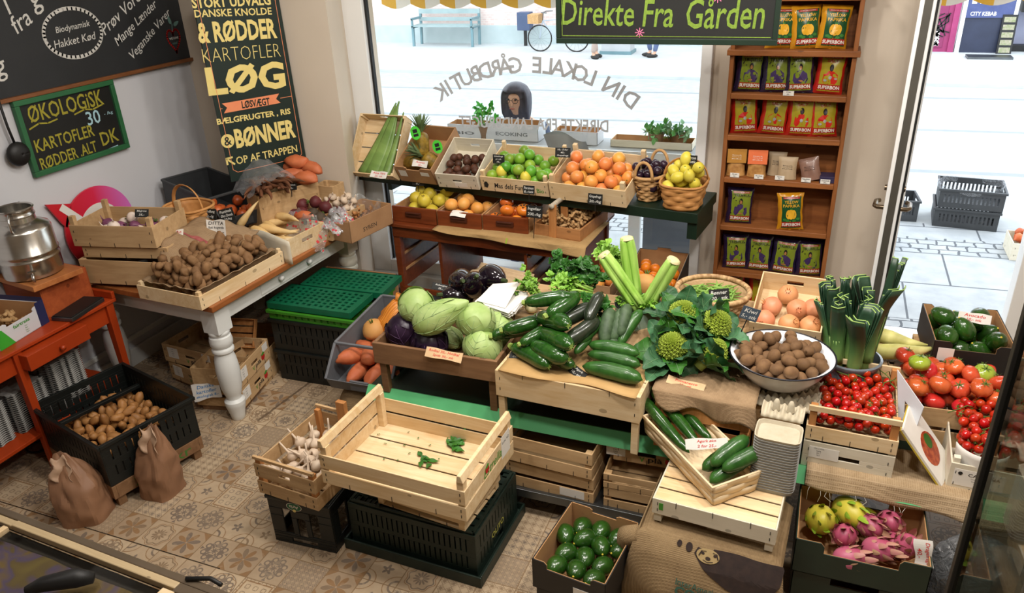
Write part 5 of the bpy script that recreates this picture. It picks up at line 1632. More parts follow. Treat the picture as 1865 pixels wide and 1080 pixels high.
# -- farmhouse table
pcM=at_M(-2.885,2.875,TT,-3)
wooden_crate('shallow wooden crate lined with burlap and heaped with potatoes at the table end',pcM@RZ(pi/2),0.62,0.42,0.075,posts=(0.022,0.018,0),nb=4)
def burlap_lining(label,M,L,W,H,seed,mat=M_BURLAP,flap=0.1,back=0.0):
 T=thing('burlap_liner',label,'cloth',M)
 def f(u,v):
  x,y=(u-0.5)*2,(v-0.5)*2
  e=max(abs(x),abs(y))
  k=max(0,(e-0.72)/0.28)
  z=0.012+H*min(1,k*1.1)**1.3+0.012*nz((u*9,v*9,seed),1)*(0.4+k)
  if y>0.72 and back:z+=back*((y-0.72)/0.28)
  q=0.965 if e<0.99 else 0.985
  return (x*L/2*q,y*W/2*q,z)
 MB().grid(f,40,30,0.003).build('cloth',mat,T,smooth=True)
 return T
burlap_lining('burlap cloth lining the heaped potato crate',pcM@TR(0,0,0.008),0.385,0.585,0.075,3)
pts=pack([random.Random(i).uniform(0.0235,0.029) for i in range(185)],in_rect(-0.175,0.175,-0.275,0.265),lambda x,y:0.03+0.13*(y+0.25),seed=4,tries=30,k=0.84,bias=lambda x,
 y:0.12*abs(x)+0.05*abs(y))
K_POTATO.heap(pcM,pts,'brown potato in the burlap-lined crate at the table end','potatoes heaped on burlap',5,None,0.035)
T=thing('bent_board','thin pale board bent between the potato crate and the parsnip crate','board',at_M(-2.80,3.215,TT,-4))
MB().grid(lambda u,v:((u-0.5)*0.40,0.03*cos(u*pi),v*(0.13+0.03*sin(u*3))),14,4,0.003).build('board',M_CRATE_P,T,smooth=True)
sbM=at_M(-3.30,2.82,TT+0.02,10)
wooden_crate('old wooden crate under the turnip crate, lowest of the two, burlap over it',sbM,0.50,0.34,0.135,posts=(0.024,0.0,0.02),mat=M_CRATE_D,slot=None)
wooden_crate('old wooden crate between the turnip crate and the lowest crate',sbM@at_M(0.01,0.02,0.141,3),0.48,0.32,0.06,posts=(0.024,0.0,0),mat=M_CRATE_D)
tuM=at_M(-3.32,2.81,TT+0.227,12)
wooden_crate('wooden crate of turnips on two old crates, high wedge corner posts',tuM,0.47,0.30,0.115,posts=(0.026,0.045,0),mat=M_CRATE_D)
K_TURNIP.heap(tuM,pack([0.034]*15,in_rect(-0.20,0.20,-0.125,0.125),lambda x,y:0.01,8,30),'purple and white turnip in the wedge-posted crate','turnips',8,None,0.036)
T=thing('burlap_cloth','burlap cloth with a red stripe draped from the stacked crates to the potatoes','cloth',sbM)
def drape(u,v):
 x=0.22+(0.16+0.20*v)*u;y=-0.17+0.40*v
 z=0.215-(0.19-0.12*v)*u**1.2+0.02*nz((u*5,v*6,2),1)+0.03*v
 if v<0.15:z-=(0.15-v)*0.5
 return (x,y,z)
MB().grid(drape,16,20,0.004).build('cloth',M_BURLAP,T,smooth=True)
MB().grid(lambda u,v:Vector(drape(u,0.50+0.05*v))+Vector((0,0,0.0025)),16,2).build('stripe',plain('faded_red_stripe','#8a3f3f','#a5605a',60,0.95),T,smooth=True)
wb=woven('round woodchip basket with a bow handle behind the turnip crate',at_M(-3.23,3.145,TT+0.145,-10),0.11,0.10,0.14,0.122,0.15,6,9,M_CHIP,2.4,0.004,rim=0.008)
hoop(wb,(-0.125,0,0.12),(0.125,0,0.12),0.15,0.010,M_CHIP,flat=0.35)
wooden_crate('plain wooden crate hidden below the woodchip basket',at_M(-3.25,3.165,TT,-3),0.30,0.26,0.138,mat=M_CRATE_D,posts=(0.02,0,0))
def picking_bin(label,M,L,W,H,mat=M_GREYPL,low=0.45):
 T=thing('picking_bin',label,'bin',M);t=0.006
 MB().box(-L/2,L/2,-W/2,W/2,0,t).build('bottom',mat,T,bevel=0.002)
 for s in (-1,1):
  x=s*(L/2-t/2)
  MB().prism([(-W/2-0.03,H*low),(-W/2+0.10,H),(W/2,H),(W/2,0),(-W/2,0)],-t/2,t/2,TR(x,0,0)@Matrix(((0,0,1,0),(1,0,0,0),(0,1,0,0),(0,0,0,1)))).build('side_wall',
   mat,T,bevel=0.002)
 MB().box(-L/2,L/2,W/2-t,W/2,0,H).build('rear_wall',mat,T,bevel=0.002)
 mb=MB();mb.add([(-L/2,-W/2,0),(L/2,-W/2,0),(L/2,-W/2-0.03,H*low),(-L/2,-W/2-0.03,H*low),(-L/2,-W/2+t,0),(L/2,-W/2+t,0),(L/2,-W/2-0.03+t,H*low),(-L/2,-W/2-0.03+t,
  H*low)],[(0,1,2,3),(7,6,5,4),(3,2,6,7),(0,4,5,1),(0,3,7,4),(1,5,6,2)])
 mb.box(-0.05,0.05,-W/2-0.02,-W/2-0.008,H*0.1,H*0.36)
 mb.build('front_wall',mat,T,bevel=0.001)
 mb=MB()
 for a,b in (((-L/2,-W/2+0.10,H),(-L/2,W/2,H)),((L/2,-W/2+0.10,H),(L/2,W/2,H)),((-L/2,W/2,H),(L/2,W/2,H)),((-L/2,-W/2+0.1,H),(-L/2,-W/2-0.03,H*low)),((L/2,-W/2+0.1,
  H),(L/2,-W/2-0.03,H*low)),((-L/2,-W/2+0.10,H),(L/2,-W/2+0.10,H))):
  mb.bar(a,b,0.014,0.014)
 mb.build('rim',mat,T,bevel=0.003)
 return T
bnM=at_M(-3.38,3.50,TT+0.11,72)@RX(radians(4))
picking_bin('grey open-front picking bin of orange onions on the table',bnM,0.31,0.60,0.19,M_DKGREYPL,0.5)
K_ONION.heap(bnM,pack([0.036]*13,in_rect(-0.14,0.14,-0.29,-0.02),lambda x,y:0.008,3,30),'orange-skinned onion in the tilted grey bin','onions',3,None,0.036)
wooden_crate('wooden crate propping up the grey onion bin',at_M(-3.41,3.50,TT,-18),0.42,0.26,0.10,mat=M_CRATE_D,posts=(0.02,0,0))
paM=at_M(-2.895,3.415,TT,-6)
wooden_crate('pale wooden crate of parsnips with a handle slot in its end',paM,0.50,0.31,0.115,posts=(0.02,0,0),slot=(0.09,0.024),mat=M_CRATE)
g=random.Random(5)
for i in range(11):
 K_PARSNIP.put(paM@TR(g.uniform(-0.20,-0.02),-0.12+0.03*(i%9),0.06+0.028*(i//4))@RZ(g.uniform(-0.3,0.5))@RX(g.uniform(0,6)),'pale parsnip in the wooden crate on the table',
  'parsnips')
K_PARSNIP.put(paM@TR(-0.19,-0.09,0.11)@RZ(0.6)@RY(-0.7)@SCL(0.85),'parsnip standing root-tip up at the corner of its crate')
yaM=at_M(-2.985,3.665,TT+0.265,64)
wooden_crate('tall dark crate of brown carrots standing in front of the poster foot',at_M(-2.985,3.665,TT,64),0.40,0.16,0.27,mat=M_CRATE_D,posts=(0.02,0,0))
ys=pack([0.024]*30,in_rect(-0.22,0.06,-0.09,0.09),lambda x,y:0.0+0.25*max(0,0.1-abs(x+0.08)),9,25,0.8)
g=random.Random(9)
for x,y,z,r in ys:
 K_YAM.put(yaM@TR(x,y,z)@RZ(g.choice((-1.9,-2.2,-1.2))+g.uniform(-0.3,0.3))@RX(g.uniform(0,6)),'brown carrot in the heap under clear film below the poster','brown carrots')
def film_sheet(label,fn,nu,nv,mat,M,name='plastic_film'):
 T=thing(name,label,'plastic bag',M)
 MB().grid(fn,nu,nv).build('film',mat,T,smooth=True)
 return T
film_sheet('clear plastic film pulled up over the brown carrots',lambda u,v:(-0.26+0.36*u,0.11-0.22*v,0.02+0.15*sin(pi*u)**0.8*(0.5+0.5*(1-v))+0.03*nz((u*8,v*6,
 1),1)),24,14,M_FILM,yaM)
swM=at_M(-2.90,3.78,TT+0.29,-4)
wooden_crate('dark crate of sweet potatoes beside the tall carrot crate',at_M(-2.79,3.865,TT,-2),0.14,0.12,0.24,mat=M_CRATE_D,posts=(0.02,0,0))
SW=[K_SWEET.put(swM@TR(x,y,z)@RZ(a),'',None) for x,y,z,a in ((-0.04,0.0,0.10,0.1),(0.045,0.02,0.065,-0.2),(-0.045,-0.03,0.03,0.9),(0.05,-0.05,0.02,0.15),(-0.09,
 0.03,0.055,0.4))]
name_by_place(SW,'sweet potato heaped in front of the poster, {o}')
beM=at_M(-2.745,3.64,TT,-6)
wooden_crate('wooden crate of beetroots wrapped in printed plastic',beM,0.34,0.17,0.09,posts=(0.02,0,0),mat=M_CRATE_D)
B=[]
for x,y,z in ((-0.14,0.04,0.15),(-0.05,0.06,0.17),(0.05,0.03,0.16),(0.13,0.05,0.13),(-0.10,-0.02,0.12),(-0.17,-0.02,0.10)):
 B.append(K_BEET.put(beM@TR(x,y,z)@rand_rot(g),''))
name_by_place(B,'red beetroot on the wrapped crate, {o}')
B=[K_BEETG.put(beM@TR(x,y,z)@rand_rot(g),'') for x,y,z in ((0.0,-0.03,0.13),(0.07,-0.05,0.12),(-0.02,-0.06,0.10),(0.12,-0.03,0.10),(0.16,0.0,0.11))]
name_by_place(B,'grey earthy beetroot on the wrapped crate, {o}')
K_SWEET.put(beM@TR(-0.03,-0.07,0.13)@RZ(0.3)@SCL(0.7),'small sweet potato lying on the beetroot heap')
film_sheet('red-printed plastic bag hanging over the table edge below the beetroots',lambda u,v:(-0.14+0.30*u+0.05*v,-0.08-0.15*v+0.02*sin(u*9),0.16-0.15*v**0.8-0.04*abs(u-0.3)+0.025*nz((u*7,
 v*7,4),1)),20,16,M_FILM_RED,beM)
film_sheet('crumpled clear plastic bag with red print on the beetroot crate',lambda u,v:(0.05+0.20*u+0.02*nz((u*4,v*4,9),1),-0.12+0.16*v,0.045+0.13*sin(pi*(0.1+0.8*u))*(0.35+0.65*v)+0.03*nz((u*8,
 v*8,2),1)),20,16,film('hazy_red_film',True,haze=0.4),beM)
film_sheet('red-printed plastic bag bunched behind the parsnips',lambda u,v:(-0.26+0.14*u,0.03+0.10*v,0.08+0.07*sin(pi*u)+0.03*nz((u*7,v*7,6),1)),14,12,M_FILM_RED,
 beM)
gaM=at_M(-2.73,3.845,TT+0.06,-10)
wooden_crate('shallow wooden crate of garlic behind the beetroots',gaM,0.30,0.16,0.05,mat=M_CRATE_D,posts=(0.018,0.0,0.06))
K_GARLIC.heap(gaM,pack([0.026]*26,in_rect(-0.14,0.14,-0.07,0.075),lambda x,y:0.012,11,25),'white garlic bulb in the shallow crate by the wall','garlic bulbs in the corner',
 11,0.8,0.027)
syM,_=line_M((640,408),(676,410),TT,0.36)
syM=at_M(-2.535,3.74,TT,-10)
cb=cardboard_box('brown cardboard box lined with film holding knobbly roots at the table corner',syM,0.24,0.38,0.13,M_CARDB,None,(0.14,0.02),None,None)
write(MB(),'SYREN',RZ(pi/2)@RX(pi/2),width=0.12,height=0.026,fn=lambda x,y:(x-0.02,y+0.05,0.1206)).build('lettering',M_BLACK_INK,cb)
K_JERU.heap(syM,pack([0.028]*24,in_rect(-0.10,0.10,-0.16,0.16),lambda x,y:0.02,3,25),'knobbly jerusalem artichoke in the cardboard box','roots in the film-lined box',
 3,None,0.03)
film_sheet('clear plastic liner standing up out of the cardboard box of roots',lambda u,v:((0.115+0.012*v)*cos(2*pi*u)*0.98,(0.185+0.01*v)*sin(2*pi*u)*0.98,0.08+(0.07+0.03*sin(u*20))*v+0.02*nz((u*20,
 v*3,3),1)),40,8,M_FILM,syM)
tag_px('black price card on the turnip crate corner post',258,388,1.07,0.07,0.042,['Majroe','35,-'],30,30,-5,0)
tag_px('black price card in front of the woodchip basket',381,390,0.985,0.088,0.06,['Hvidl\u00f8g','10,-/g'],10,10,0,0.10)
tag_px('slanted black price card leaning on the parsnips',413,392,0.975,0.085,0.075,['Pastinak','\u00d8ko Dansk','25/kg'],20,10,12,0.09)
tag_px('black price card stuck in the potatoes at the crate corner',264,488,0.83,0.045,0.085,['Ditta','30,-'],55,5,0,0.03)
paper_px('cream paper card with pencil writing standing behind the potatoes',394,415,0.955,0.11,0.085,['DITTA','fast kogende','kartofler'],12,12,0,M_BLACK_INK,M_PAPER)
paper_px('white slip with red writing lying on the burlap by the potatoes',315,429,0.955,0.12,0.055,['Ditta \u00f8ko','30,- kg'],10,45,12,None,M_PAPER)
tag_px('black price card on a stick above the beetroots by the wall',588,292,1.06,0.05,0.06,['15,-','kg'],30,0,-8,0.10)
tag_px('small black price card between brown carrots and beetroots',530,340,1.0,0.075,0.04,['Jordskok','28,-'],8,20,4,0.04)
paper_px('white slip with red writing on the sweet potato crate',550,321,1.01,0.17,0.05,['S\u00f8d Kartoffel','35,- kg'],4,15,0,None,M_PAPER)
# -- orange table: jug, crates, ginger box, tray
OT=0.6755
obx=wooden_crate('orange-stained wooden box standing on the orange table under the steel jug',at_M(-3.61,2.47,OT,-3),0.28,0.27,0.17,name='wooden_box',mat=wood('orange_stained_wood',
 '#8a3c1c','#b0582c',2,0.6,'X',9),post_mat=None,posts=None,flip=True,nb=1,staples=False,cat='box')
T=thing('wooden_plank','rough orange plank under the steel jug','plank',at_M(-3.59,2.43,OT+0.171,-8))
MB().box(-0.16,0.17,-0.13,0.13,0,0.028).build('plank',wood('orange_pine','#96542a','#bd7a44',2.5,0.6,'X',8),T,bevel=0.002)
jug=thing('steel_jug','brushed stainless steel canister with tap and wide neck on the plank','canister',at_M(-3.60,2.42,OT+0.2,0))
MB().lathe([(0.12,0),(0.135,0.006),(0.137,0.03),(0.137,0.085),(0.141,0.09),(0.141,0.096),(0.137,0.1),(0.137,0.115),(0.141,0.12),(0.141,0.126),(0.137,0.13),(0.137,
 0.235),(0.13,0.25),(0.095,0.268),(0.082,0.276),(0.08,0.30),(0.085,0.304),(0.085,0.31),(0.08,0.316),(0.083,0.335),(0.088,0.34),(0.083,0.345),(0.076,0.34),(0.074,
 0.29),(0.07,0.27)],40,cap=True).build('body',M_CHROME,jug,smooth=True,angle=50)
jhM=RZ(radians(-50))
MB().tube([jhM@Vector(p) for p in ((0.085,0,0.325),(0.11,0,0.335),(0.135,0,0.31),(0.14,0,0.27),(0.125,0,0.25))],0.006,8).build('handle',M_CHROME,jug,smooth=True)
jhM=RZ(radians(130))
MB().tube([jhM@Vector(p) for p in ((0.085,0,0.325),(0.11,0,0.335),(0.135,0,0.31),(0.14,0,0.27),(0.125,0,0.25))],0.006,8).build('handle',M_CHROME,jug,smooth=True)
jt=RZ(radians(-38))
tp=MB().tube([jt@Vector(p) for p in ((0.13,0,0.045),(0.175,0,0.045),(0.19,0,0.04),(0.195,0,0.015))],[0.009,0.009,0.008,0.007],10).build('tap',M_CHROME,jug,smooth=True)
MB().bar(jt@Vector((0.17,-0.018,0.062)),jt@Vector((0.17,0.018,0.062)),0.008,0.006).tube([jt@Vector((0.17,0,0.045)),jt@Vector((0.17,0,0.062))],0.004,8).build('tap_lever',
 M_CHROME,tp)
fbM=at_M(-3.555,2.13,OT,9)
fb=cardboard_box('white and green printed carton of ginger on the orange table',fbM,0.28,0.30,0.11,M_CARD_WHITE,None,None,None,(0.16,0.02),name='carton')
MB().box(-0.14,0.14,0.1502,0.152,0.0,0.135).box(0.1402,0.142,0.10,0.152,0.0,0.125).build('blue_panel',M_CARD_BLUE,fb)
MB().grid(lambda u,v:(0.1408,-0.15+0.09*u*(1-0.6*v),0.001+0.09*v),6,4,0.0006).build('green_print',plain('fresh_green_print','#2f9a2a','#3faa36',10,0.5),fb)
mb=MB();sideM=TR(0.1412,0,0)@RZ(pi/2)@RX(pi/2)
write(mb,'fairtrasa',sideM@TR(0.0,0.072,0),width=0.10,height=0.018,bold=0.02)
for k in range(4):write(mb,('Ginger','Peru','Class I','Organic')[k],sideM@TR(0.02,0.05-0.011*k,0),height=0.006)
mb.build('lettering',M_GREEN_PRINT,fb)
K_GINGER.heap(fbM,pack([0.03]*16,in_rect(-0.12,0.12,-0.13,0.13),lambda x,y:0.01,5,20),'ginger root in the white and green carton','ginger in the carton',5,0.6,0.03)
T=thing('scale_tray','low black scale with a metal edge on the orange table','scale',at_M(-3.47,2.33-0.02,OT,4)@TR(0.0,0,0))
T.matrix_world=at_M(-3.395,2.44,OT,10)
MB().box(-0.06,0.06,-0.12,0.12,0.0,0.022).build('body',M_STEEL,T,bevel=0.003)
MB().box(-0.055,0.055,-0.115,0.115,0.022,0.026).build('platform',M_BLACK,T,bevel=0.001)
for i,(y,n,lx) in enumerate(((2.30,24,-3.56),(2.08,20,-3.57),(1.86,20,-3.57))):
 T=thing('egg_tray_stack',('grey egg trays stacked under the orange table, {}').format(('nearest the table leg','middle stack','deepest in shade')[i]),'egg trays',
  at_M(lx,y,0.2105,3))
 for k in range(n):
  MB().grid(lambda u,v:(-0.12+0.25*u,-0.095+0.19*v,0.0068*k*1.6+0.004+0.006*(cos(u*6*2*pi)*cos(v*4*2*pi))),14,10,0.002).build('tray',M_PULP_GREY,T,smooth=True)
  # -- under the table
gcx,gcy=-2.50,3.33
for k in range(2):
 plastic_crate('black plastic crate under the table, %s of the stack'%('bottom','second')[k],at_M(gcx,gcy,0.001+0.20*k,2),0.56,0.44,0.2,M_BLACKPL,14,8)
plastic_crate('leaf-green plastic crate on two black crates under the table',at_M(gcx,gcy,0.402,2),0.56,0.44,0.055,M_LIMEPL,12,10,((0.25,0.75),),hand=False,slot_w=0.012)
def folded_crate(label,M):
 T=thing('folded_crate',label,'crate',M)
 mb=MB();hs=[]
 for i in range(13):
  for j in range(6):hs.append((-0.25+i*0.0385,-0.25+i*0.0385+0.022,0.016+j*0.036+0.006*(i%2),0.036+j*0.036+0.006*(i%2)))
 panel_holes(mb,TR(0,-0.12,0.035)@RX(-pi/2)@SCL(1,1,1),0.53,0.25,0.006,[(a,b,c,d) for a,b,c,d in hs])
 mb2=MB()
 for v in mb.v:mb2.v.append((v[0],v[1] if v[1]>-9 else v[1],v[2]))
 mb2.f=mb.f
 mb2.build('lattice',M_GREENPL,T,bevel=0.0)
 MB().box(-0.265,0.265,-0.128,-0.118,0,0.038).box(-0.265,0.265,0.122,0.132,0,0.038).box(-0.272,-0.262,-0.125,0.13,0,0.038).box(0.262,0.272,-0.125,0.13,0,0.038).build('rim',
  M_GREENPL,T,bevel=0.002)
 MB().box(-0.26,0.26,-0.12,0.125,0.004,0.010).build('base',M_GREENPL,T)
 return T
folded_crate('dark green folded plastic crate on the leaf-green crate, front one',at_M(gcx-0.02,gcy-0.085,0.4585,2))
folded_crate('dark green folded plastic crate on the leaf-green crate, rear one',at_M(gcx+0.02,gcy+0.185,0.4585,3))
cardboard_box('flattened grey cardboard lying behind the green crates',at_M(-2.56,3.66,0.425,2)@RX(radians(3)),0.5,0.20,0.02,plain('grey_board','#5c5854','#6c6864',
 6,0.8),None)
cardboard_box('closed brown carton under the grey cardboard behind the green crates',at_M(-2.56,3.665,0.001,2),0.5,0.19,0.41,M_CARDB,None)
def mark(T,M,s,w,mat=M_GREEN_PRINT,h=None,name='lettering',bold=0.02):
 return write(MB(),s,M,width=w,height=h,bold=bold).build(name,mat,T)
def fruit_mark(T,M,r):
 mb=MB();mb.prism([(r*cos(i*0.524),r*sin(i*0.524)) for i in range(12)],0,0.0006,M);mb.build('fruit_print',M_RED_PAINT,T)
 mb=MB();mb.prism([(-r,r*0.8),(0,r*0.4),(r,r*0.9),(r*0.4,r*1.5)],0,0.0008,M);mb.build('leaf_print',M_GREEN_PRINT,T)
def vpla(label,M,L=0.42,W=0.30,H=0.115,mat=None,label_side=-1):
 T=wooden_crate(label,M,L,W,H,sides=((0.02,0.98),),slot=(0.08,0.02),long_slot=(0.075,0.02),posts=(0.02,0,0),mat=mat or M_CRATE_D)
 F=TR(0,-W/2-0.0008,0)@RX(pi/2)
 mark(T,F@TR(-0.02,H*0.3,0),'V',0.022,M_GREEN_PRINT);write(MB(),'pl\u00e0',F@TR(0.035,H*0.3,0),width=0.06,height=0.032,bold=0.02).build('lettering',M_BLACK_INK,
  T)
 fruit_mark(T,F@TR(0.095,H*0.38,0),0.02)
 boxes('paper_label',M_PAPER,T,0,(-0.17,-0.09,-W/2-0.0012,-W/2-0.0002,H*0.3,H*0.85),(0.10,0.16,-W/2-0.0012,-W/2-0.0002,H*0.55,H*0.92))
 mb=MB()
 for k in range(4):write(mb,('Valpl\u00e0','Cat. I','Italia','Kg 5')[k],F@TR(-0.13,H*(0.78-0.12*k),0.0008),height=0.007)
 mb.build('label_lettering',M_BLACK_INK,T)
 return T
vpa,vpb=at(448,742,0.05),at(500,680,0.05)
vd=vpb-vpa;va=atan2(vd.y,vd.x)
vM=TR(vpa.x,vpa.y,0)@RZ(va)
vpla('printed wooden crate under the table beside the turned leg, lower of two',vM@TR(0.20,0.16,0.03),0.36,0.28,0.12)
vpla('printed wooden crate under the table beside the turned leg, upper of two',vM@TR(0.20,0.155,0.153),0.36,0.28,0.12)
wooden_crate('plain wooden crate with a handle slot behind the printed crates under the table',vM@TR(0.50,0.17,0.001),0.42,0.28,0.19,slot=(0.08,0.024),long_slot=(0.08,
 0.024),posts=(0.02,0,0),mat=M_CRATE_D)
T=wooden_crate('loose wooden tray leaning up against the printed crates',vM@TR(0.42,0.21,0.275)@RY(radians(-60))@RZ(pi/2),0.22,0.17,0.03,posts=None,mat=M_POST)
T2=thing('wooden_riser','small dark wooden riser under the printed crates','riser',vM@TR(0.2,0.16,0));MB().box(-0.17,0.17,-0.12,0.12,0,0.028).build('block',M_BROWNBOX,
 T2)
vl=at(360,720,0.1)
vpla('printed wooden crate lying deep under the table near the wall, lower of two',at_M(-3.15,2.98,0.02,-12),0.42,0.30,0.12)
vpla('printed wooden crate lying deep under the table near the wall, upper of two',at_M(-3.17,3.0,0.143,-4),0.42,0.30,0.12)
T2=thing('wooden_riser','dark wooden riser under the crates near the wall','riser',at_M(-3.15,2.98,0,-8));MB().box(-0.2,0.2,-0.13,0.13,0,0.018).build('block',M_BROWNBOX,
 T2)
paper_px('white card with blue handwriting fixed to the crates beside the black potato crate',376,712,0.14,0.16,0.09,['Danske','kartofler','\u00f8kologisk 8,-'],
 15,20,12,M_BLUE_INK,M_PAPER)
bkM=at_M(-3.04,2.20,0.125,-14)
wst=thing('wooden_stand','low wooden stand with green scribble under the black potato crate','stand',at_M(-3.04,2.20,0,-14))
MB().box(-0.31,0.31,-0.235,-0.215,0.05,0.12).box(-0.31,0.31,0.215,0.235,0.05,0.12).box(0.29,0.31,-0.215,0.215,0.05,0.12).box(-0.31,-0.29,-0.215,0.215,0.05,0.12).build('frame',
 M_BROWNBOX,wst,bevel=0.002)
for x in (-0.28,0.28):
 for y in (-0.2,0.2):MB().box(x-0.02,x+0.02,y-0.02,y+0.02,0,0.12).build('leg',M_BROWNBOX,wst,bevel=0.002)
write(MB(),'2 kr kr',RZ(pi/2)@RX(pi/2),width=0.3,height=0.05,bold=0.005,fn=lambda x,y:(x+0.02,y+0.085,0.3108)).build('lettering',plain('green_marker','#3f6a2c',
 '#4a7a34',30,0.8),wst)
plastic_crate('black plastic crate of washed potatoes beside the orange table',bkM,0.62,0.47,0.225,M_BLACKPL,18,12,((0.18,0.42),(0.55,0.8)))
T=thing('crate_divider','black plastic bar across the washed potato crate','divider',bkM@TR(-0.17,0,0));MB().box(-0.012,0.012,-0.225,0.225,0.13,0.15).build('bar',
 M_BLACKPL,T,bevel=0.003)
pts=pack([random.Random(i).uniform(0.024,0.030) for i in range(95)],in_rect(-0.28,0.28,-0.21,0.21),lambda x,y:0.05+0.04*x/0.28,6,22,0.85)
pts=[p for p in pts if abs(p[0]+0.17)>0.04 or p[2]<0.1]
K_POTATO_W.heap(bkM,pts,'washed golden potato in the black crate by the orange table','potatoes in the black crate',6,None,0.034)
def paper_bag(label,M,a,b,h,seed,lean=(0,0),torn=True):
 T=thing('paper_bag',label,'paper bag',M);g=random.Random(seed)
 rs=[];n=56
 for i in range(34):
  t=i/33;z=h*t
  k=1-0.10*t-0.62*max(0,(t-0.55)/0.45)**1.2
  kb=1+0.08*sin(pi*t)-0.92*max(0,(t-0.35)/0.65)**1.1
  ring=[]
  for j in range(n):
   u=2*pi*j/n;r=super_r(u,a*k,max(b*kb,0.008),3.5)
   q=1+0.10*nz((cos(u)*2,sin(u)*2,t*4),1.3,seed)+0.16*(lambda d:min(0.6,d[1]-d[0]))(noise.voronoi(Vector((cos(u)*1.5+seed,sin(u)*1.5,t*3.2)))[0])*(0.45+t)-0.05
   ring.append(Vector((r*cos(u)*q+lean[0]*t*t,r*sin(u)*q+lean[1]*t*t,z+0.012*sin(3*u+seed)*max(0,t-0.8)*5)))
  rs.append(ring)
 MB().rings(rs,True).build('bag',M_PAPERBAG,T,smooth=True,angle=16)
 if torn:
  mb=MB().grid(lambda u,v:(lean[0]*0.8+(-0.05+0.1*u)*(1-0.3*v)+0.01*sin(v*9+seed),lean[1]*0.8-b*(0.55-0.45*v)-0.01-0.012*sin(u*7),h*(0.72+0.27*v)+0.01*sin(u*11)),
   10,8,0.0015)
  mb.build('folded_top',plain('pale_bag_paper','#a5866c','#b99a80',5,0.6,0.2,20),T,smooth=True)
 return T
pb=at(128,962,0)
paper_bag('brown paper bag with a torn grey corner on the floor, beside the freezer',TR(pb.x,pb.y+0.10,0)@RZ(radians(25)),0.105,0.10,0.32,3,(-0.05,0.03))
pb=at(272,915,0)
paper_bag('tall brown paper bag crumpled at the top in front of the potato crate',TR(pb.x,pb.y+0.09,0)@RZ(radians(8)),0.088,0.085,0.36,8,(0.02,0.02))
cbl=thing('power_cable','black power cable curled on the floor behind the orange table leg','cable',TR(-3.58,2.12,0.006))
MB().tube([(0.06*cos(t)+0.0*t,0.05*sin(t),0.001*t) for t in [i*0.3 for i in range(22)]]+[(0.09,0.12,0.02),(-0.02,0.3,0.12),(-0.16,0.45,0.24)],0.005,6).build('cord',
 M_RUBBER,cbl,smooth=True)
# -- window shelf
SHZ=0.875+0.0455
def shelf_box(pxa,pxb,D,tilt):return line_M(pxa,pxb,SHZ,D,radians(tilt))
aM,aw=shelf_box((646,321),(728,329),0.40,56)
aloe=wooden_crate('tall cardboard-ended crate leaning on the window holding aloe leaves',aM,aw,0.40,0.09,posts=(0.014,0,0),nb=4,slot=None,long_slot=(0.08,0.022),
 mat=M_CRATE)
L_=[]
for i,(x,y,r,L) in enumerate(((-0.075,-0.19,0.40,0.50),(-0.02,-0.19,0.34,0.50),(0.03,-0.20,0.22,0.50),(0.085,-0.19,0.25,0.42))):
 T=thing('aloe_leaf','','aloe leaf',aM@TR(x,y,0.03+0.008*(i%2))@RZ(pi/2-r+0.1))
 MB().grid(lambda u,v:(L*u,(v-0.5)*(0.125 if i<3 else 0.07)*(1-u)**0.8+0.002,0.018*(1-u)*(1-((v-0.5)*2)**2)+0.05*u*u),16,6,0.014).build('blade',P_ALOE,T,smooth=True)
 L_.append(T)
name_by_place(L_,'long green aloe leaf in the leaning crate, {o}')
paper_px('white slip with red writing on the aloe crate edge',690,318,0.985,0.13,0.045,['Aloe Vera','25,- stk'],-8,40,0,None,M_PAPER)
pM_,pw=shelf_box((731,329),(797,337),0.38,30)
pb_=cardboard_box('brown carton of pineapples with a handle hole, second on the window shelf',pM_,pw,0.38,0.13,M_CARDB,None,(0.10,0.02),None,None,slot=None)
MB().box(-pw/2+0.02,-pw/2+0.075,-0.1912,-0.1904,0.05,0.10).box(pw/2-0.09,pw/2-0.03,-0.1912,-0.1904,0.07,0.10).build('paper_label',M_PAPER,pb_)
inv=pM_.to_3x3().to_4x4().inverted()
P=[K_PINEAPPLE.put(pM_@TR(x,y,z)@inv@RZ(a)@RX(t),lab) for x,y,z,a,t,lab in ((0.0,-0.02,0.17,0.3,-0.15,'upright pineapple with a green tag standing in the carton'),
 (-0.07,-0.09,0.07,1.0,-1.9,'pineapple lying at the carton front, crown hidden'),(0.07,-0.07,0.07,2.0,-0.9,'pineapple lying beside the upright one, crown to the window'))]
for x,y,z in ((0.03,-0.055,0.30),(0.115,-0.02,0.16)):
 T=thing('fruit_tag','bright green oval tag hung on the %s pineapple'%('upright' if z>0.2 else 'lying'),'tag',upright(pM_@Vector((x,y,z)),10,10,15))
 MB().prism([(0.032*cos(i*pi/10),0.042*sin(i*pi/10)) for i in range(20)],-0.001,0.001).build('card',plain('neon_green_card','#3fb82c','#52c83e',10,0.5),T)
 MB().box(-0.014,0.014,0.0,0.022,0.001,0.0016).box(-0.016,0.016,-0.022,-0.006,0.001,0.0016).build('black_print',M_BLACK,T)
paper_px('white slip with red writing on the pineapple carton',765,298,1.055,0.11,0.04,['Ananas','35,-'],-8,30,0,None,M_PAPER)
bM_,bw_=shelf_box((800,340),(874,346),0.34,26)
bfx=wooden_crate('pale poplar box of brown fruit with handle slots, third on the window shelf',bM_,bw_,0.34,0.11,posts=None,nb=1,long_slot=(0.06,0.018),mat=M_CRATE_P,
 cat='box')
MB().box(-0.02,0.06,-0.1712,-0.1704,0.015,0.045).build('paper_label',M_PAPER,bfx)
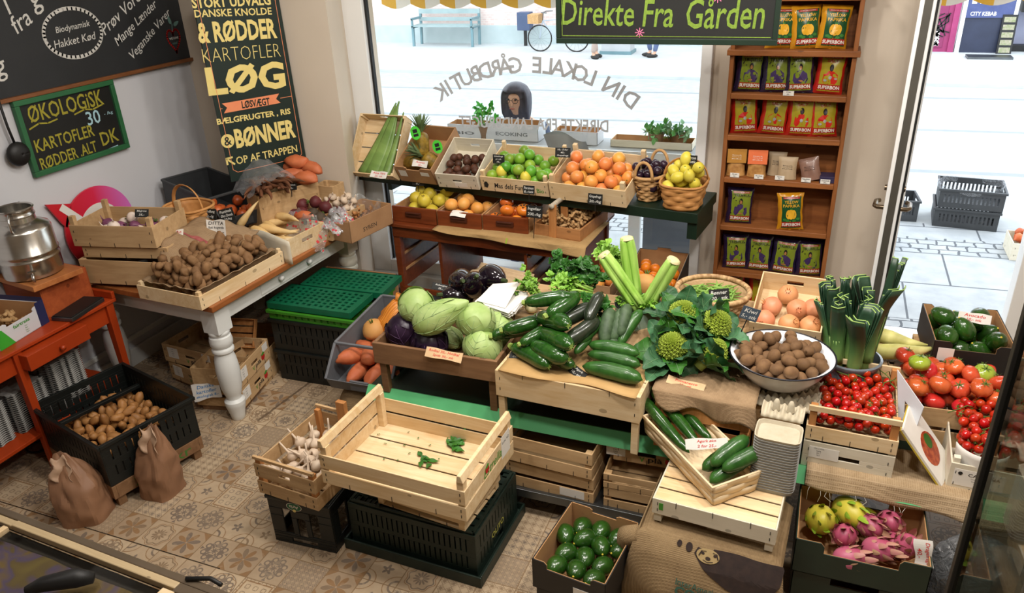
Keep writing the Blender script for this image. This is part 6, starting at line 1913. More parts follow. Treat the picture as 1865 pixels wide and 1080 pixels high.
K_BROWN.heap(bM_,pack([0.026]*22,in_rect(-bw_/2+0.01,bw_/2-0.01,-0.15,0.10),lambda x,y:0.008,4,20),'small brown fruit in the pale poplar box','brown fruit on the window shelf',
 4,None,0.027)
lM,lw=shelf_box((879,346),(1001,359),0.36,18)
lcr=wooden_crate('wooden crate of green citrus with black printed script on its front',lM,lw,0.36,0.10,posts=(0.022,0.035,0),nb=3,mat=M_CRATE)
F=TR(0,-0.1808,0.045)@RX(pi/2)
write(MB(),'Mas dels Fumeros',F@TR(0.0,0.0,0),width=lw*0.6,height=0.036,bold=0.012,shear=0.2).build('lettering',M_BLACK_INK,lcr)
write(MB(),'Bio',F@TR(lw*0.38,-0.008,0),width=0.045,height=0.03,bold=0.01).build('green_lettering',M_GREEN_PRINT,lcr)
mb=MB();mb.prism([(-lw*0.42+0.016*cos(i),0.024*sin(i)) for i in range(6)],0,0.0006,F);mb.build('crest',M_BLACK_INK,lcr)
K_LIME.heap(lM,pack([0.035]*27,in_rect(-lw/2+0.015,lw/2-0.015,-0.165,0.13),lambda x,y:0.01+0.15*(y+0.16),2,30,0.9,lambda x,y:0.2*abs(x)),'green citrus fruit in the printed crate',
 'green citrus fruit',2,None,0.036)
for p in ((-0.11,-0.1,0.09),(0.06,-0.13,0.085)):K_LEMON.put(lM@TR(*p),'yellow lemon among the green citrus fruit, %s'%('near the middle of the crate' if p[0]>0 else 'nearer the brown fruit box'))
gM_,gw_=shelf_box((1003,361),(1141,379),0.38,16)
wooden_crate('wooden crate of grapefruit with raised corner posts on the window shelf',gM_,gw_,0.38,0.11,posts=(0.026,0.045,0),nb=3,mat=M_CRATE)
K_GRAPE.heap(gM_,pack([0.040]*27,in_rect(-gw_/2+0.015,gw_/2-0.015,-0.175,0.14),lambda x,y:0.01+0.12*(y+0.16),7,30,0.9),'pink-orange grapefruit in the crate on the window shelf',
 'grapefruit',7,None,0.041)
pbk=at(1176,372,SHZ)+Vector((0,0.13,0))
plb=woven('tall oval wicker basket of plums with two loop handles',at_M(pbk.x,pbk.y,SHZ,SHA*57.3),0.065,0.10,0.095,0.155,0.15,8,12,M_WICKER,2.2,0.005,rim=0.01)
hoop(plb,(-0.05,-0.14,0.14),(0.05,-0.14,0.14),0.10,0.009,M_WICKER);hoop(plb,(-0.05,0.14,0.14),(0.05,0.14,0.14),0.10,0.009,M_WICKER)
K_PLUM.heap(at_M(pbk.x,pbk.y,SHZ,SHA*57.3),pack([0.026]*28,in_rect(-0.085,0.085,-0.135,0.13),lambda x,y:0.055+0.25*(y+0.13),3,25),'dark plum in the tall wicker basket',
 'plums',3,None,0.027)
lbk=at(1236,388,SHZ)+Vector((0,0.13,0))
lmb=woven('square woodchip basket of lemons with a bow handle at the shelf end',at_M(lbk.x,lbk.y,SHZ,SHA*57.3+4),0.095,0.105,0.125,0.135,0.145,5,7,M_CHIP,3.4,0.004,
 rim=0.007,dip=0.05)
hoop(lmb,(-0.12,0.04,0.13),(0.12,0.04,0.13),0.13,0.011,M_CHIP,flat=0.3)
K_LEMON.heap(at_M(lbk.x,lbk.y,SHZ,0),pack([0.035]*24,in_rect(-0.115,0.115,-0.12,0.12),lambda x,y:0.05+0.15*(y+0.1),5,30,0.9,lambda x,y:0.4*(x*x+y*y)**0.5),'yellow lemon in the square woodchip basket',
 'lemons',5,None,0.037)
for lab,px,py,y,w,h,ls,yaw,tilt,st in (('black price card at the corner of the green citrus crate',908,290,4.14,0.075,0.055,['Limefrugt','pr stk','10,-'],0,5,0.05),
 ('tilted black price card on the grapefruit crate post',1025,278,4.16,0.09,0.055,['10,- 5 for','40,-','Grapefrugt'],6,10,0.0),('black price card standing in the lemon basket',
 1257,291,4.10,0.075,0.05,['Citron','5,- stk'],-4,5,0.06),('black price card clipped to the shelf above the grape drawer',963,346,3.96,0.07,0.05,['Persimon','8,-/stk'],
 0,5,0.04),('black price card clipped to the shelf above the ginger tray',1084,363,3.95,0.085,0.062,['Grapefrugt','20,-/kg'],-4,5,0.04),('black price card above the quinces',
 761,330,4.15,0.085,0.06,['Kv\u00e6de','8,-'],4,5,0.05),('black price card standing at the ginger tray',973,386,3.88,0.10,0.07,['Ingef\u00e6r','200,-/kg'],-4,8,
 0.12)):
 tag_px(lab,px,py,y,w,h,ls,yaw,tilt,0,st,'y')
 # -- desk: three drawers and the ginger tray
DT=0.716
for (a,b),lab,kind,n,r,pl in ((((716,402),(795,411)),'teak drawer of yellow quinces, first on the desk',K_QUINCE,12,0.045,'yellow quince in the first desk drawer'),
 (((798,412),(877,420)),'teak drawer of apricot-coloured fruit, second on the desk',K_APRI,11,0.042,'apricot-coloured fruit in the second desk drawer'),(((880,420),
 (962,428)),'teak drawer of persimmons, third on the desk',K_PERS,9,0.042,'')):
 dM,dw=line_M(a,b,DT,0.40)
 drawer_box(lab,dM,dw,0.40,0.10)
 hp=pack([r]*n,in_rect(-dw/2+0.012,dw/2-0.012,-0.175,0.12),lambda x,y:0.013,int(r*1e4)+n,30,0.92,lambda x,y:0.1*y)
 obs=kind.heap(dM,hp,pl,pl and 'fruit in the desk drawers, '+kind.name,n,0.7,r)
 if not pl:name_by_place(obs,'orange persimmon in the third desk drawer, {o}')
 if kind is K_APRI:
  T=thing('paper_scrap','scrap of white paper on the front edge of the second drawer','paper',dM@TR(0.0,-0.19,0.102));MB().grid(lambda u,v:(-0.05+0.10*u,-0.03+0.05*v,
   0.003*sin(u*5)-0.02*(1-v)**3),8,6,0.001).build('paper',M_PAPER,T)
T=thing('burlap_runner','sand-coloured sacking runner hanging over the desk front','cloth',dkM)
def runner(u,v):
 x=-0.30+0.98*u
 if v<0.5:return (x,DW/2-0.2-(DW-0.2)*v*2-0.006,0.7195+0.002*sin(u*20))
 t=(v-0.5)*2
 hang=(0.003+0.048*u**0.8)*(1+0.12*sin(u*9))
 return (x,-DW/2-0.012-0.012*t*(1+sin(u*14)),0.7195-hang*t)
MB().grid(runner,40,16,0.0025).build('cloth',M_SACKING,T,smooth=True)
MB().grid(lambda u,v:Vector(runner(0.50+0.012*v,0.5+0.5*u))+Vector((0,-0.003,0.001)),8,1).build('stripe',plain('green_yellow_stripe','#7a8a2a','#93a23a',30,0.9),
 T)
tgM,tw=line_M((970,426),(1054,441),DT+0.004,0.40)
tgM=tgM@RZ(radians(2))
trug=thing('wooden_trug','chip-wood carrying tray of ginger with a birch-stick handle on the desk','tray',tgM)
mb=MB();h_=0.07
mb.box(-tw/2,tw/2,-0.2,0.2,0,0.006).build('bottom',M_POST,trug)
for b in ((-tw/2,tw/2,-0.2,-0.188),(-tw/2,tw/2,0.188,0.2),(-tw/2,-tw/2+0.012,-0.188,0.188),(tw/2-0.012,tw/2,-0.188,0.188)):MB().box(*b,0,h_).build('side_panel',
 wood('trug_wood','#96643a','#bb8552',3,0.65,'X',9),trug,bevel=0.002)
for y in (-0.205,-0.05):MB().box(-0.045,0.0,y,y+0.014,0.0,0.20).build('handle_post',M_POST,trug,bevel=0.002)
MB().tube([(-0.02,-0.225,0.195),(-0.024,-0.1,0.197),(-0.02,-0.025,0.195)],0.015,10).build('birch_stick',plain('birch_bark','#8c8272','#c2b8a6',14,0.75,0.2,40,stretch=(1,
 6,1)),trug,smooth=True)
gp_=pack([random.Random(i).uniform(0.020,0.027) for i in range(110)],in_rect(-tw/2+0.012,tw/2-0.012,-0.18,0.18),lambda x,y:0.012+0.03*(1-abs(y)/0.18),12,22,0.8,
 lambda x,y:0.25*abs(x)+0.12*abs(y))
gp_=[q for q in gp_ if not (-0.055<q[0]<0.01 and (q[1]<-0.168 or -0.075<q[1]<-0.01))]
K_GINGER.heap(tgM,gp_,'ginger root in the chip-wood tray on the desk','ginger in the chip-wood tray',12,0.9,0.031)
# -- mandarins by the pier
for k,zz in ((0,0.001),(1,0.191)):
 wooden_crate('wooden crate below the mandarin box, %s one'%('lower','upper')[k],at_M(-0.80,4.12,zz,-1),0.40,0.50,0.19,sides=((0,0.4),(0.55,1)),posts=(0.024,0,0),
  mat=M_CRATE_D)
maM=at_M(-0.775,4.12,0.382,-1)@RX(radians(6))
cardboard_box('black printed carton of mandarins on the crates by the pier',maM,0.30,0.44,0.15,M_CARD_BLACK,None,(0.2,0.03),(0.08,-0.02),None)
K_MAND.heap(maM,pack([0.033]*26,in_rect(-0.13,0.13,-0.20,0.16),lambda x,y:0.03,5,25),'orange mandarin in the black carton by the pier','mandarins',5,None,0.034)
ma2=at_M(-1.10,4.10,0.382,-1)
wooden_crate('wooden crate under the second citrus box beside the mandarins',at_M(-1.10,4.10,0.001,0),0.22,0.44,0.375,sides=((0,0.3),(0.36,0.64),(0.7,1)),posts=(0.024,
 0,0),mat=M_CRATE_D)
cardboard_box('low brown carton of yellow citrus mostly hidden behind the celery',ma2,0.22,0.40,0.09,M_CARDB,None,None,None,None)
K_GRAPE.heap(ma2,pack([0.038]*8,in_rect(-0.10,0.10,-0.18,0.18),lambda x,y:0.02,2,20),'yellow citrus in the low carton behind the celery','citrus behind the celery',
 2,None,0.041)
# ======== middle display on the green bench
BT=0.4405
T=thing('filled_sack','brown filled sack with faded red print on the floor below the sweet potato bin','sack',at_M(-1.93,2.92,0,85))
MB().ball(lambda d:(0.30*(abs(d.x)**0.6)*(1 if d.x>0 else -1),0.165*(abs(d.y)**0.7)*(1 if d.y>0 else -1),max(0.0,0.165+0.175*(abs(d.z)**0.75)*(1 if d.z>0 else -1))+0.01*nz(d,
 3,4)*(1 if d.z>-0.8 else 0)),28,18).build('sack',M_BURLAP_DK,T,smooth=True)
MB().grid(lambda u,v:((-0.22+0.03*v),0.168*cos(u*2.2-0.2),0.14+0.15*sin(u*2.2-0.2)),10,2,0.001).build('red_print',plain('faded_sack_print','#7a3a2a','#8f4a36',30,
 0.9),T)
swb=at_M(-1.925,2.975,0.345,2)@RX(radians(3))
picking_bin('grey open-front picking bin of sweet potatoes at the end of the bench',swb,0.35,0.60,0.20,M_GREYPL,0.35)
hp=pack([0.052]*11,in_rect(-0.16,0.16,-0.27,0.0),lambda x,y:0.008,4,30,0.75)
K_SWEET.heap(swb,hp,'orange sweet potato in the grey bin beside the bench','sweet potatoes in the grey bin',4,0.4,0.052)
K_SWEDE.put(swb@TR(-0.085,0.03,0.15)@RX(0.3),'round tan swede in the grey bin of sweet potatoes')
K_SWEDE.put(swb@TR(-0.10,0.06,0.055)@RX(1.3),'second tan swede lying below the first in the grey bin')
T=thing('net_sack','orange net sack of pumpkin at the back of the grey bin','net sack',swb@TR(0.0,0.12,0.15))
g=G('orange_net');v1=g.wave(28,g.coord(rot=(0,0,0.7)),1.0,'X');v2=g.wave(28,g.coord(rot=(0,0.4,-0.7)),1.0,'Y')
net=g.done(g.mix(v1.mx(v2).gt(0.8)*0.7,'#b86c1c','#d88a2c'),0.5);g.bump(v1.mx(v2),0.5,0.003)
MB().ball(lambda d:(0.10*d.x*(1+0.12*nz(d,2.5,3)),0.11*d.y*(1+0.12*nz(d,2.5,5)),0.10*d.z*(1+0.2*nz(d,2,1))+0.035*max(0,d.z)**6),24,16).build('net',net,T,smooth=True)
MB().tube([(0,0.0,0.11),(0.012,0.01,0.14),(0.03,0.015,0.165)],[0.02,0.009,0.022],10).build('gathered_neck',net,T,smooth=True)
cbM=at_M(-1.44,2.735,BT,1)
cab=thing('wooden_tray','stained wooden tray on legs holding green and red cabbages','tray',cbM)
cw,cd,z0,z1=0.60,0.36,0.16,0.265
boxes('side_panel',M_BROWNBOX,cab,0.003,(-cw/2,cw/2,-cd/2,-cd/2+0.016,z0,z1),(-cw/2,cw/2,cd/2-0.016,cd/2,z0,z1))
for s in (-1,1):MB().box(*sorted((s*cw/2,s*(cw/2-0.016))),-cd/2+0.016,cd/2-0.016,z0,z1).build('end_panel',M_BROWNBOX,cab,bevel=0.003)
MB().box(-cw/2+0.016,cw/2-0.016,-cd/2+0.016,cd/2-0.016,z0,z0+0.01).build('bottom',M_BROWNBOX,cab)
for sx in (-1,1):
 for sy in (-1,1):MB().box(*sorted((sx*(cw/2-0.016),sx*(cw/2-0.05))),*sorted((sy*(cd/2-0.016),sy*(cd/2-0.046))),0.0,z1-0.02).build('leg',M_BROWNBOX,cab,bevel=0.002)
def cpx(px,py,z):return at(px,py,z)
for kind,px,py,z,ax,lab in ((K_CABBR,737,600,0.705,(0.2,-0.3,0),'red cabbage in the corner of the tray nearest the sweet potatoes'),(K_CABBR,782,622,0.67,(0.5,0.2,
 0),'red cabbage partly covered, behind the red-lettered slip'),(K_CABB,758,556,0.82,(0.3,0.2,0),'round green cabbage at the back of the tray above the red ones'),
 (K_CABB,866,582,0.80,(0.1,0.2,1),'round green cabbage in the middle of the heap beside the white paper'),(K_CABB,910,600,0.71,(1.0,0.4,2),'green cabbage half hidden at the courgette end of the tray'),
 (K_CABB,879,633,0.70,(-0.6,0.6,0.5),'pale green cabbage lying at the front corner of the tray')):
 p=cpx(px,py,z);kind.put(TR(p)@Euler(ax).to_matrix().to_4x4(),lab)
p=cpx(805,572,0.83);K_CABBP.put(TR(p)@RZ(radians(22))@RY(radians(62))@RX(0.1),'pointed green cabbage lying across the top of the cabbage heap')
p=cpx(815,610,0.66);K_CABBP.put(TR(p)@RZ(radians(150))@RY(radians(85))@SCL(0.7),'yellowing pointed cabbage wedged under the heap')
paper_px('tan slip with red writing on the edge of the cabbage tray',808,646,0.705,0.17,0.042,['Rodkal 30,- Hvidkal','Spids 30,- stk'],3,40,-3)
wooden_crate('wooden crate below the aubergines behind the cabbage tray',at_M(-1.48,3.20,BT,3),0.38,0.40,0.22,posts=(0.022,0,0),sides=((0,0.45),(0.55,1)),flip=True,
 mat=M_CRATE_D)
auM=at_M(-1.40,3.22,BT+0.222,-12)@RX(radians(8))
T=thing('woven_mat','coarse tan mat lying under the aubergines','mat',auM@TR(-0.10,0.0,0.0));MB().grid(lambda u,v:(-0.17+0.34*u,-0.20+0.44*v,0.012+0.01*sin(v*26)),
 10,30,0.006).build('mat',M_COARSE,T,smooth=True)
A=[]
for px,py,z,rot in ((841,513,0.79,(1.1,0.2,0.4)),(864,517,0.80,(0.6,0.5,0)),(898,506,0.82,(1.4,0,1.0)),(832,540,0.72,(1.2,0.2,-0.8)),(893,533,0.74,(0.9,0.9,0.2))):
 A.append(K_AUB.put(TR(at(px,py,z))@Euler(rot).to_matrix().to_4x4()@SCL(1.15),''))
name_by_place(A,'glossy black aubergine behind the cabbages, {o}')
tag_px('black price card tucked under the aubergines',803,523,0.76,0.09,0.035,['Aubergine','35,-'],20,35,-14,0.0)
T=thing('paper_bag_stack','stack of white paper bags lying behind the cabbages','paper bags',TR(at(915,552,0.80))@RZ(radians(-12))@RX(radians(12)))
for k in range(7):
 MB().box(-0.10,0.10,-0.075,0.075,0.004*k,0.004*k+0.003,RZ(0.12*(k%3)-0.1)).build('bag',M_PAPER,T)
MB().grid(lambda u,v:(-0.10+0.16*u,-0.06+0.14*v,0.03+0.05*u*v),4,4,0.001).build('folded_bag',M_PAPER,T)
wooden_crate('wooden crate under the white paper bags',at_M(-1.125,3.12,BT,0),0.26,0.36,0.29,sides=((0,0.3),(0.36,0.64),(0.7,1)),posts=(0.02,0,0),flip=True,mat=M_CRATE_D)
cgM=at_M(-0.80,2.685,BT,-2)
crt=wooden_crate('upturned pine crate carrying the courgettes and cucumbers',cgM,0.61,0.43,0.275,sides=((0.0,0.44),),posts=(0.028,0.0,0),nb=4,flip=True,mat=M_CRATE)
wooden_crate('riser crate under the back of the courgette heap',at_M(-0.70,3.10,BT,0),0.54,0.36,0.29,sides=((0,0.4),(0.5,1)),posts=(0.02,0,0),flip=True,mat=M_CRATE_D)
CT=BT+0.281
T=thing('brown_paper','sheet of brown wrapping paper under the courgettes','paper',cgM@TR(0,0,0.2765))
MB().grid(lambda u,v:(-0.29+0.58*u,-0.217+0.40*v-0.012*sin(u*8),0.003+0.004*sin(u*11)*sin(v*5+1)+0.004*max(0,0.2-v)),24,12,0.002).build('paper',plain('brown_wrap',
 '#a88450','#bd9a66',6,0.8),T,smooth=True)
T=thing('tray_of_slope','slatted board propped under the courgette heap','board',cgM@TR(0.0,0.09,0.285)@RX(radians(24)))
MB().box(-0.27,0.27,-0.10,0.14,0,0.012).build('board',M_CRATE_D,T)
T.name='sloping_board'
def veg(kind,px,py,z,yaw,pitch,lab,v=None,s=1.0,roll=0.0):
 kind.put(TR(at(px,py,z))@RZ(radians(yaw))@RY(radians(-pitch))@RX(roll)@SCL(s),lab,None,v)
C0=CT+0.034
for a in ((K_COURG,967,648,C0,-28,0,'green courgette lying at the front corner of the upturned crate',0),(K_COURG,1000,641,C0+0.035,-25,2,'curved green courgette resting on the front one',
 1,0.98),(K_COURG,1022,655,C0,-28,0,'short green courgette end peeking below the curved one',1,0.7),(K_COURG,1010,617,C0+0.075,-40,12,'long green courgette slanting down the middle of the heap',
 2,1.08),(K_COURG,1008,584,C0+0.13,-38,14,'green courgette high on the heap above the long slanting one',0,1.05),(K_COURG,952,592,C0+0.075,35,8,'green courgette at the cabbage side, pointing to the cabbages',
 1,0.85),(K_COURG,934,604,C0+0.02,40,0,'green courgette lowest at the cabbage side of the heap',0,0.85),(K_COURG,972,612,C0+0.06,60,10,'green courgette tucked behind the long slanting one',
 1,0.7),(K_COURG,1001,545,C0+0.20,20,6,'fat green courgette at the very top of the heap, end on',2,0.85),(K_COURG,1026,555,C0+0.18,62,12,'fat green courgette second from the top, blossom end to the front',
 1,0.9),(K_COURG_D,1050,574,C0+0.13,52,10,'dark courgette leaning at the back of the heap',0),(K_COURG_D,1056,605,C0+0.10,58,14,'dark courgette standing steeply in the middle',
 1),(K_COURG_D,1082,560,C0+0.17,80,30,'blunt dark courgette at the back beside the celery leaves',0,0.8),(K_CUKE,1076,602,C0+0.09,66,20,'light green cucumber standing between dark courgettes and rough cucumbers',
 1,0.8),(K_CUKE,1062,627,C0+0.05,70,18,'small light green cucumber low in the middle of the heap',1,0.6),(K_CUKE_D,1106,594,C0+0.10,92,40,'rough grey-green cucumber standing upright, nearest the courgettes',
 0),(K_CUKE_D,1124,592,C0+0.10,82,40,'rough grey-green cucumber standing upright, middle one',1),(K_CUKE_D,1136,583,C0+0.12,88,40,'rough cucumber standing behind the other upright ones',
 0,0.9),(K_CUKE,1147,597,C0+0.09,68,34,'smooth green cucumber leaning against the enamel pot',0,0.8),(K_CUKE_D,1115,622,C0+0.045,85,25,'rough cucumber tucked below the upright ones',
 1,0.9),(K_CUKE,1118,635,C0+0.045,-4,0,'dark cucumber lying flat, topmost of three',0,0.9),(K_CUKE,1118,654,C0+0.012,-7,0,'dark cucumber lying flat, middle of three',
 0,0.95),(K_CUKE,1115,678,C0,-7,0,'dark cucumber lying flat along the front edge, lowest of three',0,1.05)):
 veg(*a)
tag_px('black price card under the courgettes at the front corner',944,648,CT+0.006,0.075,0.04,['Squash','28,- kg'],10,60,-12,0)
tag_px('black price card lying under the cucumbers at the front edge',1052,678,CT+0.006,0.08,0.04,['Agurk','10,- stk'],-12,60,-20,0)
def gr(label,px,py,z,yaw,L,ns,nl,sz,seed,lm,sm,bulb=None,pitch=20,name='celery_greens'):
 return greens(name,label,TR(at(px,py,z))@RZ(radians(yaw))@RY(radians(-pitch)),L,ns,nl,sz,seed,lm,sm,bulb=bulb)
gr('feathery pale fennel tops lying behind the white paper bags',985,545,0.82,165,0.16,5,9,0.028,3,P_LEAF_L,P_CELERY,0.03,10,'fennel_tops')
gr('feathery fennel sprig above the courgettes, nearer the cabbages',960,560,0.76,200,0.10,3,7,0.026,4,P_LEAF_L,P_CELERY,0.028,15,'fennel_tops')
gr('deep green celeriac leaves standing behind the courgettes',1020,535,0.84,80,0.17,6,10,0.04,5,P_LEAF,P_CELERY,None,30)
gr('deep green celeriac leaves behind the dark courgettes',1050,540,0.84,75,0.18,6,11,0.042,6,P_LEAF,P_CELERY,None,35)
gr('pale celery leaves drooping over the dark courgettes',1080,535,0.88,190,0.20,6,10,0.035,7,P_LEAF_L,P_CELERY,None,-8)
gr('dark green leaves hanging beside the enamel pot',1105,560,0.84,250,0.13,5,10,0.04,8,P_LEAF,P_CELERY,None,-10)
ptp=at(1162,553,0.86)
pot=thing('enamel_pot','pale green enamel pot with dark rim holding celery','pot',TR(ptp.x,ptp.y,0.745))
MB().lathe([(0.088,0),(0.096,0.006),(0.098,0.02),(0.099,0.115),(0.094,0.115),(0.092,0.02),(0.02,0.012)],36,cap=True).build('body',M_ENAMEL_G,pot,smooth=True,angle=45)
MB().tube([(0.0975*cos(t),0.0975*sin(t),0.117) for t in [2*pi*i/40 for i in range(40)]],0.004,8,closed=True).build('rim',M_RIM,pot,smooth=True)
MB().tube([(0.02,-0.10,0.085),(0.02,-0.118,0.08),(0.035,-0.120,0.06),(0.02,-0.118,0.045),(0.02,-0.10,0.04)],0.006,8).build('handle',M_ENAMEL_G,pot,smooth=True)
wooden_crate('wooden crate under the enamel pot and the bean basket',at_M(-0.27,3.16,BT,0),0.30,0.44,0.30,sides=((0,0.4),(0.5,1)),posts=(0.022,0,0),flip=True,mat=M_CRATE_D)
def celery(label,base,tip,r,seed,n=9):
 """celery bunch: root end at TIP, leafy end in the pot at BASE"""
 T=thing('celery',label,'celery',TR(base));g=random.Random(seed)
 ax=Vector(tip)-Vector(base);L=ax.length;ax.normalize()
 u=ax.orthogonal().normalized();w=ax.cross(u)
 mb=MB()
 for i in range(n):
  a=2*pi*i/n;o=0.62 if i%3 else 0.3
  c=(u*cos(a)+w*sin(a))
  pts=[ax*(L*t)+c*(r*o*(1.25-0.25*t if t<0.9 else 0.85)) for t in (0,0.25,0.5,0.75,0.92,1.0)]
  mb.tube(pts,[r*0.36,r*0.38,r*0.42,r*0.5,r*0.5,r*0.36],8,flat=0.75)
 mb.build('stalk',P_CELERY,T,smooth=True)
 MB().rings([[ax*(L*s)+(u*cos(t)+w*sin(t))*(r*k) for t in [2*pi*i/14 for i in range(14)]] for s,k in ((0.965,0.9),(1.0,0.8),(1.012,0.55))]).build('root_end',P_CELERY_B,
  T,smooth=True,angle=50)
 lf=MB()
 for i in range(5):leafy_sprig(lf,ax*0.02+Vector((g.uniform(-.03,.03),g.uniform(-.03,.03),0)),-ax+Vector((g.uniform(-1,1),g.uniform(-1,1),0.9)),0.06,0.02,6,g,0.03)
 lf.build('foliage',P_LEAF_L,T,smooth=True)
 return T
pb_=Vector((ptp.x,ptp.y,0.85))
celery('celery bunch standing upright in the enamel pot, root end up',pb_+Vector((-0.02,0.03,0)),atY(1141,432,ptp.y+0.06),0.033,1)
celery('celery bunch leaning towards the bookcase, cut root end high',pb_+Vector((0.035,0.0,0)),atY(1228,472,ptp.y+0.0),0.033,2)
celery('celery bunch leaning towards the desk, leaf ends bare',pb_+Vector((0.02,-0.03,0)),atY(1098,462,ptp.y-0.03),0.034,3)
gr('yellow-green celery leaves spilling from the pot on the desk side',1125,500,0.92,160,0.10,5,10,0.034,12,P_LEAF_L,P_CELERY,None,30)
gr('celery leaves around the pot rim on the bookcase side',1195,530,0.90,30,0.07,4,9,0.03,13,P_LEAF_L,P_CELERY,None,25)
gr('tall yellow-green celery leaves behind the leaning bunch',1105,478,0.97,120,0.08,4,9,0.034,14,P_LEAF_L,P_CELERY,None,40)
K_CELERIAC.put(TR(at(1214,560,0.80))@RX(0.6),'brown celeriac root between the enamel pot and the bean basket')
K_CELERIAC.put(TR(at(1175,520,0.84))@RX(-0.6),'pale celeriac root behind the enamel pot')
wooden_crate('brown slatted crate under the burlap and the romanesco',at_M(-0.275,2.735,BT,-2),0.36,0.38,0.255,sides=((0,0.42),(0.52,1)),posts=(0.026,0,0),flip=True,
 mat=M_POST)
T=thing('burlap_cloth','burlap cloth hanging over the crate in front of the romanesco','cloth',at_M(-0.27,2.735,BT+0.262,-2))
def rb(u,v):
 x=-0.20+0.39*u
 if v>0.35:return (x,-0.19+0.36*(v-0.35)/0.65,0.006+0.004*nz((u*6,v*6,3),1))
 t=(0.35-v)/0.35
 return (x+0.02*t,-0.195-0.012*t-0.015*t*sin(u*9),0.006-(0.05+0.045*u+0.02*sin(u*13))*t)
MB().grid(rb,30,20,0.004).build('cloth',M_BURLAP,T,smooth=True)
for px,py,z,rot,lab,v in ((1224,632,0.80,(0.55,-0.15,0.3),'romanesco with spreading leaves nearest the cucumbers',0),(1295,645,0.79,(0.75,0.1,2.0),'romanesco at the front beside the white bowl',
 1),(1243,575,0.87,(0.3,-0.1,1.2),'romanesco at the back in front of the enamel pot',1),(1303,592,0.86,(0.5,0.55,0.5),'romanesco half wrapped in leaves in front of the bean basket',
 0)):
 K_ROMAN.put(TR(at(px,py,z))@Euler(rot).to_matrix().to_4x4(),lab,None,v)
paper_px('tan slip with red writing lying on the burlap below the romanesco',1249,699,BT+0.275,0.15,0.035,['Romanesco','25,- stk'],-2,60,-6)
bbp=at(1298,533,0.86)
bbk=woven('round coiled rattan basket of green beans',at_M(bbp.x,bbp.y,0.743,0),0.115,0.11,0.158,0.150,0.13,7,16,M_RATTAN,2.0,0.005,rim=0.012,rim_mat=plain('rattan_wrapped_rim',
 '#94704a','#c9a678',9,0.6,0.5,14,stretch=(6,6,1),contrast=0.12))
g=random.Random(21)
for i in range(110):
 a,q=g.uniform(0,6.28),sqrt(g.random())*0.115
 def mkb(n,i=i):return None
K_BEANS=Kind('green_bean','green bean',[lambda n,k=k:MB().tube([(-0.06+0.02*i,0.012*sin(i*0.5+k)+0.006*k*(i/6.0-0.5)**2,0.002*sin(i*1.1+k)) for i in range(7)],[0.0012,
 0.0035,0.0042,0.0038,0.0043,0.0034,0.0008],6).build(n,P_BEAN,None,smooth=True) for k in range(4)])
for i in range(110):
 a,q=g.uniform(0,6.28),sqrt(g.random())*0.095
 z=0.085+0.032*(1-q/0.1)+0.006*(i%5)
 K_BEANS.put(at_M(bbp.x,bbp.y,0.743,0)@TR(q*cos(a),q*sin(a),z)@RZ(g.gauss(0.5,0.7))@RY(g.uniform(-0.25,0.25))@RX(g.uniform(0,6)),'thin green bean in the rattan basket',
  'green beans')
tag_px('black price card lying on the green beans',1310,538,0.88,0.085,0.055,['B\u00f8nner','20,- stk'],8,20,10,0)
pgM=at_M(-0.015,3.20,0.765,-3)@RX(radians(14))
wooden_crate('wooden crate hidden under the pomegranate box',at_M(0.02,3.22,BT,-2),0.25,0.40,0.31,sides=((0,0.3),(0.36,0.64),(0.7,1)),posts=(0.022,0,0),flip=True,
 mat=M_CRATE_D)
wooden_crate('pale wooden box of pomegranates with a handle slot in its rear board',pgM,0.285,0.36,0.10,posts=None,nb=1,long_slot=(0.07,0.022),mat=M_CRATE,cat='box')
P=[]
for x,y,z,r in ((-0.02,0.09,0.055,(0.5,0,0)),(-0.075,0.0,0.05,(0.2,-0.9,0)),(0.03,0.0,0.055,(0.9,0.3,0)),(0.095,0.02,0.055,(0.0,0.2,0)),(-0.09,-0.09,0.045,(1.2,
 -0.5,0)),(0.01,-0.10,0.05,(0.7,0,1)),(0.095,-0.09,0.05,(0.3,0.4,0))):
 P.append(K_POM.put(pgM@TR(x,y,z)@Euler(r).to_matrix().to_4x4(),''))
name_by_place(P,'pink-orange pomegranate in the pale box, {o}')
def egg_tray(label,M,nx=6,ny=5,p=0.048):
 T=thing('egg_tray',label,'egg tray',M)
 MB().grid(lambda u,v:((u-0.5)*nx*p,(v-0.5)*ny*p,0.022+0.020*cos(2*pi*nx*u)*cos(2*pi*ny*v) if 0.02<u<0.98 and 0.02<v<0.98 else 0.02),nx*8,ny*8,0.003).build('tray',
  M_PULP,T,smooth=True)
 return T
wooden_crate('wooden crate under the egg tray and the kiwi bowl',at_M(0.0,2.83,BT,-2),0.17,0.34,0.195,sides=((0,0.42),(0.52,1)),posts=(0.024,0,0),flip=True,mat=M_CRATE_D)
egg_tray('grey-brown pulp egg tray under the kiwi bowl',at_M(0.025,2.755,BT+0.199,-3),5)
bwp=at(1425,640,0.815)
bowl=thing('enamel_bowl','wide white enamel bowl with dark rim full of kiwis','bowl',TR(bwp.x,bwp.y,BT+0.238))
BR=0.198
MB().lathe([(0.07,0.0),(0.085,0.0),(0.13,0.03),(0.165,0.075),(0.18,0.11),(BR,0.124),(BR,0.128),(0.176,0.116),(0.16,0.078),(0.12,0.034),(0.05,0.006)],56,cap=True).build('body',
 M_ENAMEL_W,bowl,smooth=True)
MB().tube([(BR*cos(t),BR*sin(t),0.126) for t in [2*pi*i/64 for i in range(64)]],0.0035,8,closed=True).build('rim',M_RIM,bowl,smooth=True)
hp=pack([random.Random(i).uniform(0.0235,0.0265) for i in range(84)],in_disc(0.185),lambda x,y:0.008+2.9*(x*x+y*y),8,40,0.88)
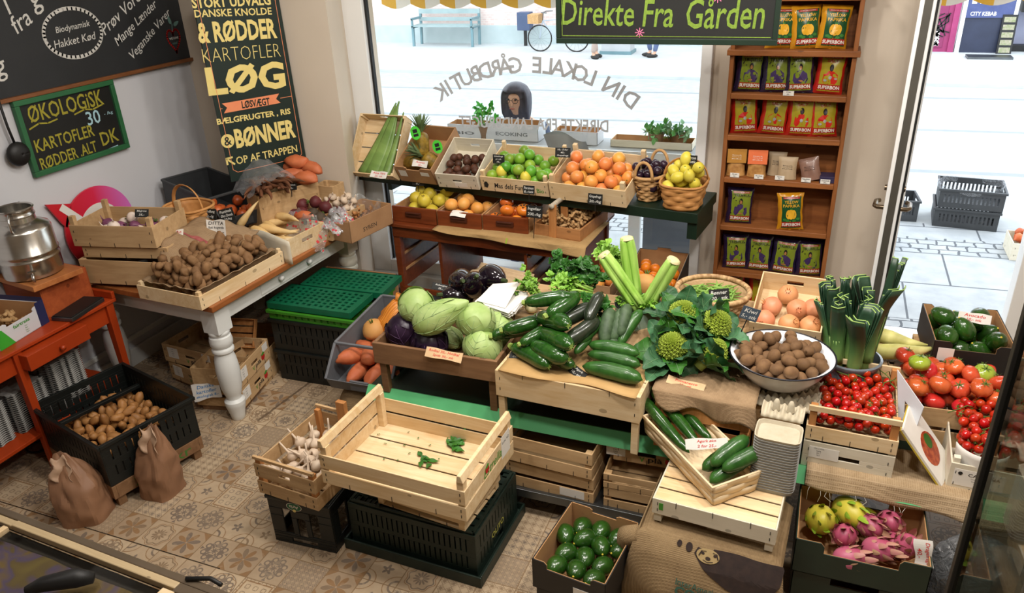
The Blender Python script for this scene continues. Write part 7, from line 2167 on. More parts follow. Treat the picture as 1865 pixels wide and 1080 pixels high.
K_KIWI.heap(TR(bwp.x,bwp.y,BT+0.238),hp,'brown fuzzy kiwi in the white enamel bowl','kiwis in the bowl',8,None,0.028)
tag_px('slate-blue price card on a stick at the rim of the kiwi bowl',1366,572,0.92,0.075,0.055,['Kiwi','5,- stk'],20,5,-20,0.06,mat=plain('blue_slate','#3a4652',
 '#45525e',6,0.6))
lkp=at(1550,655,0.70)
crk=thing('stoneware_crock','grey and blue patterned stoneware crock holding leeks','crock',TR(lkp.x,lkp.y,BT))
g=G('salt_glaze');sp=g.node('ShaderNodeSeparateXYZ');g.link(g.tc.outputs['Object'],sp.inputs[0])
an=N(g.nt,sp.outputs[1]).atan2(N(g.nt,sp.outputs[0]));zz=N(g.nt,sp.outputs[2])
pat=((an*7.0).sin()*0.5+(zz*60.0).sin()*0.6).abs().lt(0.42)*(zz-0.15).abs().lt(0.055)
stoneware=g.done(g.mix(pat*0.85,g.ramp(g.noise(12),[(0.3,'#565c62'),(0.7,'#6c727a')]),'#20263a'),0.25,coat=0.3)
MB().lathe([(0.09,0),(0.10,0.01),(0.122,0.10),(0.124,0.18),(0.11,0.23),(0.108,0.25),(0.118,0.262),(0.118,0.275),(0.108,0.278),(0.10,0.25),(0.10,0.05)],40,cap=True).build('body',
 stoneware,crk,smooth=True,angle=50)
def leek(label,base,d,L,r,seed,fan=1.0):
 T=thing('leek',label,'leek',TR(base)@Vector(d).to_track_quat('Z','Y').to_matrix().to_4x4()@RZ(seed*1.3));g=random.Random(seed)
 MB().tube([(0,0,0),(0,0,L*0.35),(0,0,L*0.55)],[r*0.85,r*0.9,r*0.95],14).build('shaft',P_LEEK_W,T,smooth=True)
 lv=MB();ed=MB()
 for i in range(7):
  side=1 if i%2 else -1;k=i//2
  w0,w1=r*(0.95-0.12*k),r*(1.5-0.25*k)*fan
  top=L*(1-0.05*k*g.random());sp_=(0.5+0.9*(3-k)/3)*fan
  def f(u,v,side=side,w0=w0,w1=w1,top=top,sp_=sp_,k=k):
   t=max(0,(u-0.35)/0.65)
   w=w0+(w1-w0)*t;s=(v-0.5)*2
   ang=s*(1.45-0.75*t)
   x=side*(w0*cos(ang)*(1-0.5*t)+r*sp_*t**1.5*1.6-0.55*r*abs(s)*t)
   return (x,w*sin(ang)*(1.0+0.3*t),L*0.25+(top-L*0.25)*u)
  lv.grid(f,10,8,0.0022)
  ed.tube([Vector(f(1.0,v/8.0))+Vector((0,0,0.0008)) for v in range(9)],0.0022,5)
 lv.build('leaves' if False else 'leaf',P_LEEK,T,smooth=True)
 ed.build('cut_edge',P_LEEK_E,T,smooth=True)
 return T
LK=[]
base=Vector((lkp.x,lkp.y,BT+0.16))
for i,(px,py,dy,r,fan,off) in enumerate(((1640,470,0.10,0.024,0.45,(0.05,0.02)),(1600,515,0.02,0.03,1.3,(0.05,-0.02)),(1510,520,0.05,0.024,0.8,(-0.05,0.03)),(1527,
 505,0.12,0.022,0.8,(-0.03,0.06)),(1553,505,0.14,0.022,0.9,(0.0,0.06)),(1557,540,0.0,0.026,0.9,(-0.0,0.0)),(1528,550,-0.03,0.026,0.8,(-0.045,-0.02)),(1575,570,-0.10,
 0.028,1.1,(0.01,-0.055)),(1505,545,0.04,0.023,0.7,(-0.06,0.0)))):
 tip=atY(px,py,lkp.y+dy);b=base+Vector((off[0],off[1],0))
 LK.append(leek('',b,tip-b,(tip-b).length,r,i+1,fan))
name_by_place(LK,'dark green leek in the stoneware crock, {o}',lambda o:to_px((o.matrix_world@TR(0,0,0.3)).translation)[0])
tag_px('plain black card hung on the leeks with a grey oval clip',1515,585,0.80,0.10,0.06,[' '],-8,5,-8,0)
T=thing('corn_cob','maize cob in pale yellow husk lying beside the leek crock','maize',TR(at(1635,640,0.66))@RZ(radians(5))@RY(radians(-8)))
MB().tube([(-0.14,0.02,-0.01),(-0.08,0,0),(0,0,0),(0.08,0,0.0),(0.15,0.01,0.01)],[0.02,0.034,0.034,0.022,0.003],14).build('husk',P_CORN,T,smooth=True)
T=thing('corn_cob','second maize cob in its husk behind the first one','maize',TR(at(1620,615,0.68))@RZ(radians(-20))@RY(radians(0)))
MB().tube([(-0.14,0.02,-0.01),(-0.08,0,0),(0,0,0),(0.08,0,0.0),(0.15,0.01,0.01)],[0.02,0.034,0.034,0.022,0.003],14).build('husk',P_CORN,T,smooth=True)
wooden_crate('wooden crate under the maize cobs',at_M(0.43,3.25,BT,3),0.13,0.34,0.17,sides=((0,0.45),(0.55,1)),posts=(0.022,0,0),flip=True,mat=M_CRATE_D)
# -- tomatoes
tcM=at_M(0.262,2.80,BT,-2)
c1=wooden_crate('pale wooden crate with a handle slot and paper label under the cherry tomatoes',tcM,0.315,0.40,0.115,posts=(0.02,0.008,0),mat=M_CRATE_P,long_slot=(0.085,
 0.018))
MB().box(-0.135,-0.03,-0.2012,-0.2003,0.045,0.095).build('paper_label',M_PAPER,c1)
mb=MB()
for k in range(4):write(mb,('Cherry tomat','Italia','Kl. I','Kg 5')[k],TR(-0.10,-0.2016,0.088-0.01*k)@RX(pi/2),height=0.006)
mb.build('label_lettering',M_BLACK_INK,c1)
tcu=tcM@TR(0.0,0.0,0.124)
c2=wooden_crate('wooden crate of cherry tomatoes on the vine with raised front rail',tcu,0.315,0.40,0.06,posts=(0.026,0.085,0),mat=M_CRATE,post_mat=M_POST)
boxes('upper_rail',M_CRATE,c2,0.001,(-0.157,0.157,-0.2,-0.19,0.125,0.147),(-0.157,0.157,0.19,0.2,0.125,0.147))
hp=pack([random.Random(i).uniform(0.0155,0.0185) for i in range(150)],in_rect(-0.145,0.145,-0.182,0.182),lambda x,y:0.05+0.06*(y+0.18),14,16,0.9,lambda x,y:0.15*abs(x))
K_TOM.heap(tcu,hp,'red cherry tomato in the crate with the raised front rail','cherry tomatoes in the railed crate',14,None,0.0165)
def vine(label,M,seed,n=4,L=0.12):
 T=thing('tomato_vine',label,'vine',M);g=random.Random(seed);mb=MB()
 for i in range(n):
  p=Vector((g.uniform(-0.08,0.08),g.uniform(-0.12,0.12),0));d=Vector((g.uniform(-1,1),g.uniform(-1,1),0)).normalized()
  pts=[p+d*(L*t)+Vector((0.006*sin(t*9+i),0.006*cos(t*8),0.008*sin(t*5))) for t in (0,0.25,0.5,0.75,1)]
  mb.tube(pts,0.002,5)
  for q in pts[1:4]:mb.tube([q,q+Vector((g.uniform(-0.02,0.02),g.uniform(-0.02,0.02),g.uniform(-0.012,0.005)))],0.0013,4)
 mb.build('stems',P_CALYX,T,smooth=True)
 return T
vine('green tomato stems lying on the railed crate of cherry tomatoes',tcu@TR(0.03,0.06,0.128),3,5)
bfM=at_M(0.615,3.06,BT,2)
wooden_crate('wooden crate heaped with beef tomatoes behind the cherry tomatoes',bfM,0.42,0.34,0.17,sides=((0,0.42),(0.52,1)),posts=(0.024,0,0),mat=M_CRATE_D)
hp=pack([random.Random(i).uniform(0.036,0.043) for i in range(34)],in_rect(-0.20,0.20,-0.16,0.16),lambda x,y:0.12,5,40,0.86,lambda x,y:0.15*abs(x)+0.1*abs(y))
K_BEEF.heap(bfM,hp,'large ribbed red tomato in the heap below the avocado carton','beef tomatoes',5,0.5,0.04)
K_BEEFG.put(TR(at(1675,661,0.725)),'greenish yellow tomato on the heap, nearer the leeks')
K_BEEFG.put(TR(at(1792,680,0.70))@RX(0.4),'greenish tomato on the heap, nearer the glass counter')
avM=at_M(0.70,3.40,0.60,3)
wooden_crate('wooden crate under the avocado carton by the door',at_M(0.70,3.38,BT,2),0.34,0.34,0.155,sides=((0,0.45),(0.55,1)),posts=(0.022,0,0),flip=True,mat=M_CRATE_D)
abx=cardboard_box('black printed carton of large avocados in front of the doorway',avM,0.30,0.36,0.14,M_CARD_BLACK,None,(0.16,0.035),(0.2,0.03),None,name='carton')
MB().box(-0.13,-0.07,-0.1812,-0.1803,0.05,0.11).build('paper_label',M_PAPER,abx)
A=K_AVO.heap(avM,pack([0.045]*15,in_rect(-0.14,0.14,-0.165,0.165),lambda x,y:0.03+0.1*(y+0.16),6,40,0.86),'',None,6,1.2,0.042)
name_by_place(A,'dark green avocado in the carton by the doorway, {o}')
paper_px('white slip with red writing at the back of the avocado carton',1775,579,0.80,0.12,0.04,['Avocado','10,- stk'],-6,20,0,None,M_PAPER)
csM=at_M(0.79,2.82,BT,-3)
cs=wooden_crate('pale wooden crate with printed label holding vine tomatoes beside the glass counter',csM,0.37,0.42,0.12,posts=(0.022,0.02,0),mat=M_CRATE_P,sides=((0,
 1),))
MB().box(-0.17,-0.01,-0.2112,-0.2103,0.03,0.10).build('paper_label',M_PAPER,cs)
mb=MB();Fc=TR(0,-0.2118,0)@RX(pi/2)
write(mb,'CASTA\u00d1A',Fc@TR(-0.075,0.083,0),width=0.10,height=0.016,bold=0.01)
for k in range(4):write(mb,('Producto de Espana','Tomate rama','Categoria I','Lote 24')[k],Fc@TR(-0.09,0.066-0.010*k,0),height=0.0055)
mb.prism([(-0.15+0.008*cos(i),0.083+0.008*sin(i)) for i in range(6)],0,0.0004,Fc)
mb.build('lettering',M_BLACK_INK,cs)
hp=pack([random.Random(i+50).uniform(0.0165,0.0195) for i in range(165)],in_rect(-0.17,0.17,-0.185,0.19),lambda x,y:0.10+0.22*(y+0.2),15,16,0.9,lambda x,y:0.12*abs(x))
K_TOM.heap(csM,hp,'red vine tomato in the pale crate beside the glass counter','vine tomatoes in the labelled crate',15,None,0.0165)
vine('green tomato stems on the vine tomatoes beside the glass counter',csM@TR(0.0,0.03,0.20),5,8,0.16)
T=thing('paper_punnet','white paper punnet rim among the vine tomatoes','punnet',csM@TR(-0.09,-0.12,0.10)@RZ(0.3))
MB().grid(lambda u,v:(0.09*cos(pi+pi*u*1.1)*(0.9+0.1*v),0.10*sin(pi+pi*u*1.1)*(0.9+0.1*v),-0.02+0.09*v),18,4,0.002).build('wall',M_PAPER,T,smooth=True)
def slanted(a,b,c):
 """frame at A, local x towards B (up the slope), local y towards C (back), z the upper face"""
 x=(b-a).normalized();y=(c-a);y=(y-x*y.dot(x)).normalized();z=x.cross(y)
 return Matrix(((x.x,y.x,z.x,a.x),(x.y,y.y,z.y,a.y),(x.z,y.z,z.z,a.z),(0,0,0,1))),(b-a).length
a_=at(1718,890,BT+0.012);b_=at(1645,783,0.66)
bkM,bkl=slanted(a_,b_,a_+Vector((0.05,0.21,0.0)))
if bkM.col[2][2]<0:bkM=bkM@RX(pi)
T=thing('recipe_booklet','open glossy tomato booklet leaning between the two tomato crates','booklet',bkM)
ys_=1 if (bkM.inverted()@(a_+Vector((0.05,0.21,0)))).y>0 else -1
yr_=sorted((0,ys_*0.20))
MB().box(0,bkl,yr_[0],yr_[1],-0.014,-0.008).build('cover',plain('yellow_edge_cover','#b8a030','#cbb445',8,0.4),T)
MB().box(0.002,bkl,yr_[0]+0.002,yr_[1]-0.002,-0.008,0.0).build('pages',M_PAPER,T)
MB().prism([(bkl*0.42+bkl*0.24*cos(k),ys_*0.10+0.07*sin(k)) for k in [j*0.33 for j in range(19)]],0.0,0.0006).build('tomato_photo',plain('tomato_photo_print','#8f2a18',
 '#b8552c',40,0.3,contrast=0.1),T)
MB().prism([(bkl*0.5+0.03*cos(k),ys_*0.12+0.03*sin(k)) for k in [j*0.6 for j in range(10)]],0.0006,0.0012).build('leaf_photo',P_LEAF,T)
q_=[at(1636,776,0.57),at(1660,803,0.55),at(1682,742,0.70),at(1634,673,0.765)]
T=thing('card_divider','stiff grey-white card with cut slots standing between the tomato crates','card',TR(q_[0]))
def cardf(u,v):
 lo=q_[0].lerp(q_[1],u);hi=q_[3].lerp(q_[2],u)
 return lo.lerp(hi,v)-q_[0]
mb=MB()
for i in range(6):
 for j in range(8):
  if (i,j) in ((2,3),(2,4),(3,2),(3,3)):continue
  mb.grid(lambda u,v:cardf((i+u)/6,(j+v)/8),1,1,0.003)
mb.build('card',M_CARD_WHITE,T)
T=thing('jute_runner','coarse jute runner hanging over the bench edge below the tomatoes','cloth',TR(0.62,2.575,BT))
def jr(u,v):
 x=-0.50+0.92*u
 if v>0.4:return (x,0.0+0.24*(v-0.4)/0.6,0.026-0.018*min(1,(v-0.4)*4))
 t=(0.4-v)/0.4
 return (x,-0.016-0.03*t*(1+0.3*sin(u*12)),0.026-(0.058+0.05*u+0.008*sin(u*22))*t)
MB().grid(jr,40,16,0.004).build('cloth',M_COARSE,T,smooth=True)
mb=MB();g=random.Random(8)
for i in range(14):
 u=g.random();p=Vector(jr(u,0.0));mb.tube([p,p+Vector((g.uniform(-.01,.01),-0.006,-0.015)),p+Vector((g.uniform(-.02,.02),-0.004,-0.03-0.03*g.random()))],0.0008,
  4)
mb.build('loose_thread',M_PAPER,T)
# -- below the bench
def slat_stack(label,M,L,W,H,**kw):return wooden_crate(label,M,L,W,H,sides=((0,0.42),(0.56,1)),posts=(0.026,0,0),mat=M_CRATE_D,**kw)
trolley.matrix_world=at_M(-0.72,2.745,0,0)
TD=0.136
u1=slat_stack('slatted crate on the steel trolley, lower one beside the castor',at_M(-0.88,2.73,TD,-2),0.40,0.50,0.125)
MB().box(0.05,0.16,-0.2512,-0.2503,0.01,0.05).build('paper_label',M_PAPER,u1)
slat_stack('slatted crate on the steel trolley, upper one beside the castor',at_M(-0.88,2.71,TD+0.127,-3)@RX(radians(-2)),0.40,0.48,0.125)
slat_stack('darker slatted crate on the trolley behind the coffee sack, lower one',at_M(-0.50,2.72,TD,1),0.30,0.48,0.10)
slat_stack('darker slatted crate on the trolley behind the coffee sack, upper one',at_M(-0.50,2.71,TD+0.102,2),0.31,0.46,0.07)
vpla('printed wooden crate stacked on top of the darker trolley crates',at_M(-0.50,2.76,TD+0.174,3),0.28,0.36,0.085,M_CRATE_D)
arM=at_M(-1.825,2.155,0,3)
ar=thing('milk_crate','black plastic milk crate with large openings under the garlic crate','crate',arM)
AL,AW,AH=0.30,0.36,0.255
for s in (-1,1):
 panel_holes(MB(),TR(0,s*(AW/2-0.004),0),AL,AH,0.008,[(-0.085,-0.045,0.06,0.19),(-0.02,0.02,0.05,0.15),(0.045,0.085,0.06,0.19),(-0.06,0.06,0.012,0.034)]).build('side_wall',
  M_BLACKPL,ar,bevel=0.003)
 panel_holes(MB(),TR(s*(AL/2-0.004),0,0)@RZ(pi/2),AW-0.016,AH,0.008,[(-0.12,-0.06,0.06,0.19),(-0.02,0.02,0.05,0.15),(0.06,0.12,0.06,0.19)]).build('end_wall',M_BLACKPL,
  ar,bevel=0.003)
MB().box(-AL/2-0.006,AL/2+0.006,-AW/2-0.006,AW/2+0.006,AH-0.02,AH-0.004).build('rim',M_BLACKPL,ar,bevel=0.003)
Fa=TR(0,-AW/2-0.0008,0)@RX(pi/2)
mb=MB();mb.prism([(-0.02+0.037*cos(i*pi/12),0.213+0.021*sin(i*pi/12)) for i in range(24)],0,0.0006,Fa);mb.build('logo_white',M_PAPER,ar)
mb=MB();mb.prism([(-0.02+0.034*cos(i*pi/12),0.213+0.018*sin(i*pi/12)) for i in range(24)],0.0006,0.0012,Fa);mb.build('logo_green',plain('logo_green_print','#14603c',
 '#1a6c46',10,0.5),ar)
write(MB(),'Arla',Fa@TR(-0.02,0.213,0.0016)@RZ(pi),width=0.045,height=0.017,bold=0.02).build('lettering',M_PAPER,ar)
mb=MB();mb.prism([(-0.02+0.009*cos(i),0.194+0.008*sin(i)) for i in range(6)],0.0014,0.002,Fa);mb.build('flower_print',M_CREAM_PRINT,ar)
gcM=at_M(-1.825,2.165,AH+0.001,-4)
gcr=wooden_crate('slatted wooden crate of long-necked garlic on the black milk crate',gcM,0.31,0.42,0.15,sides=((0,0.42),(0.56,1)),posts=(0.024,0.02,0),long_slot=(0.06,
 0.016),mat=M_CRATE_D,post_mat=M_POST)
boxes('upper_rail',M_CRATE_D,gcr,0.001,(-0.155,0.155,-0.21,-0.198,0.172,0.186),(-0.155,0.155,0.198,0.21,0.172,0.186))
MB().box(-0.023,0.023,0.185,0.209,0.0,0.24).build('wedge_post',M_POST,gcr,bevel=0.002)
K_GARLICL.heap(gcM,pack([0.028]*34,in_rect(-0.14,0.14,-0.19,0.19),lambda x,y:0.02+0.12*(y+0.18),17,25,0.9),'pinkish garlic bulb with long neck in the slatted crate',
 'long-necked garlic',17,1.0,0.03)
T=thing('stacking_tray','dark green plastic tray on the floor under the upturned crate','tray',at_M(-1.325,2.25,0,-1.5))
MB().box(-0.315,0.315,-0.23,0.23,0,0.008).build('base',M_DKGREENPL,T)
MB().box(-0.32,0.32,-0.235,-0.225,0,0.055).box(-0.32,0.32,0.225,0.235,0,0.055).box(-0.32,-0.31,-0.225,0.225,0,0.055).box(0.31,0.32,-0.225,0.225,0,0.055).build('rim',
 M_DKGREENPL,T,bevel=0.004)
pcr=plastic_crate('dark green upturned plastic crate under the empty wooden crate',at_M(-1.325,2.25,0.0085,-1.5),0.585,0.415,0.228,M_DKGREENPL,22,12,((0.12,0.4),
 (0.5,0.78)),flip=True,hand=True)
mb=MB()
for s in (-1,1):
 mb.box(-0.28,0.28,s*0.195-0.006,s*0.195+0.006,0.228,0.238);mb.box(s*0.28-0.006,s*0.28+0.006,-0.195,0.195,0.228,0.238);mb.box(-0.22,0.22,s*0.15-0.004,s*0.15+0.004,
  0.228,0.238);mb.box(s*0.225-0.004,s*0.225+0.004,-0.15,0.15,0.228,0.238)
for i in range(24):mb.box(-0.27+i*0.0235-0.0015,-0.27+i*0.0235+0.0015,-0.195,-0.15,0.228,0.234)
for i in range(6):mb.box(0.225,0.28,-0.19+i*0.075,-0.187+i*0.075,0.228,0.236).box(-0.28,-0.225,-0.19+i*0.075,-0.187+i*0.075,0.228,0.236)
mb.build('stacking_rib',M_DKGREENPL,pcr)
write(MB(),'OLITO',TR(0.2932,0.0,0.10)@RZ(pi/2)@RX(pi/2),width=0.12,height=0.028,bold=0.02).build('lettering',plain('yellow_marking','#a8a848','#b8b858',20,0.7),
 pcr)
scM=at_M(-1.27,2.20,0.2485,-5)
wooden_crate('small pale crate standing on the upturned dark green crate',scM,0.42,0.30,0.178,sides=((0.2,0.78),),posts=(0.028,0.0,0),nb=3,mat=M_CRATE)
bgM=at_M(-1.305,2.135,0.429,-2)
bg=wooden_crate('large empty slatted crate with scraps of leaf, foremost by the aisle',bgM,0.625,0.43,0.135,sides=((0.0,0.46),(0.54,1.0)),posts=(0.028,0.035,0),
 nb=4,mat=M_CRATE)
for s in (-1,1):
 MB().prism([(-0.014,0.0),(0.014,0.0),(0.004,0.03),(-0.010,0.03)],-0.215,0.215,TR(s*0.296,0,0.17)@RX(pi/2)).build('top_rail',M_CRATE,bg,bevel=0.002)
mb=MB();write(mb,'Estrella',TR(0.3132,0.02,0.09)@RZ(pi/2)@RX(pi/2),width=0.16,height=0.04,shear=0.3,bold=0.01);mb.build('lettering',M_GREEN_PRINT,bg)
fruit_mark(bg,TR(0.3132,-0.03,0.10)@RZ(pi/2)@RX(pi/2),0.016)
MB().box(0.3128,0.3136,0.10,0.18,0.05,0.15).build('paper_label',M_PAPER,bg)
write(MB(),'Lot 42',TR(0.314,0.14,0.12)@RZ(pi/2)@RX(pi/2),width=0.06,height=0.012).build('label_lettering',M_BLACK_INK,bg)
def leaf_scrap(label,px,py,s,seed,n=4):
 T=thing('leaf_scrap',label,'leaf',TR(at(px,py,0.438))@RZ(seed));mb=MB();g=random.Random(seed)
 for i in range(n):leaf(mb,TR(g.uniform(-s,s)*0.5,g.uniform(-s,s)*0.4,0.003)@RZ(g.uniform(0,6)),s*g.uniform(0.5,1),s*0.4,-0.15,0.25,0.25,i,6,4)
 mb.build('leaf',P_LEAF,T,smooth=True)
 return T
leaf_scrap('largest tuft of green leaf at the back of the empty crate',832,806,0.075,1,12)
leaf_scrap('green leaf lying near the middle of the empty crate',775,838,0.055,2,7)
for i,(px,py) in enumerate(((744,788),(702,808),(700,838),(785,811),(690,790),(722,842),(745,825),(800,836),(815,800),(762,800),(735,812))):
 leaf_scrap('tiny green leaf scrap on the bottom boards of the empty crate',px,py,0.012,i+10,2)['group']='leaf scraps'
afM=at_M(-0.605,2.095,0.165,-7)
cardboard_box('closed black carton on the floor under the avocado carton',at_M(-0.605,2.10,0.0005,-6),0.27,0.33,0.16,M_CARD_BLACK,M_CARD_BLACK)
af=cardboard_box('black carton of large avocados on the floor beside the coffee sack',afM,0.285,0.345,0.135,M_CARD_BLACK,None,(0.17,0.03),(0.10,0.02),None,name='carton')
MB().box(0.02,0.12,-0.1742,-0.1732,-0.01+0.02,0.07).build('paper_label',M_PAPER,af)
A=[]
for j,(n,y) in enumerate(((3,0.12),(4,0.045),(3,-0.035),(3,-0.115))):
 for i in range(n):
  A.append(K_AVO.put(afM@TR((i-(n-1)/2)*0.074,y+0.012*(i%2),0.066+0.01*(j%2))@RZ(0.5*sin(i*3+j*2))@RX(pi/2*0.85+0.15*sin(i+j)),''))
name_by_place(A,'glossy green avocado in the floor carton by the coffee sack, {o}')
sk=thing('coffee_sack','printed burlap coffee sack with an animal drawing draped over a box under the pale crate','sack',at_M(-0.17,2.30,0,-3))
def sackf(u,v):
 x=(u-0.5)*2
 if v<0.35:
  t=v/0.35
  return (0.25*x,0.17-0.33*t,0.365+0.006*nz((u*4,v*6,2),1)-0.02*max(0,abs(x)-0.85)/0.15)
 t=(v-0.35)/0.65
 bulge=0.05*sin(pi*min(1,t*1.1))+0.05*t
 zz=0.365*(1-t**1.05)
 return ((0.25+0.055*t**0.8)*x,-0.16-0.03*min(1,t*6)-bulge*(1-0.5*x*x)+0.012*sin(x*5+2*t)*t+0.012*nz((u*4,v*5,7),1),max(0.004,zz))
MB().grid(sackf,36,44,0.006).build('cloth',M_BURLAP_DK,sk,smooth=True)
MB().grid(lambda u,v:(-0.245-0.055*v-0.02*sin(u*6)*v,0.17-0.34*u-0.04*v*u,0.365*(1-v)+0.003),16,16,0.005).build('side_fold',M_BURLAP_DK,sk,smooth=True)
MB().tube([(-0.25,-0.17,0.345),(-0.29,-0.16,0.31),(-0.295,-0.15,0.24),(-0.27,-0.15,0.18)],[0.03,0.04,0.04,0.02],12).build('rolled_corner',M_BURLAP_DK,sk,smooth=True)
def on_sack(x,s,e=0.004):
 """x metres across, s fraction 0..1 down the front"""
 t=max(0.0,s);x+=0.04;u=0.5+x/(2*(0.25+0.055*t**0.8));v=0.35+0.65*t
 p=Vector(sackf(u,v));return (p.x,p.y-e,p.z+e*0.4)
brown_ink=plain('dark_brown_print','#241a18','#33251f',40,0.9)
body=[(-0.02,0.10),(-0.01,0.02),(0.05,-0.03),(0.13,-0.04),(0.20,-0.02),(0.22,0.10),(0.215,0.25),(0.19,0.38),(0.14,0.46),(0.09,0.47),(0.04,0.42),(-0.01,0.33),(-0.05,
 0.24),(-0.08,0.15),(-0.07,0.09)]
mb=MB();cx_,cs_=0.08,0.20
rg_=6
pts=[]
for i in range(len(body)):
 a,b=body[i],body[(i+1)%len(body)]
 for k in range(4):pts.append((a[0]+(b[0]-a[0])*k/4,a[1]+(b[1]-a[1])*k/4))
rows_=[[on_sack(cx_+(x-cx_)*q,max(0.004,0.8*(cs_+(s-cs_)*q)-0.05),0.009) for x,s in pts] for q in [i/rg_ for i in range(1,rg_+1)]]
o_=len(mb.v);n_=len(pts);mb.v+=[p for r in rows_ for p in r]
for i in range(rg_-1):
 for j in range(n_):mb.f.append((o_+i*n_+j,o_+i*n_+(j+1)%n_,o_+(i+1)*n_+(j+1)%n_,o_+(i+1)*n_+j))
mb.f.append(tuple(o_+j for j in range(n_))[::-1])
mb.build('animal_print',brown_ink,sk)
def sdisc(mb,cx,cs,rx,rs,e,n=20):
 vs=[on_sack(cx,cs,e)]+[on_sack(cx+rx*cos(2*pi*i/n),cs+rs*sin(2*pi*i/n),e) for i in range(n)]
 mb.add(vs,[(0,1+(i+1)%n,1+i) for i in range(n)]);return mb
sdisc(MB(),-0.032,0.062,0.040,0.052,0.012).build('face_print',plain('sack_face_print','#8f7850','#a08a60',40,0.9),sk)
mb=MB();sdisc(mb,-0.03,0.075,0.009,0.012,0.0145,10);sdisc(mb,-0.05,0.047,0.006,0.009,0.0145,10);sdisc(mb,-0.008,0.047,0.006,0.009,0.0145,10)
strokes(mb,[(-0.045,0.092),(-0.03,0.102),(-0.012,0.092)],0.004,None,lambda x,y:on_sack(x,y,0.0145))
strokes(mb,[(-0.062,0.07),(-0.055,0.034),(-0.04,0.029)],0.004,None,lambda x,y:on_sack(x,y,0.0145));strokes(mb,[(0.004,0.07),(-0.003,0.034),(-0.016,0.029)],0.004,
 None,lambda x,y:on_sack(x,y,0.0145))
sdisc(mb,-0.10,0.04,0.012,0.035,0.010,10);sdisc(mb,-0.135,0.03,0.009,0.025,0.010,10)
mb.build('dark_print',brown_ink,sk)
mb=MB()
write(mb,'InterAmerican',Matrix(),width=0.17,height=0.06,bold=0.01,fn=lambda x,y:on_sack(x-0.04,0.33-y*0.95+0.12*(x+0.08),0.011))
write(mb,'COFFEE',Matrix(),width=0.17,height=0.10,bold=0.04,fn=lambda x,y:on_sack(x-0.04,0.41-y*0.95+0.12*(x+0.08),0.011))
mb.build('lettering',plain('faded_green_sack_print','#2f4f42','#3c5c4e',50,0.9),sk)
T=thing('support_box','plain cardboard box hidden beneath the coffee sack','box',at_M(-0.17,2.30,0,-3));MB().box(-0.24,0.24,-0.14,0.165,0,0.355).build('box',M_CARDB,
 T)
wcM=at_M(-0.165,2.305,0.3785,-4)
wc=wooden_crate('pale upturned crate on the coffee sack below the chip basket',wcM,0.43,0.27,0.105,sides=((0.0,0.64),),posts=(0.028,0,0),nb=4,flip=True,mat=M_CRATE_P)
MB().box(-0.19,-0.175,-0.1362,-0.1352,0.06,0.09).build('stamp',M_GREEN_PRINT,wc)
for k_ in wc.children:
 if k_.name.startswith('bottom'):k_.data.materials[0]=M_CRATE
WT=0.3785+0.105+0.001
pA,pB=at(1337,905,WT+0.005),at(1225,790,BT+0.075)
dB=pB-pA;Lb=0.44
xax=dB.normalized();yax=Vector((0,0,1)).cross(xax).normalized();zax=xax.cross(yax)
kM=Matrix(((xax.x,yax.x,zax.x,pA.x),(xax.y,yax.y,zax.y,pA.y),(xax.z,yax.z,zax.z,pA.z),(0,0,0,1)))@TR(Lb/2,0,0)
kb=thing('chip_basket','long pale woodchip basket of cucumbers leaning from the pale crate to the bench','basket',kM)
bw2,bh2=0.105,0.085
for s in (-1,1):
 mb=MB()
 for k in range(3):mb.grid(lambda u,v,k=k:(-Lb/2+Lb*u,s*(bw2*(0.86+0.14*(k+v)/3)+0.0015*sin(u*22+k*pi)),bh2*(k+v*0.97)/3),30,2,0.003)
 mb.build('side_splint',M_SPLINT,kb,smooth=True)
 mb=MB()
 for k in range(3):mb.grid(lambda u,v,k=k:(s*(Lb/2+0.0025*sin(u*9.4+k*pi)),bw2*2*(u-0.5)*(0.86+0.14*(k+v)/3),bh2*(k+v*0.97)/3),20,2,0.003)
 mb.build('end_splint',M_SPLINT,kb,smooth=True)
MB().box(-Lb/2,Lb/2,-bw2*0.86,bw2*0.86,0.0,0.004).build('bottom',M_SPLINT,kb)
mb=MB()
for s in (-1,1):mb.box(-Lb/2-0.003,Lb/2+0.003,s*bw2-0.004,s*bw2+0.004,bh2-0.012,bh2+0.002);mb.box(s*Lb/2-0.004,s*Lb/2+0.004,-bw2,bw2,bh2-0.012,bh2+0.002)
mb.build('rim_band',M_SPLINT,kb,bevel=0.001)
for y,z,x,v,lab in ((0.06,0.085,0.15,0,'long cucumber in the chip basket, nearest the trolley crates'),(0.005,0.095,0.17,1,'long cucumber in the chip basket, middle of three'),
 (-0.052,0.09,0.16,0,'long cucumber in the chip basket, nearest the egg cartons')):
 K_LONGCUKE.put(kM@TR(x,y,z)@RZ(0.03)@RY(-0.16),lab,None,v)
for x,y,z,a,lab in ((-0.155,-0.02,0.07,0.05,'short cucumber at the low end of the chip basket, lowest one'),(-0.10,-0.03,0.078,0.0,'short cucumber at the low end of the chip basket, middle one'),
 (-0.125,-0.035,0.125,0.12,'short cucumber lying high at the low end of the chip basket'),(-0.175,-0.06,0.118,-0.1,'short cucumber hanging over the corner of the chip basket')):
 K_CUKE.put(kM@TR(x,y,z)@RZ(-pi/2+a)@RY(-0.3)@SCL(0.92),lab,None,1)
paper_px('cream slip with red writing bridging the chip basket',1287,808,0.64,0.15,0.038,['Agurk \u00f8ko','2 for 25,-'],8,35,8,None,M_PAPER)
ecM=at_M(0.005,2.40,WT,-3)
T=thing('egg_carton_stack','tall stack of grey pulp egg cartons on the pale crate','egg cartons',ecM)
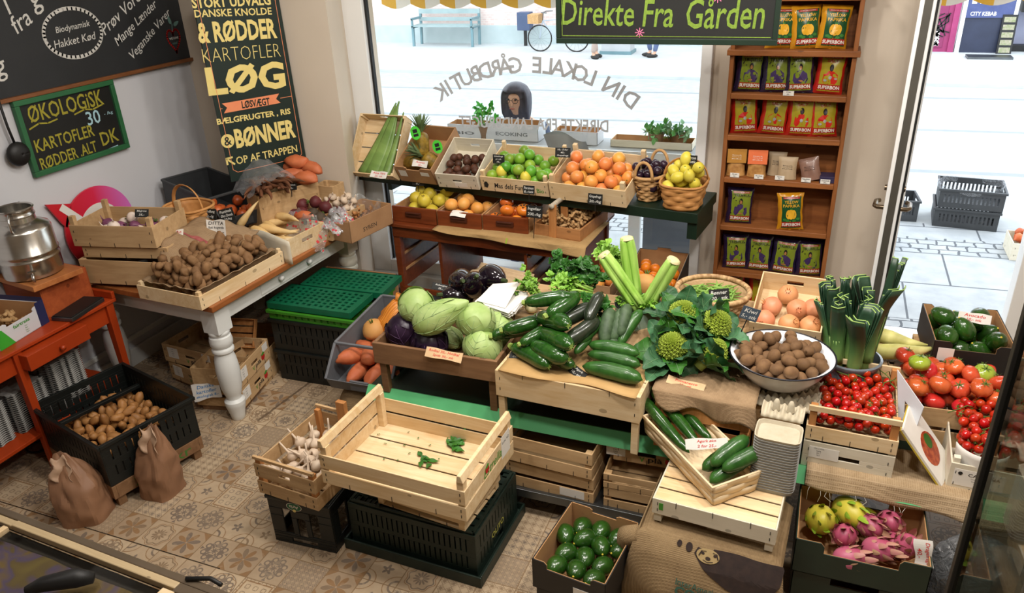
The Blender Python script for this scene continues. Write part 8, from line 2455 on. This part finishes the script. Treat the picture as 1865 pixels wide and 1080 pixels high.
for k in range(20):
 z=0.0112*k
 rs=[]
 for q,e in ((0,0.0),(0.012,0.004),(0.018,0.006)):rs.append([Vector((super_r(t,0.073+e,0.058+e,6)*cos(t),super_r(t,0.073+e,0.058+e,6)*sin(t),z+q)) for t in [2*pi*i/32 for i in range(32)]])
 for q,e in ((0.018,0.002),(0.006,-0.004)):rs.append([Vector((super_r(t,0.073+e,0.058+e,6)*cos(t),super_r(t,0.073+e,0.058+e,6)*sin(t),z+q)) for t in [2*pi*i/32 for i in range(32)]])
 MB().rings(rs,True).build('carton',M_PULP_GREY if k<19 else M_PULP,T,smooth=True,angle=50)
lid=MB().grid(lambda u,v:((u-0.5)*0.145,0.062+0.10*v,0.238+0.025*(1-abs(2*v-1)**4)*(0.4+0.6*cos(u*6*pi)**2)),30,12,0.003)
for x in (-0.025,0.025):lid.lathe([(0.014,0),(0.011,0.03),(0.006,0.042),(0.0005,0.044)],12,(x,0.10,0.255))
lid.build('open_carton',M_PULP,T,smooth=True)
cardboard_box('dark green carton of more fruit on the floor under the dragonfruit carton',at_M(0.325,2.455,0.0005,0),0.42,0.30,0.205,M_CARD_GREEN,None,(0.16,0.05))
dfM=at_M(0.325,2.44,0.207,0)
df_=cardboard_box('dark green carton of dragonfruit below the jute runner',dfM,0.435,0.315,0.15,M_CARD_GREEN,None,(0.24,0.045),(0.20,0.05),None,name='carton')
D=[]
for k,x,y,z,r in ((K_DRAGONY,-0.135,0.02,0.11,(0.9,-0.3,0.4)),(K_DRAGONY,-0.035,0.085,0.12,(1.2,0.9,0.3))):D.append(k.put(dfM@TR(x,y,z)@Euler(r).to_matrix().to_4x4(),
 ''))
name_by_place(D,'yellow dragonfruit with green scales in the green carton, {o}')
D=[]
for x,y,z,r in ((-0.05,-0.03,0.10,(0.9,-0.2,0)),(0.03,0.03,0.12,(1.2,0.5,0.4)),(0.10,0.08,0.115,(1.0,0.3,0)),(0.06,-0.07,0.105,(0.3,1.2,0)),(0.15,-0.03,0.11,(0.3,
 0.2,0)),(-0.03,-0.115,0.075,(0.2,1.4,0.3)),(0.11,0.0,0.08,(1.2,0,0.2))):
 D.append(K_DRAGON.put(dfM@TR(x,y,z)@Euler(r).to_matrix().to_4x4(),''))
name_by_place(D,'pink dragonfruit in the dark green carton, {o}')
paper_px('white slip with red writing on the corner of the dragonfruit carton',1682,1008,0.36,0.10,0.055,['Dragefrugt','40,-'],-10,15,-78,None,M_PAPER)
T=thing('plastic_sack','crumpled dark clear plastic sack on the floor beside the dragonfruit','plastic sack',at_M(0.72,2.48,0,10))
MB().ball(lambda d:(0.16*d.x*(1+0.25*nz(d,3,2)),0.14*d.y*(1+0.25*nz(d,3,5)),max(0.0,0.17+0.18*d.z*(1+0.2*nz(d,4,8)))),30,20).build('sack',M_FILM_DK,T,smooth=True)
T=thing('wooden_box','dark wooden box inside the plastic sack','box',at_M(0.74,2.50,0,10));MB().box(-0.09,0.09,-0.08,0.08,0.002,0.2).build('box',M_BLACK,T);T['label']='dark box wrapped in the plastic sack beside the dragonfruit'
T.name='dark_box'
# -- glass counter on the near right, chest freezer on the near left
def counter_frame():
 a=atY(1806,820,1.55)
 T=thing('glass_counter','tall glass-sided counter with a black corner post close to the viewer','counter',TR(a.x,a.y,0)@RZ(radians(0)))
 MB().box(-0.012,0.012,-0.012,0.012,0,1.75).build('corner_post',M_BLACK,T,bevel=0.002)
 MB().box(0.012,0.9,-0.004,0.004,0.12,1.7).build('side_pane',M_GLASS_DK,T)
 MB().box(-0.004,0.004,-0.35,-0.012,0.5,1.7).build('front_pane',M_GLASS_DK,T)
 MB().box(0.012,0.9,-0.35,0.0,0.0,0.12).build('base',M_BLACK,T)
 MB().box(0.012,0.9,-0.012,0.012,1.72,1.75).box(-0.012,0.012,-0.35,-0.012,1.72,1.75).build('top_rail',M_BLACK,T)
 return T
counter_frame()
fA=at(33,948,0.86);fB=at(318,1057,0.86)
fd=fB-fA;fa=atan2(fd.y,fd.x)
T=thing('chest_freezer','glass-topped chest counter with a pale wooden edge at the near corner','freezer',TR(fA.x,fA.y,0)@RZ(fa))
MB().box(-0.6,1.1,-0.75,0.0,0.0,0.80).build('body',plain('freezer_body','#55504a','#625c55',4,0.5),T,bevel=0.004)
mb=MB();mb.box(0.0,0.63,-0.022,0.0,0.84,0.862).box(-0.6,0.0,-0.022,0.0,0.84,0.858)
mb.build('wooden_edge',wood('pale_edge_wood','#a08a68','#bba682',3,0.5,'X',9),T,bevel=0.003)
MB().box(-0.6,1.1,0.0,0.022,0.80,0.862).box(0.63,1.1,-0.03,0.0,0.84,0.862).build('metal_edge',plain('bronze_profile','#6a5c4c','#7a6b59',5,0.35,metal=0.5),T,bevel=0.003)
MB().box(0.60,0.64,-0.75,-0.03,0.845,0.862).box(-0.02,0.0,-0.75,-0.03,0.845,0.862).build('cross_bar',M_CRATE,T,bevel=0.002)
MB().box(-0.6,1.1,-0.75,-0.03,0.846,0.852).build('lid_pane',M_GLASS_LID,T)
g=G('freezer_contents_reflections');fm=g.done(g.ramp(g.noise(7,detail=2,dist=1.0),[(0.2,'#3c2f1e'),(0.42,'#7a653c'),(0.55,'#5c5070'),(0.62,'#6a5a3a'),(0.8,'#7c6c3c')]),0.6)  # brown goods, with the lid's olive and purple reflections painted into their colour
MB().grid(lambda u,v:(-0.58+1.66*u,-0.73+0.68*v,0.822+0.015*nz((u*12,v*6,1),1)),30,14).build('contents_reflections',fm,T,smooth=True)
MB().tube([(0.64,0.01,0.868),(0.70,0.035,0.868),(0.74,0.03,0.866)],0.006,8).build('latch',M_BLACK,T,smooth=True)
T=thing('black_handset','black handset lying on the glass lid of the chest counter','handset',TR(at(118,1062,0.87))@RZ(radians(35)))
MB().tube([(-0.09,0,0),(-0.05,0,0.01),(0.03,0,0.01),(0.07,0,0.0)],[0.012,0.02,0.026,0.015],12).build('body',M_BLACK,T,smooth=True)
# ======== the street outside
SZ=-0.12
def slabs():
 g=G('pavement_slabs')
 sp=g.node('ShaderNodeSeparateXYZ');g.link(g.tc.outputs['Object'],sp.inputs[0])
 x,y=N(g.nt,sp.outputs[0]),N(g.nt,sp.outputs[1])
 yr=y-x*0.063
 edge=lambda v,w:(v.fract()-0.5).abs().gt(0.5-w)
 row=((yr-5.15)/0.62).floor()
 big=edge((yr-5.15)/0.62,0.012).mx(edge((x+row*0.4)/0.72,0.010))
 dn=g.noise(9,detail=2)*0.05
 crow=((yr+dn)/0.105).floor()
 cob=edge((yr+dn)/0.105,0.07).mx(edge((x+dn)/0.14+crow*0.5,0.06))
 iscob=yr.lt(5.15).mx(yr.gt(6.40)*yr.lt(6.75))
 j=(iscob*cob).mx((1.0-iscob)*big)
 n=g.noise(7,detail=5)
 far=yr.gt(7.1)
 col=g.mix(j*0.8,g.ramp(n,[(0.3,'#929698'),(0.7,'#a4a7a8')]),'#33373e')
 lines=(yr-8.75).abs().lt(0.06).mx((yr-10.6).abs().lt(0.05)).mx((yr-12.6).abs().lt(0.05))
 col=g.mix(far*1.0,col,g.ramp(n,[(0.3,'#9a9e9f'),(0.7,'#a8abab')]))
 col=g.mix(far*lines*0.6,col,'#6c7478')
 return g.done(col,0.8,0.3)
st_=MB().box(-16,9,4.78,18.2,SZ-0.05,SZ).build('street',slabs());structure(st_)
structure(MB().box(-16,9,13.6,18.2,SZ,SZ+0.05).build('trim_4',plain('far_pavement','#b0b4b5','#bec1c1',4,0.8)))
def brick():
 g=G('pale_red_brick')
 b=g.node('ShaderNodeTexBrick');b.inputs['Scale'].default_value=5.0
 for k,c in (('Color1','#cfb4ac'),('Color2','#dac4bc'),('Mortar','#d8d0ca')):b.inputs[k].default_value=lin(c)
 mp=g.node('ShaderNodeMapping');mp.inputs['Rotation'].default_value=(pi/2,0,0)
 g.link(g.tc.outputs['Object'],mp.inputs[0]);g.nt.links.new(mp.outputs[0],b.inputs['Vector'])
 return g.done(b.outputs[0],0.85)
fb0=at(1745,102,SZ)
FY=fb0.y+0.1
def fx(px,y=None):return atY(px,60,y or FY).x
hs_=thing('brick_building','pale red brick building across the street','building',TR(-4.5,FY+0.5,SZ))
MB().box(-11,fx(1676)+4.5,0,1.0,0,6.0).build('wall',brick(),hs_)
MB().box(-11,fx(1676)+4.5,-0.04,0.0,0,0.45).build('plinth',plain('teal_grey_plinth','#aab6b6','#b8c2c2',4,0.8),hs_)
for wx in (-9,-7.2,-5.4,-3.6):
 w_=MB().box(wx-0.5,wx+0.5,-0.03,0.02,1.3,2.9).build('window',M_WHITE,hs_);MB().box(wx-0.42,wx+0.42,-0.035,-0.028,1.38,2.82).build('pane',plain('distant_glass',
  '#5c6a74','#6c7a84',3,0.1),w_)
pk=plain('magenta_door_paint','#8f2f5c','#a23c6b',5,0.5)
d0,d1=fx(1672),fx(1742)
dh=thing('magenta_doorway','magenta panelled door with graffiti across the street','door',TR((d0+d1)/2,FY,SZ))
dw_=d1-d0
MB().box(-dw_/2,dw_/2,0.05,0.12,0,2.4).build('leaf',pk,dh)
for z in (0.12,0.72,1.25):MB().box(-dw_*0.36,dw_*0.2,0.03,0.055,z,z+0.45).build('panel',plain('dark_magenta_paint','#7a2850','#8a325c',5,0.5),dh,bevel=0.01)
MB().box(-dw_/2-0.06,-dw_/2,0,0.15,0,2.5).box(dw_/2-0.1,dw_/2,0,0.15,0,2.5).build('frame',pk,dh)
mb=MB();g=random.Random(4)
for i in range(7):strokes(mb,[(g.uniform(-0.3,0.2),g.uniform(0.3,0.8)) for k in range(4)],0.02,TR(0,0.026,0)@RX(pi/2))
mb.build('graffiti',M_BLACK,dh)
mb=MB()
for i in range(4):strokes(mb,[(0.0+0.05*sin(k*2+i),0.2+i*0.06+0.03*cos(k*3)) for k in range(5)],0.035,TR(0,0.026,0)@RX(pi/2))
mb.build('white_graffiti',M_PAPER,dh)
k0,k1=fx(1752),fx(1838)
kb_=thing('kebab_shopfront','dark blue takeaway shopfront with a menu sign across the street','shopfront',TR((k0+k1)/2,FY,SZ))
kw=k1-k0;dkb=plain('dark_blue_front','#272c3e','#31374c',4,0.4)
MB().box(-kw/2,kw/2,0.0,0.4,0,2.6).build('front',dkb,kb_)
MB().box(-kw/2-0.07,-kw/2,-0.04,0.4,0,2.6).box(kw/2,kw/2+0.06,-0.04,0.4,0,2.6).build('white_post',M_WHITE,kb_)
MB().box(-kw/2,kw/2,-0.03,0.0,0.66,1.5).build('menu_board',plain('blue_menu_board','#3a4470','#4a5480',8,0.4),kb_)
mb=MB();write(mb,'CITY KEBAB',TR(-0.1,-0.032,0.73)@RX(pi/2),width=kw*0.55,height=0.07,bold=0.02)
for i in range(8):mb.box(-kw/2+0.06+0.13*(i%4),-kw/2+0.14+0.13*(i%4),-0.034,-0.031,0.9+0.2*(i//4),0.98+0.2*(i//4))
mb.build('lettering',M_PAPER,kb_)
side_=thing('grey_shopfront','grey shopfront with a wooden counter at the edge of the view across the street','shopfront',TR(fx(1846)+0.9,FY+0.2,SZ))
MB().box(-0.85,1.2,0.2,0.5,0,2.6).build('wall',plain('lilac_grey_front','#8c8ea4','#9a9cb0',4,0.6),side_)
MB().box(-0.85,1.2,0.0,0.2,0,0.16).build('step',M_BLACK,side_)
MB().box(-0.5,1.0,-0.05,0.2,0.30,0.36).build('counter_board',M_BROWNBOX,side_)
MB().box(-0.85,1.2,-0.2,0.2,0.75,1.6).build('awning_box',M_BLACK,side_)
ab=at(1822,100,SZ)
T=thing('pavement_sign','narrow menu sign leaning on the dark blue shopfront','sign',TR(ab.x,FY-0.12,SZ)@RX(radians(-8)))
MB().box(-0.12,0.12,-0.02,0.02,0.0,0.72).build('board',M_BLACK,T)
mb=MB()
for i in range(5):mb.box(-0.09,0.09,-0.024,-0.02,0.07+0.13*i,0.16+0.13*i)
mb.build('menu_picture',plain('menu_pictures','#a89a8c','#6f7f4a',30,0.5),T)
T=thing('cellar_hatch','pale metal cellar hatch in the pavement before the dark blue shopfront','hatch',TR(at(1800,112,SZ).x,at(1800,112,SZ).y,SZ+0.05))
MB().box(-0.35,0.35,-0.12,0.2,0.0,0.04).build('plate',M_STEEL,T)
q0,q1=at(762,86,SZ),at(866,88,SZ)
bl_=(q1-q0).length
bch=thing('street_bench','slatted wooden street bench with iron ends across the street','bench',TR((q0.x+q1.x)/2,q0.y,SZ+0.05)@SCL(bl_/1.5))
teal=plain('teal_iron','#5f7f86','#708f96',5,0.5);slat=plain('weathered_slat','#8a9c9c','#9cacac',6,0.7)
for x in (-0.75,0.75):
 MB().bar((x,-0.2,0),(x,-0.18,0.42),0.05,0.05).bar((x,0.2,0),(x,0.26,0.78),0.05,0.05).bar((x,-0.22,0.42),(x,0.22,0.42),0.05,0.05).bar((x,-0.22,0.60),(x,0.2,0.60),
  0.05,0.05).bar((x,-0.2,0.42),(x,-0.2,0.60),0.04,0.04).build('end_frame',teal,bch)
MB().box(-0.78,0.78,-0.2,-0.08,0.43,0.46).box(-0.78,0.78,-0.05,0.07,0.43,0.46).box(-0.78,0.78,0.1,0.2,0.43,0.46).build('seat',slat,bch)
MB().box(-0.78,0.78,0.2,0.23,0.52,0.60).box(-0.78,0.78,0.22,0.25,0.68,0.78).build('backrest',slat,bch)
lb_=atY(954,60,q0.y)
T=thing('litter_bin','dark blue litter bin on a post across the street','bin',TR(lb_.x,q0.y+0.1,SZ+0.05))
MB().box(-0.03,0.03,-0.03,0.03,0,0.4).build('post',M_BLACK,T);MB().box(-0.15,0.15,-0.12,0.12,0.34,0.72).build('box',plain('navy_bin','#3c4a66','#4a5876',5,0.5),
 T,bevel=0.01)
w0,w1=at(984,98,SZ),at(1052,98,SZ)
bs=(w1-w0).length/1.02
bk=thing('bicycle','bicycle with a front basket parked across the street','bicycle',TR((w0.x+w1.x)/2,w0.y,SZ+0.05)@SCL(bs))
for x in (-0.51,0.51):
 wl=MB().tube([(x+0.33*cos(t),0,0.34+0.33*sin(t)) for t in [2*pi*i/32 for i in range(32)]],0.018,6,closed=True).build('wheel',M_RUBBER,bk,smooth=True)
 mb=MB()
 for i in range(14):mb.tube([(x,0,0.34),(x+0.32*cos(i*0.449),0,0.34+0.32*sin(i*0.449))],0.002,3)
 mb.build('spoke',M_STEEL,wl)
fr=[(-0.51,0.34),(-0.42,0.78),(-0.05,0.32),(0.12,0.82),(0.51,0.34)]
mb=MB()
for a,b in ((1,2),(2,3),(1,3),(2,4),(3,4),(0,1)):mb.tube([(fr[a][0],0,fr[a][1]),(fr[b][0],0,fr[b][1])],0.016,6)
mb.build('frame',plain('cream_bike','#9aa4b0','#aab4c0',5,0.4),bk)
MB().ball(lambda d:(0.14*d.x+0.14,0.08*d.y,0.04*d.z+0.92),12,8).build('saddle',M_BLACK,bk,smooth=True)
MB().tube([(-0.42,0,0.78),(-0.40,0,0.98)],0.014,6).tube([(-0.22,0.26,1.0),(-0.38,0.2,1.0),(-0.42,0,0.98),(-0.38,-0.2,1.0),(-0.22,-0.26,1.0)],0.014,6).build('handlebar',
 M_STEEL,bk)
MB().box(-0.78,-0.48,-0.18,0.18,0.72,0.95).build('basket',M_WICKER,bk)
pb2=at(1122,103,SZ)
T=thing('utility_box','pale utility box on a dark foot across the street','box',TR(pb2.x,pb2.y+0.15,SZ+0.05))
MB().box(-0.3,0.3,-0.2,0.2,0.06,0.75).build('box',plain('pale_box','#b0b2b4','#bcbec0',5,0.6),T);MB().box(-0.33,0.33,-0.23,0.23,0,0.06).build('foot',teal,T)
def skinned(name,pts,edges,mat,parent,sub=2):
 me=bpy.data.meshes.new(name)
 me.from_pydata([p[:3] for p in pts],edges,[]);me.materials.append(mat)
 o=bpy.data.objects.new(name,me);COL.objects.link(o)
 if parent:o.parent=parent
 m=o.modifiers.new('skin','SKIN');m.use_smooth_shade=True
 for i,p in enumerate(pts):
  sv=me.skin_vertices[0].data[i];sv.radius=(p[3],p[4] if len(p)>4 else p[3]);sv.use_root=i==0
 s=o.modifiers.new('sub','SUBSURF');s.levels=s.render_levels=sub
 return o
def person(label,M,s,coat,legs,hair,step=0.1,arms='down',bow=0.0,glasses=False):
 """standing figure 1.7 m tall before scale S, facing -Y"""
 R=thing('person',label,'person',M@SCL(s))
 b=bow
 P=[(0,0,0.93,0.15,0.11),(0,0,1.08,0.13,0.10),(0,-b*0.3,1.28,0.16,0.11),(0,-b*0.5,1.40,0.12,0.09),(0,-b*0.7,1.47,0.05,0.05),(0,-b,1.53,0.062,0.07),(0,-b*1.3,1.62,
  0.078,0.095),(0,-b*1.35,1.69,0.055,0.07)]
 E_=[(0,1),(1,2),(2,3),(3,4),(4,5),(5,6),(6,7)]
 for sx,st in ((-1,step),(1,-step)):
  n=len(P)
  P+=[(sx*0.09,0,0.86,0.085),(sx*0.10,-st*0.5,0.48,0.058),(sx*0.10,-st*0.2,0.09,0.038),(sx*0.10,-st*0.2-0.14,0.035,0.034)]
  E_+=[(0,n),(n,n+1),(n+1,n+2),(n+2,n+3)]
  n=len(P)
  if arms=='down':P+=[(sx*0.19,-b*0.5,1.37,0.052),(sx*0.235,0.0,1.10,0.042),(sx*0.235,-0.06,0.86,0.030),(sx*0.235,-0.08,0.77,0.034,0.018)]
  else :P+=[(sx*0.19,-b*0.5,1.37,0.052),(sx*0.23,-0.06,1.12,0.042),(sx*0.16,-0.30,1.08,0.030),(sx*0.13,-0.39,1.07,0.034,0.018)]
  E_+=[(3,n),(n,n+1),(n+1,n+2),(n+2,n+3)]
  h=len(P)-1;hx,hy,hz=P[h][:3]
  for k in range(4):
   P+=[(hx+(k-1.5)*0.016*(1 if arms=='down' else 1),hy-(0.02 if arms=='down' else 0.055),hz-(0.06+0.006*(k%2) if arms=='down' else 0.01),0.009)]
   E_+=[(h,len(P)-1)]
  P+=[(hx-sx*0.035,hy-0.03,hz-0.02,0.010)];E_+=[(h,len(P)-1)]
 skinned('body',P,E_,M_SKIN,R)
 hy_,hz_=-b*1.35,1.62
 MB().ball(lambda d:(0.012*d.x,hy_-0.098+0.016*d.y,hz_-0.012+0.026*d.z),8,6).build('nose',M_SKIN,R,smooth=True)
 mb=MB()
 for sx in (-1,1):mb.ball(lambda d:(sx*0.031+0.012*d.x,hy_-0.085+0.008*d.y,hz_+0.012+0.007*d.z),8,6)
 mb.build('eye',M_BLACK,R,smooth=True)
 MB().ball(lambda d:(0.024*d.x,hy_-0.088+0.008*d.y,hz_-0.058+0.007*d.z),8,6).build('mouth',plain('lip','#9c5a50','#a86458',6,0.5),R,smooth=True)
 if hair=='long':
  def hf(d):
   f=max(0.0,-d.y)
   face=1.0 if not (f>0.3 and d.z<0.42 and abs(d.x)<0.74) else 0.50
   drop=0.17*max(0,-d.z)*(1 if d.y>-0.35 or abs(d.x)>0.5 else 0.2)
   wv=1+0.07*nz((d.x*4,d.y*4,d.z),1,3)-0.10*exp(-(d.x/0.12)**2)*max(0,d.z)
   return (0.122*d.x*(1+0.15*max(0,-d.z))*wv,hy_+0.012+0.118*d.y*face*wv,hz_+0.018+0.118*d.z-drop)
  MB().ball(hf,30,20).build('hair',M_HAIR,R,smooth=True)
 else :
  MB().ball(lambda d:(0.088*d.x,hy_+0.012+0.10*d.y*(0.78 if d.y<0 else 1),hz_+0.045+0.075*d.z),18,12).build('hair',M_HAIR,R,smooth=True)
 if glasses:
  mb=MB()
  for sx in (-1,1):mb.tube([(sx*0.034+0.024*cos(t),hy_-0.105,hz_+0.008+0.021*sin(t)) for t in [2*pi*i/18 for i in range(18)]],0.0022,5,closed=True);mb.tube([(sx*0.056,
   hy_-0.104,hz_+0.012),(sx*0.082,hy_-0.02,hz_+0.014)],0.002,4)
  mb.tube([(-0.011,hy_-0.106,hz_+0.012),(0.011,hy_-0.106,hz_+0.012)],0.002,4)
  mb.build('glasses',M_BLACK,R)
 C=[(0,0,0.80,0.20,0.15),(0,0,1.08,0.165,0.13),(0,-b*0.3,1.28,0.185,0.135),(0,-b*0.5,1.40,0.14,0.11),(0,-b*0.6,1.455,0.075,0.075)]
 E2=[(0,1),(1,2),(2,3),(3,4)]
 for sx in (-1,1):
  n=len(C);C+=[(sx*0.19,-b*0.5,1.37,0.075),(sx*0.235,0.0 if arms=='down' else -0.06,1.11,0.062)]
  C+=[(sx*0.235,-0.05,0.90,0.05)] if arms=='down' else [(sx*0.175,-0.26,1.085,0.05)]
  E2+=[(3,n),(n,n+1),(n+1,n+2)]
 skinned('coat',C,E2,coat,R)
 L=[(0,0,0.92,0.16,0.125)];E3=[]
 for sx,st in ((-1,step),(1,-step)):
  n=len(L);L+=[(sx*0.09,0,0.84,0.098),(sx*0.10,-st*0.5,0.48,0.072),(sx*0.10,-st*0.2,0.12,0.056)];E3+=[(0,n),(n,n+1),(n+1,n+2)]
 skinned('trousers',L,E3,legs,R)
 mb=MB()
 for sx,st in ((-1,step),(1,-step)):mb.ball(lambda d:(sx*0.10+0.05*d.x,-st*0.2-0.06+0.14*d.y,max(0.0,0.045+0.05*d.z)),12,8)
 mb.build('shoe',M_BLACK,R,smooth=True)
 return R
navy=plain('navy_cloth','#3c4660','#4a5470',6,0.8);jeans=plain('blue_jeans','#4a5878','#5a688a',8,0.8);beige=plain('beige_cloth','#a08c82','#b09c90',8,0.8)
WY=5.30
hp_=atY(938,186,WY);ws=(hp_.z-SZ)/1.60*1.12
person('person in a dark coat with long dark hair and glasses looking down outside the window',TR(hp_.x,WY+0.14,SZ-0.12*(hp_.z-SZ)),ws,navy,jeans,'long',0.05,'fwd',
 0.10,True)
l0,l1=at(1083,106,SZ+0.05),at(1188,104,SZ+0.05)
person('person with pale legs walking across the street below the hanging board',TR(l0)@RZ(radians(60)),0.85,navy,beige,'short',0.25)
person('person in dark blue trousers and pale shoes across the street, further along',TR(l1)@RZ(radians(-80)),0.85,beige,jeans,'short',0.25)
aw0=atY(850,6,5.30)
T=thing('awning','yellow and white striped awning valance above the shop window outside','awning',TR(0,5.30,aw0.z))
yel=plain('yellow_canvas','#d8a83a','#e0b44c',6,0.8);wht=plain('white_canvas','#dcdcd8','#e4e4e0',6,0.8)
for par,mat,nm in ((0,yel,'yellow_stripe'),(1,wht,'white_stripe')):
 mb=MB()
 for i in range(-26,17):
  if i%2!=par:continue
  x=i*0.12
  mb.grid(lambda u,v:(x+0.12*u,0.0,-0.035*abs(sin((x/0.12+u)*pi/2))*(1-v)+0.16*v),6,1,0.002)
  mb.grid(lambda u,v:(x+0.12*u,-0.42*v,0.16+0.32*v),1,4,0.002)
 mb.build(nm,mat,T)
MB().tube([(-3.1,0.0,0.16),(2.0,0.0,0.16)],0.014,8).build('front_bar',M_WHITE,T)
tb0=atY(900,262,4.92)
TBZ=tb0.z
mt=thing('market_table','grey market table standing outside the shop window','table',TR(-1.55,5.05,SZ))
MB().box(-1.15,0.93,-0.15,0.20,TBZ-SZ-0.03,TBZ-SZ).build('tabletop',plain('grey_table','#8f9498','#a0a5a8',5,0.6),mt)
MB().box(-1.15,0.93,-0.165,-0.15,TBZ-SZ-0.09,TBZ-SZ+0.012).build('apron',M_WHITE,mt)
for x in (-1.1,-0.1,0.88):
 for y in (-0.12,0.17):MB().box(x-0.02,x+0.02,y-0.02,y+0.02,0,TBZ-SZ-0.03).build('leg',M_WHITE,mt)
def out_box(label,px0,px1,w_y,h,txt,mat=M_CARD_WHITE,y=5.02):
 a,b=atY(px0,240,y),atY(px1,240,y)
 T=cardboard_box(label,TR((a.x+b.x)/2,y+0.08,TBZ+0.001),(b.x-a.x),w_y,h,mat,M_CARDB_IN)
 if txt:write(MB(),txt,TR(0,-w_y/2-0.001,h*0.4)@RX(pi/2),width=(b.x-a.x)*0.6,height=h*0.22,bold=0.02).build('lettering',plain('grey_ink','#5c6268','#6c7278',20,
  0.7),T)
out_box('white printed carton outside the window in front of the person',884,980,0.16,0.12,'ECOKING')
out_box('pale carton outside the window left of the lettered one, by the green plant',816,876,0.16,0.10,'BIO')
out_box('pale low carton outside the window beside the grey plastic sheet',1006,1088,0.16,0.09,'')
out_box('wooden tray of greens outside at the far end of the market table',1112,1262,0.16,0.05,'',M_CRATE_P)
film_sheet('grey plastic sheet hanging over the market table outside',lambda u,v:(-0.62+0.30*u+0.10*v,-0.19-0.01*sin(u*9),0.10-0.26*v+0.03*sin(u*5)),14,10,plain('grey_sheet',
 '#83878c','#989ca0',5,0.4),TR(-1.10,5.05,TBZ))
def plant(label,px,py,y,n,size,mat,seed,h=0.10):
 p=atY(px,py,y)
 T=thing('herb_plant',label,'plant',TR(p.x,y,TBZ+0.001));g=random.Random(seed)
 MB().lathe([(0.04,0),(0.055,0.09),(0.05,0.09),(0.037,0.006)],16,cap=True).build('pot',M_BROWNBOX,T,smooth=True,angle=40)
 mb=MB();sm=MB()
 top=max(0.12,p.z-TBZ)
 for i in range(n):
  d=Vector((g.gauss(0,0.05),g.gauss(0,0.04),top*g.uniform(0.6,1.15)))
  sm.tube([(0,0,0.05),d*0.6,d],0.002,4)
  for k in range(4):leaf(mb,TR(d)@rand_rot(g),size,size*0.6,0.3,0.3,0.2,k,4,4)
 mb.build('foliage',mat,T,smooth=True);sm.build('stem',P_STEMG,T)
 return T
plant('bright green herb plant outside the window beside the person',882,200,5.06,16,0.045,plain('vivid_leaf','#2f9a2a','#58bc48',9,0.5),3)
plant('leafy green plant on the wooden tray outside the window',1195,252,5.10,18,0.05,plain('mid_leaf','#3f8a3a','#6fae60',9,0.5),5)
plant('pale leafy plant at the far end of the wooden tray outside',1235,262,5.12,16,0.05,plain('pale_leaf','#6f9f74','#93ba94',9,0.5),7)
T=thing('folding_stand','grey folding stand outside under the market table','stand',TR(-0.95,5.10,SZ))
MB().box(-0.12,0.42,0.0,0.02,0.25,0.65).build('board',plain('blue_grey_board','#5c626c','#6c727c',5,0.6),T);MB().box(-0.22,-0.14,-0.03,0.03,0.0,0.7).build('white_post',
 M_WHITE,T)
for x in (-0.1,0.4):MB().box(x-0.01,x+0.01,0.0,0.02,0,0.26).build('leg',M_STEEL,T)
c0_,c1_=at(1700,412,SZ),at(1818,424,SZ)
cm=(c0_+c1_)/2;cl=(c1_-c0_).length
ca=math.degrees(atan2((c1_-c0_).y,(c1_-c0_).x))
for k in range(2):
 plastic_crate('black slotted plastic crate on the pavement outside the door, %s one'%('lower','upper')[k],TR(cm.x+0.01*k,cm.y+0.2,SZ+0.001+0.172*k)@RZ(radians(ca)),
  cl,0.38,0.165,M_DKGREYPL,14,8,((0.3,0.7),),slot_w=0.014)
film_sheet('clear plastic bag lining the upper crate outside the door',lambda u,v:((cl/2+0.01)*cos(2*pi*u)*1.0,0.2*sin(2*pi*u),0.30+0.06*v+0.01*sin(u*40)),40,4,
 M_FILM,TR(cm.x,cm.y+0.2,SZ))
c2_=at(1648,405,SZ)
plastic_crate('black plastic crate standing on the pavement near the door handle',TR(c2_.x-0.07,c2_.y+0.17,SZ+0.001)@RZ(radians(5)),0.30,0.30,0.19,M_DKGREYPL,10,
 8,((0.3,0.7),),slot_w=0.012)
c3_=at(1616,455,SZ)
plastic_crate('pale blue plastic crate half hidden by the open door outside',TR(c3_.x-0.10,c3_.y+0.12,SZ+0.001),0.26,0.30,0.20,plain('pale_blue_plastic','#9fb0ba',
 '#b0c0c8',6,0.5),10,8,((0.3,0.7),),slot_w=0.012)
c4_=at(1838,474,SZ)
wooden_crate('pale crate of onions on the pavement at the door jamb',TR(c4_.x+0.16,c4_.y+0.15,SZ+0.001),0.32,0.30,0.14,mat=M_CRATE_P,posts=None)
K_ONION.heap(TR(c4_.x+0.16,c4_.y+0.15,SZ+0.02),pack([0.04]*12,in_rect(-0.15,0.15,-0.14,0.14),lambda x,y:0.05,3,20),'large onion in the pale crate at the door jamb outside',
 'onions outside',3,None,0.036)
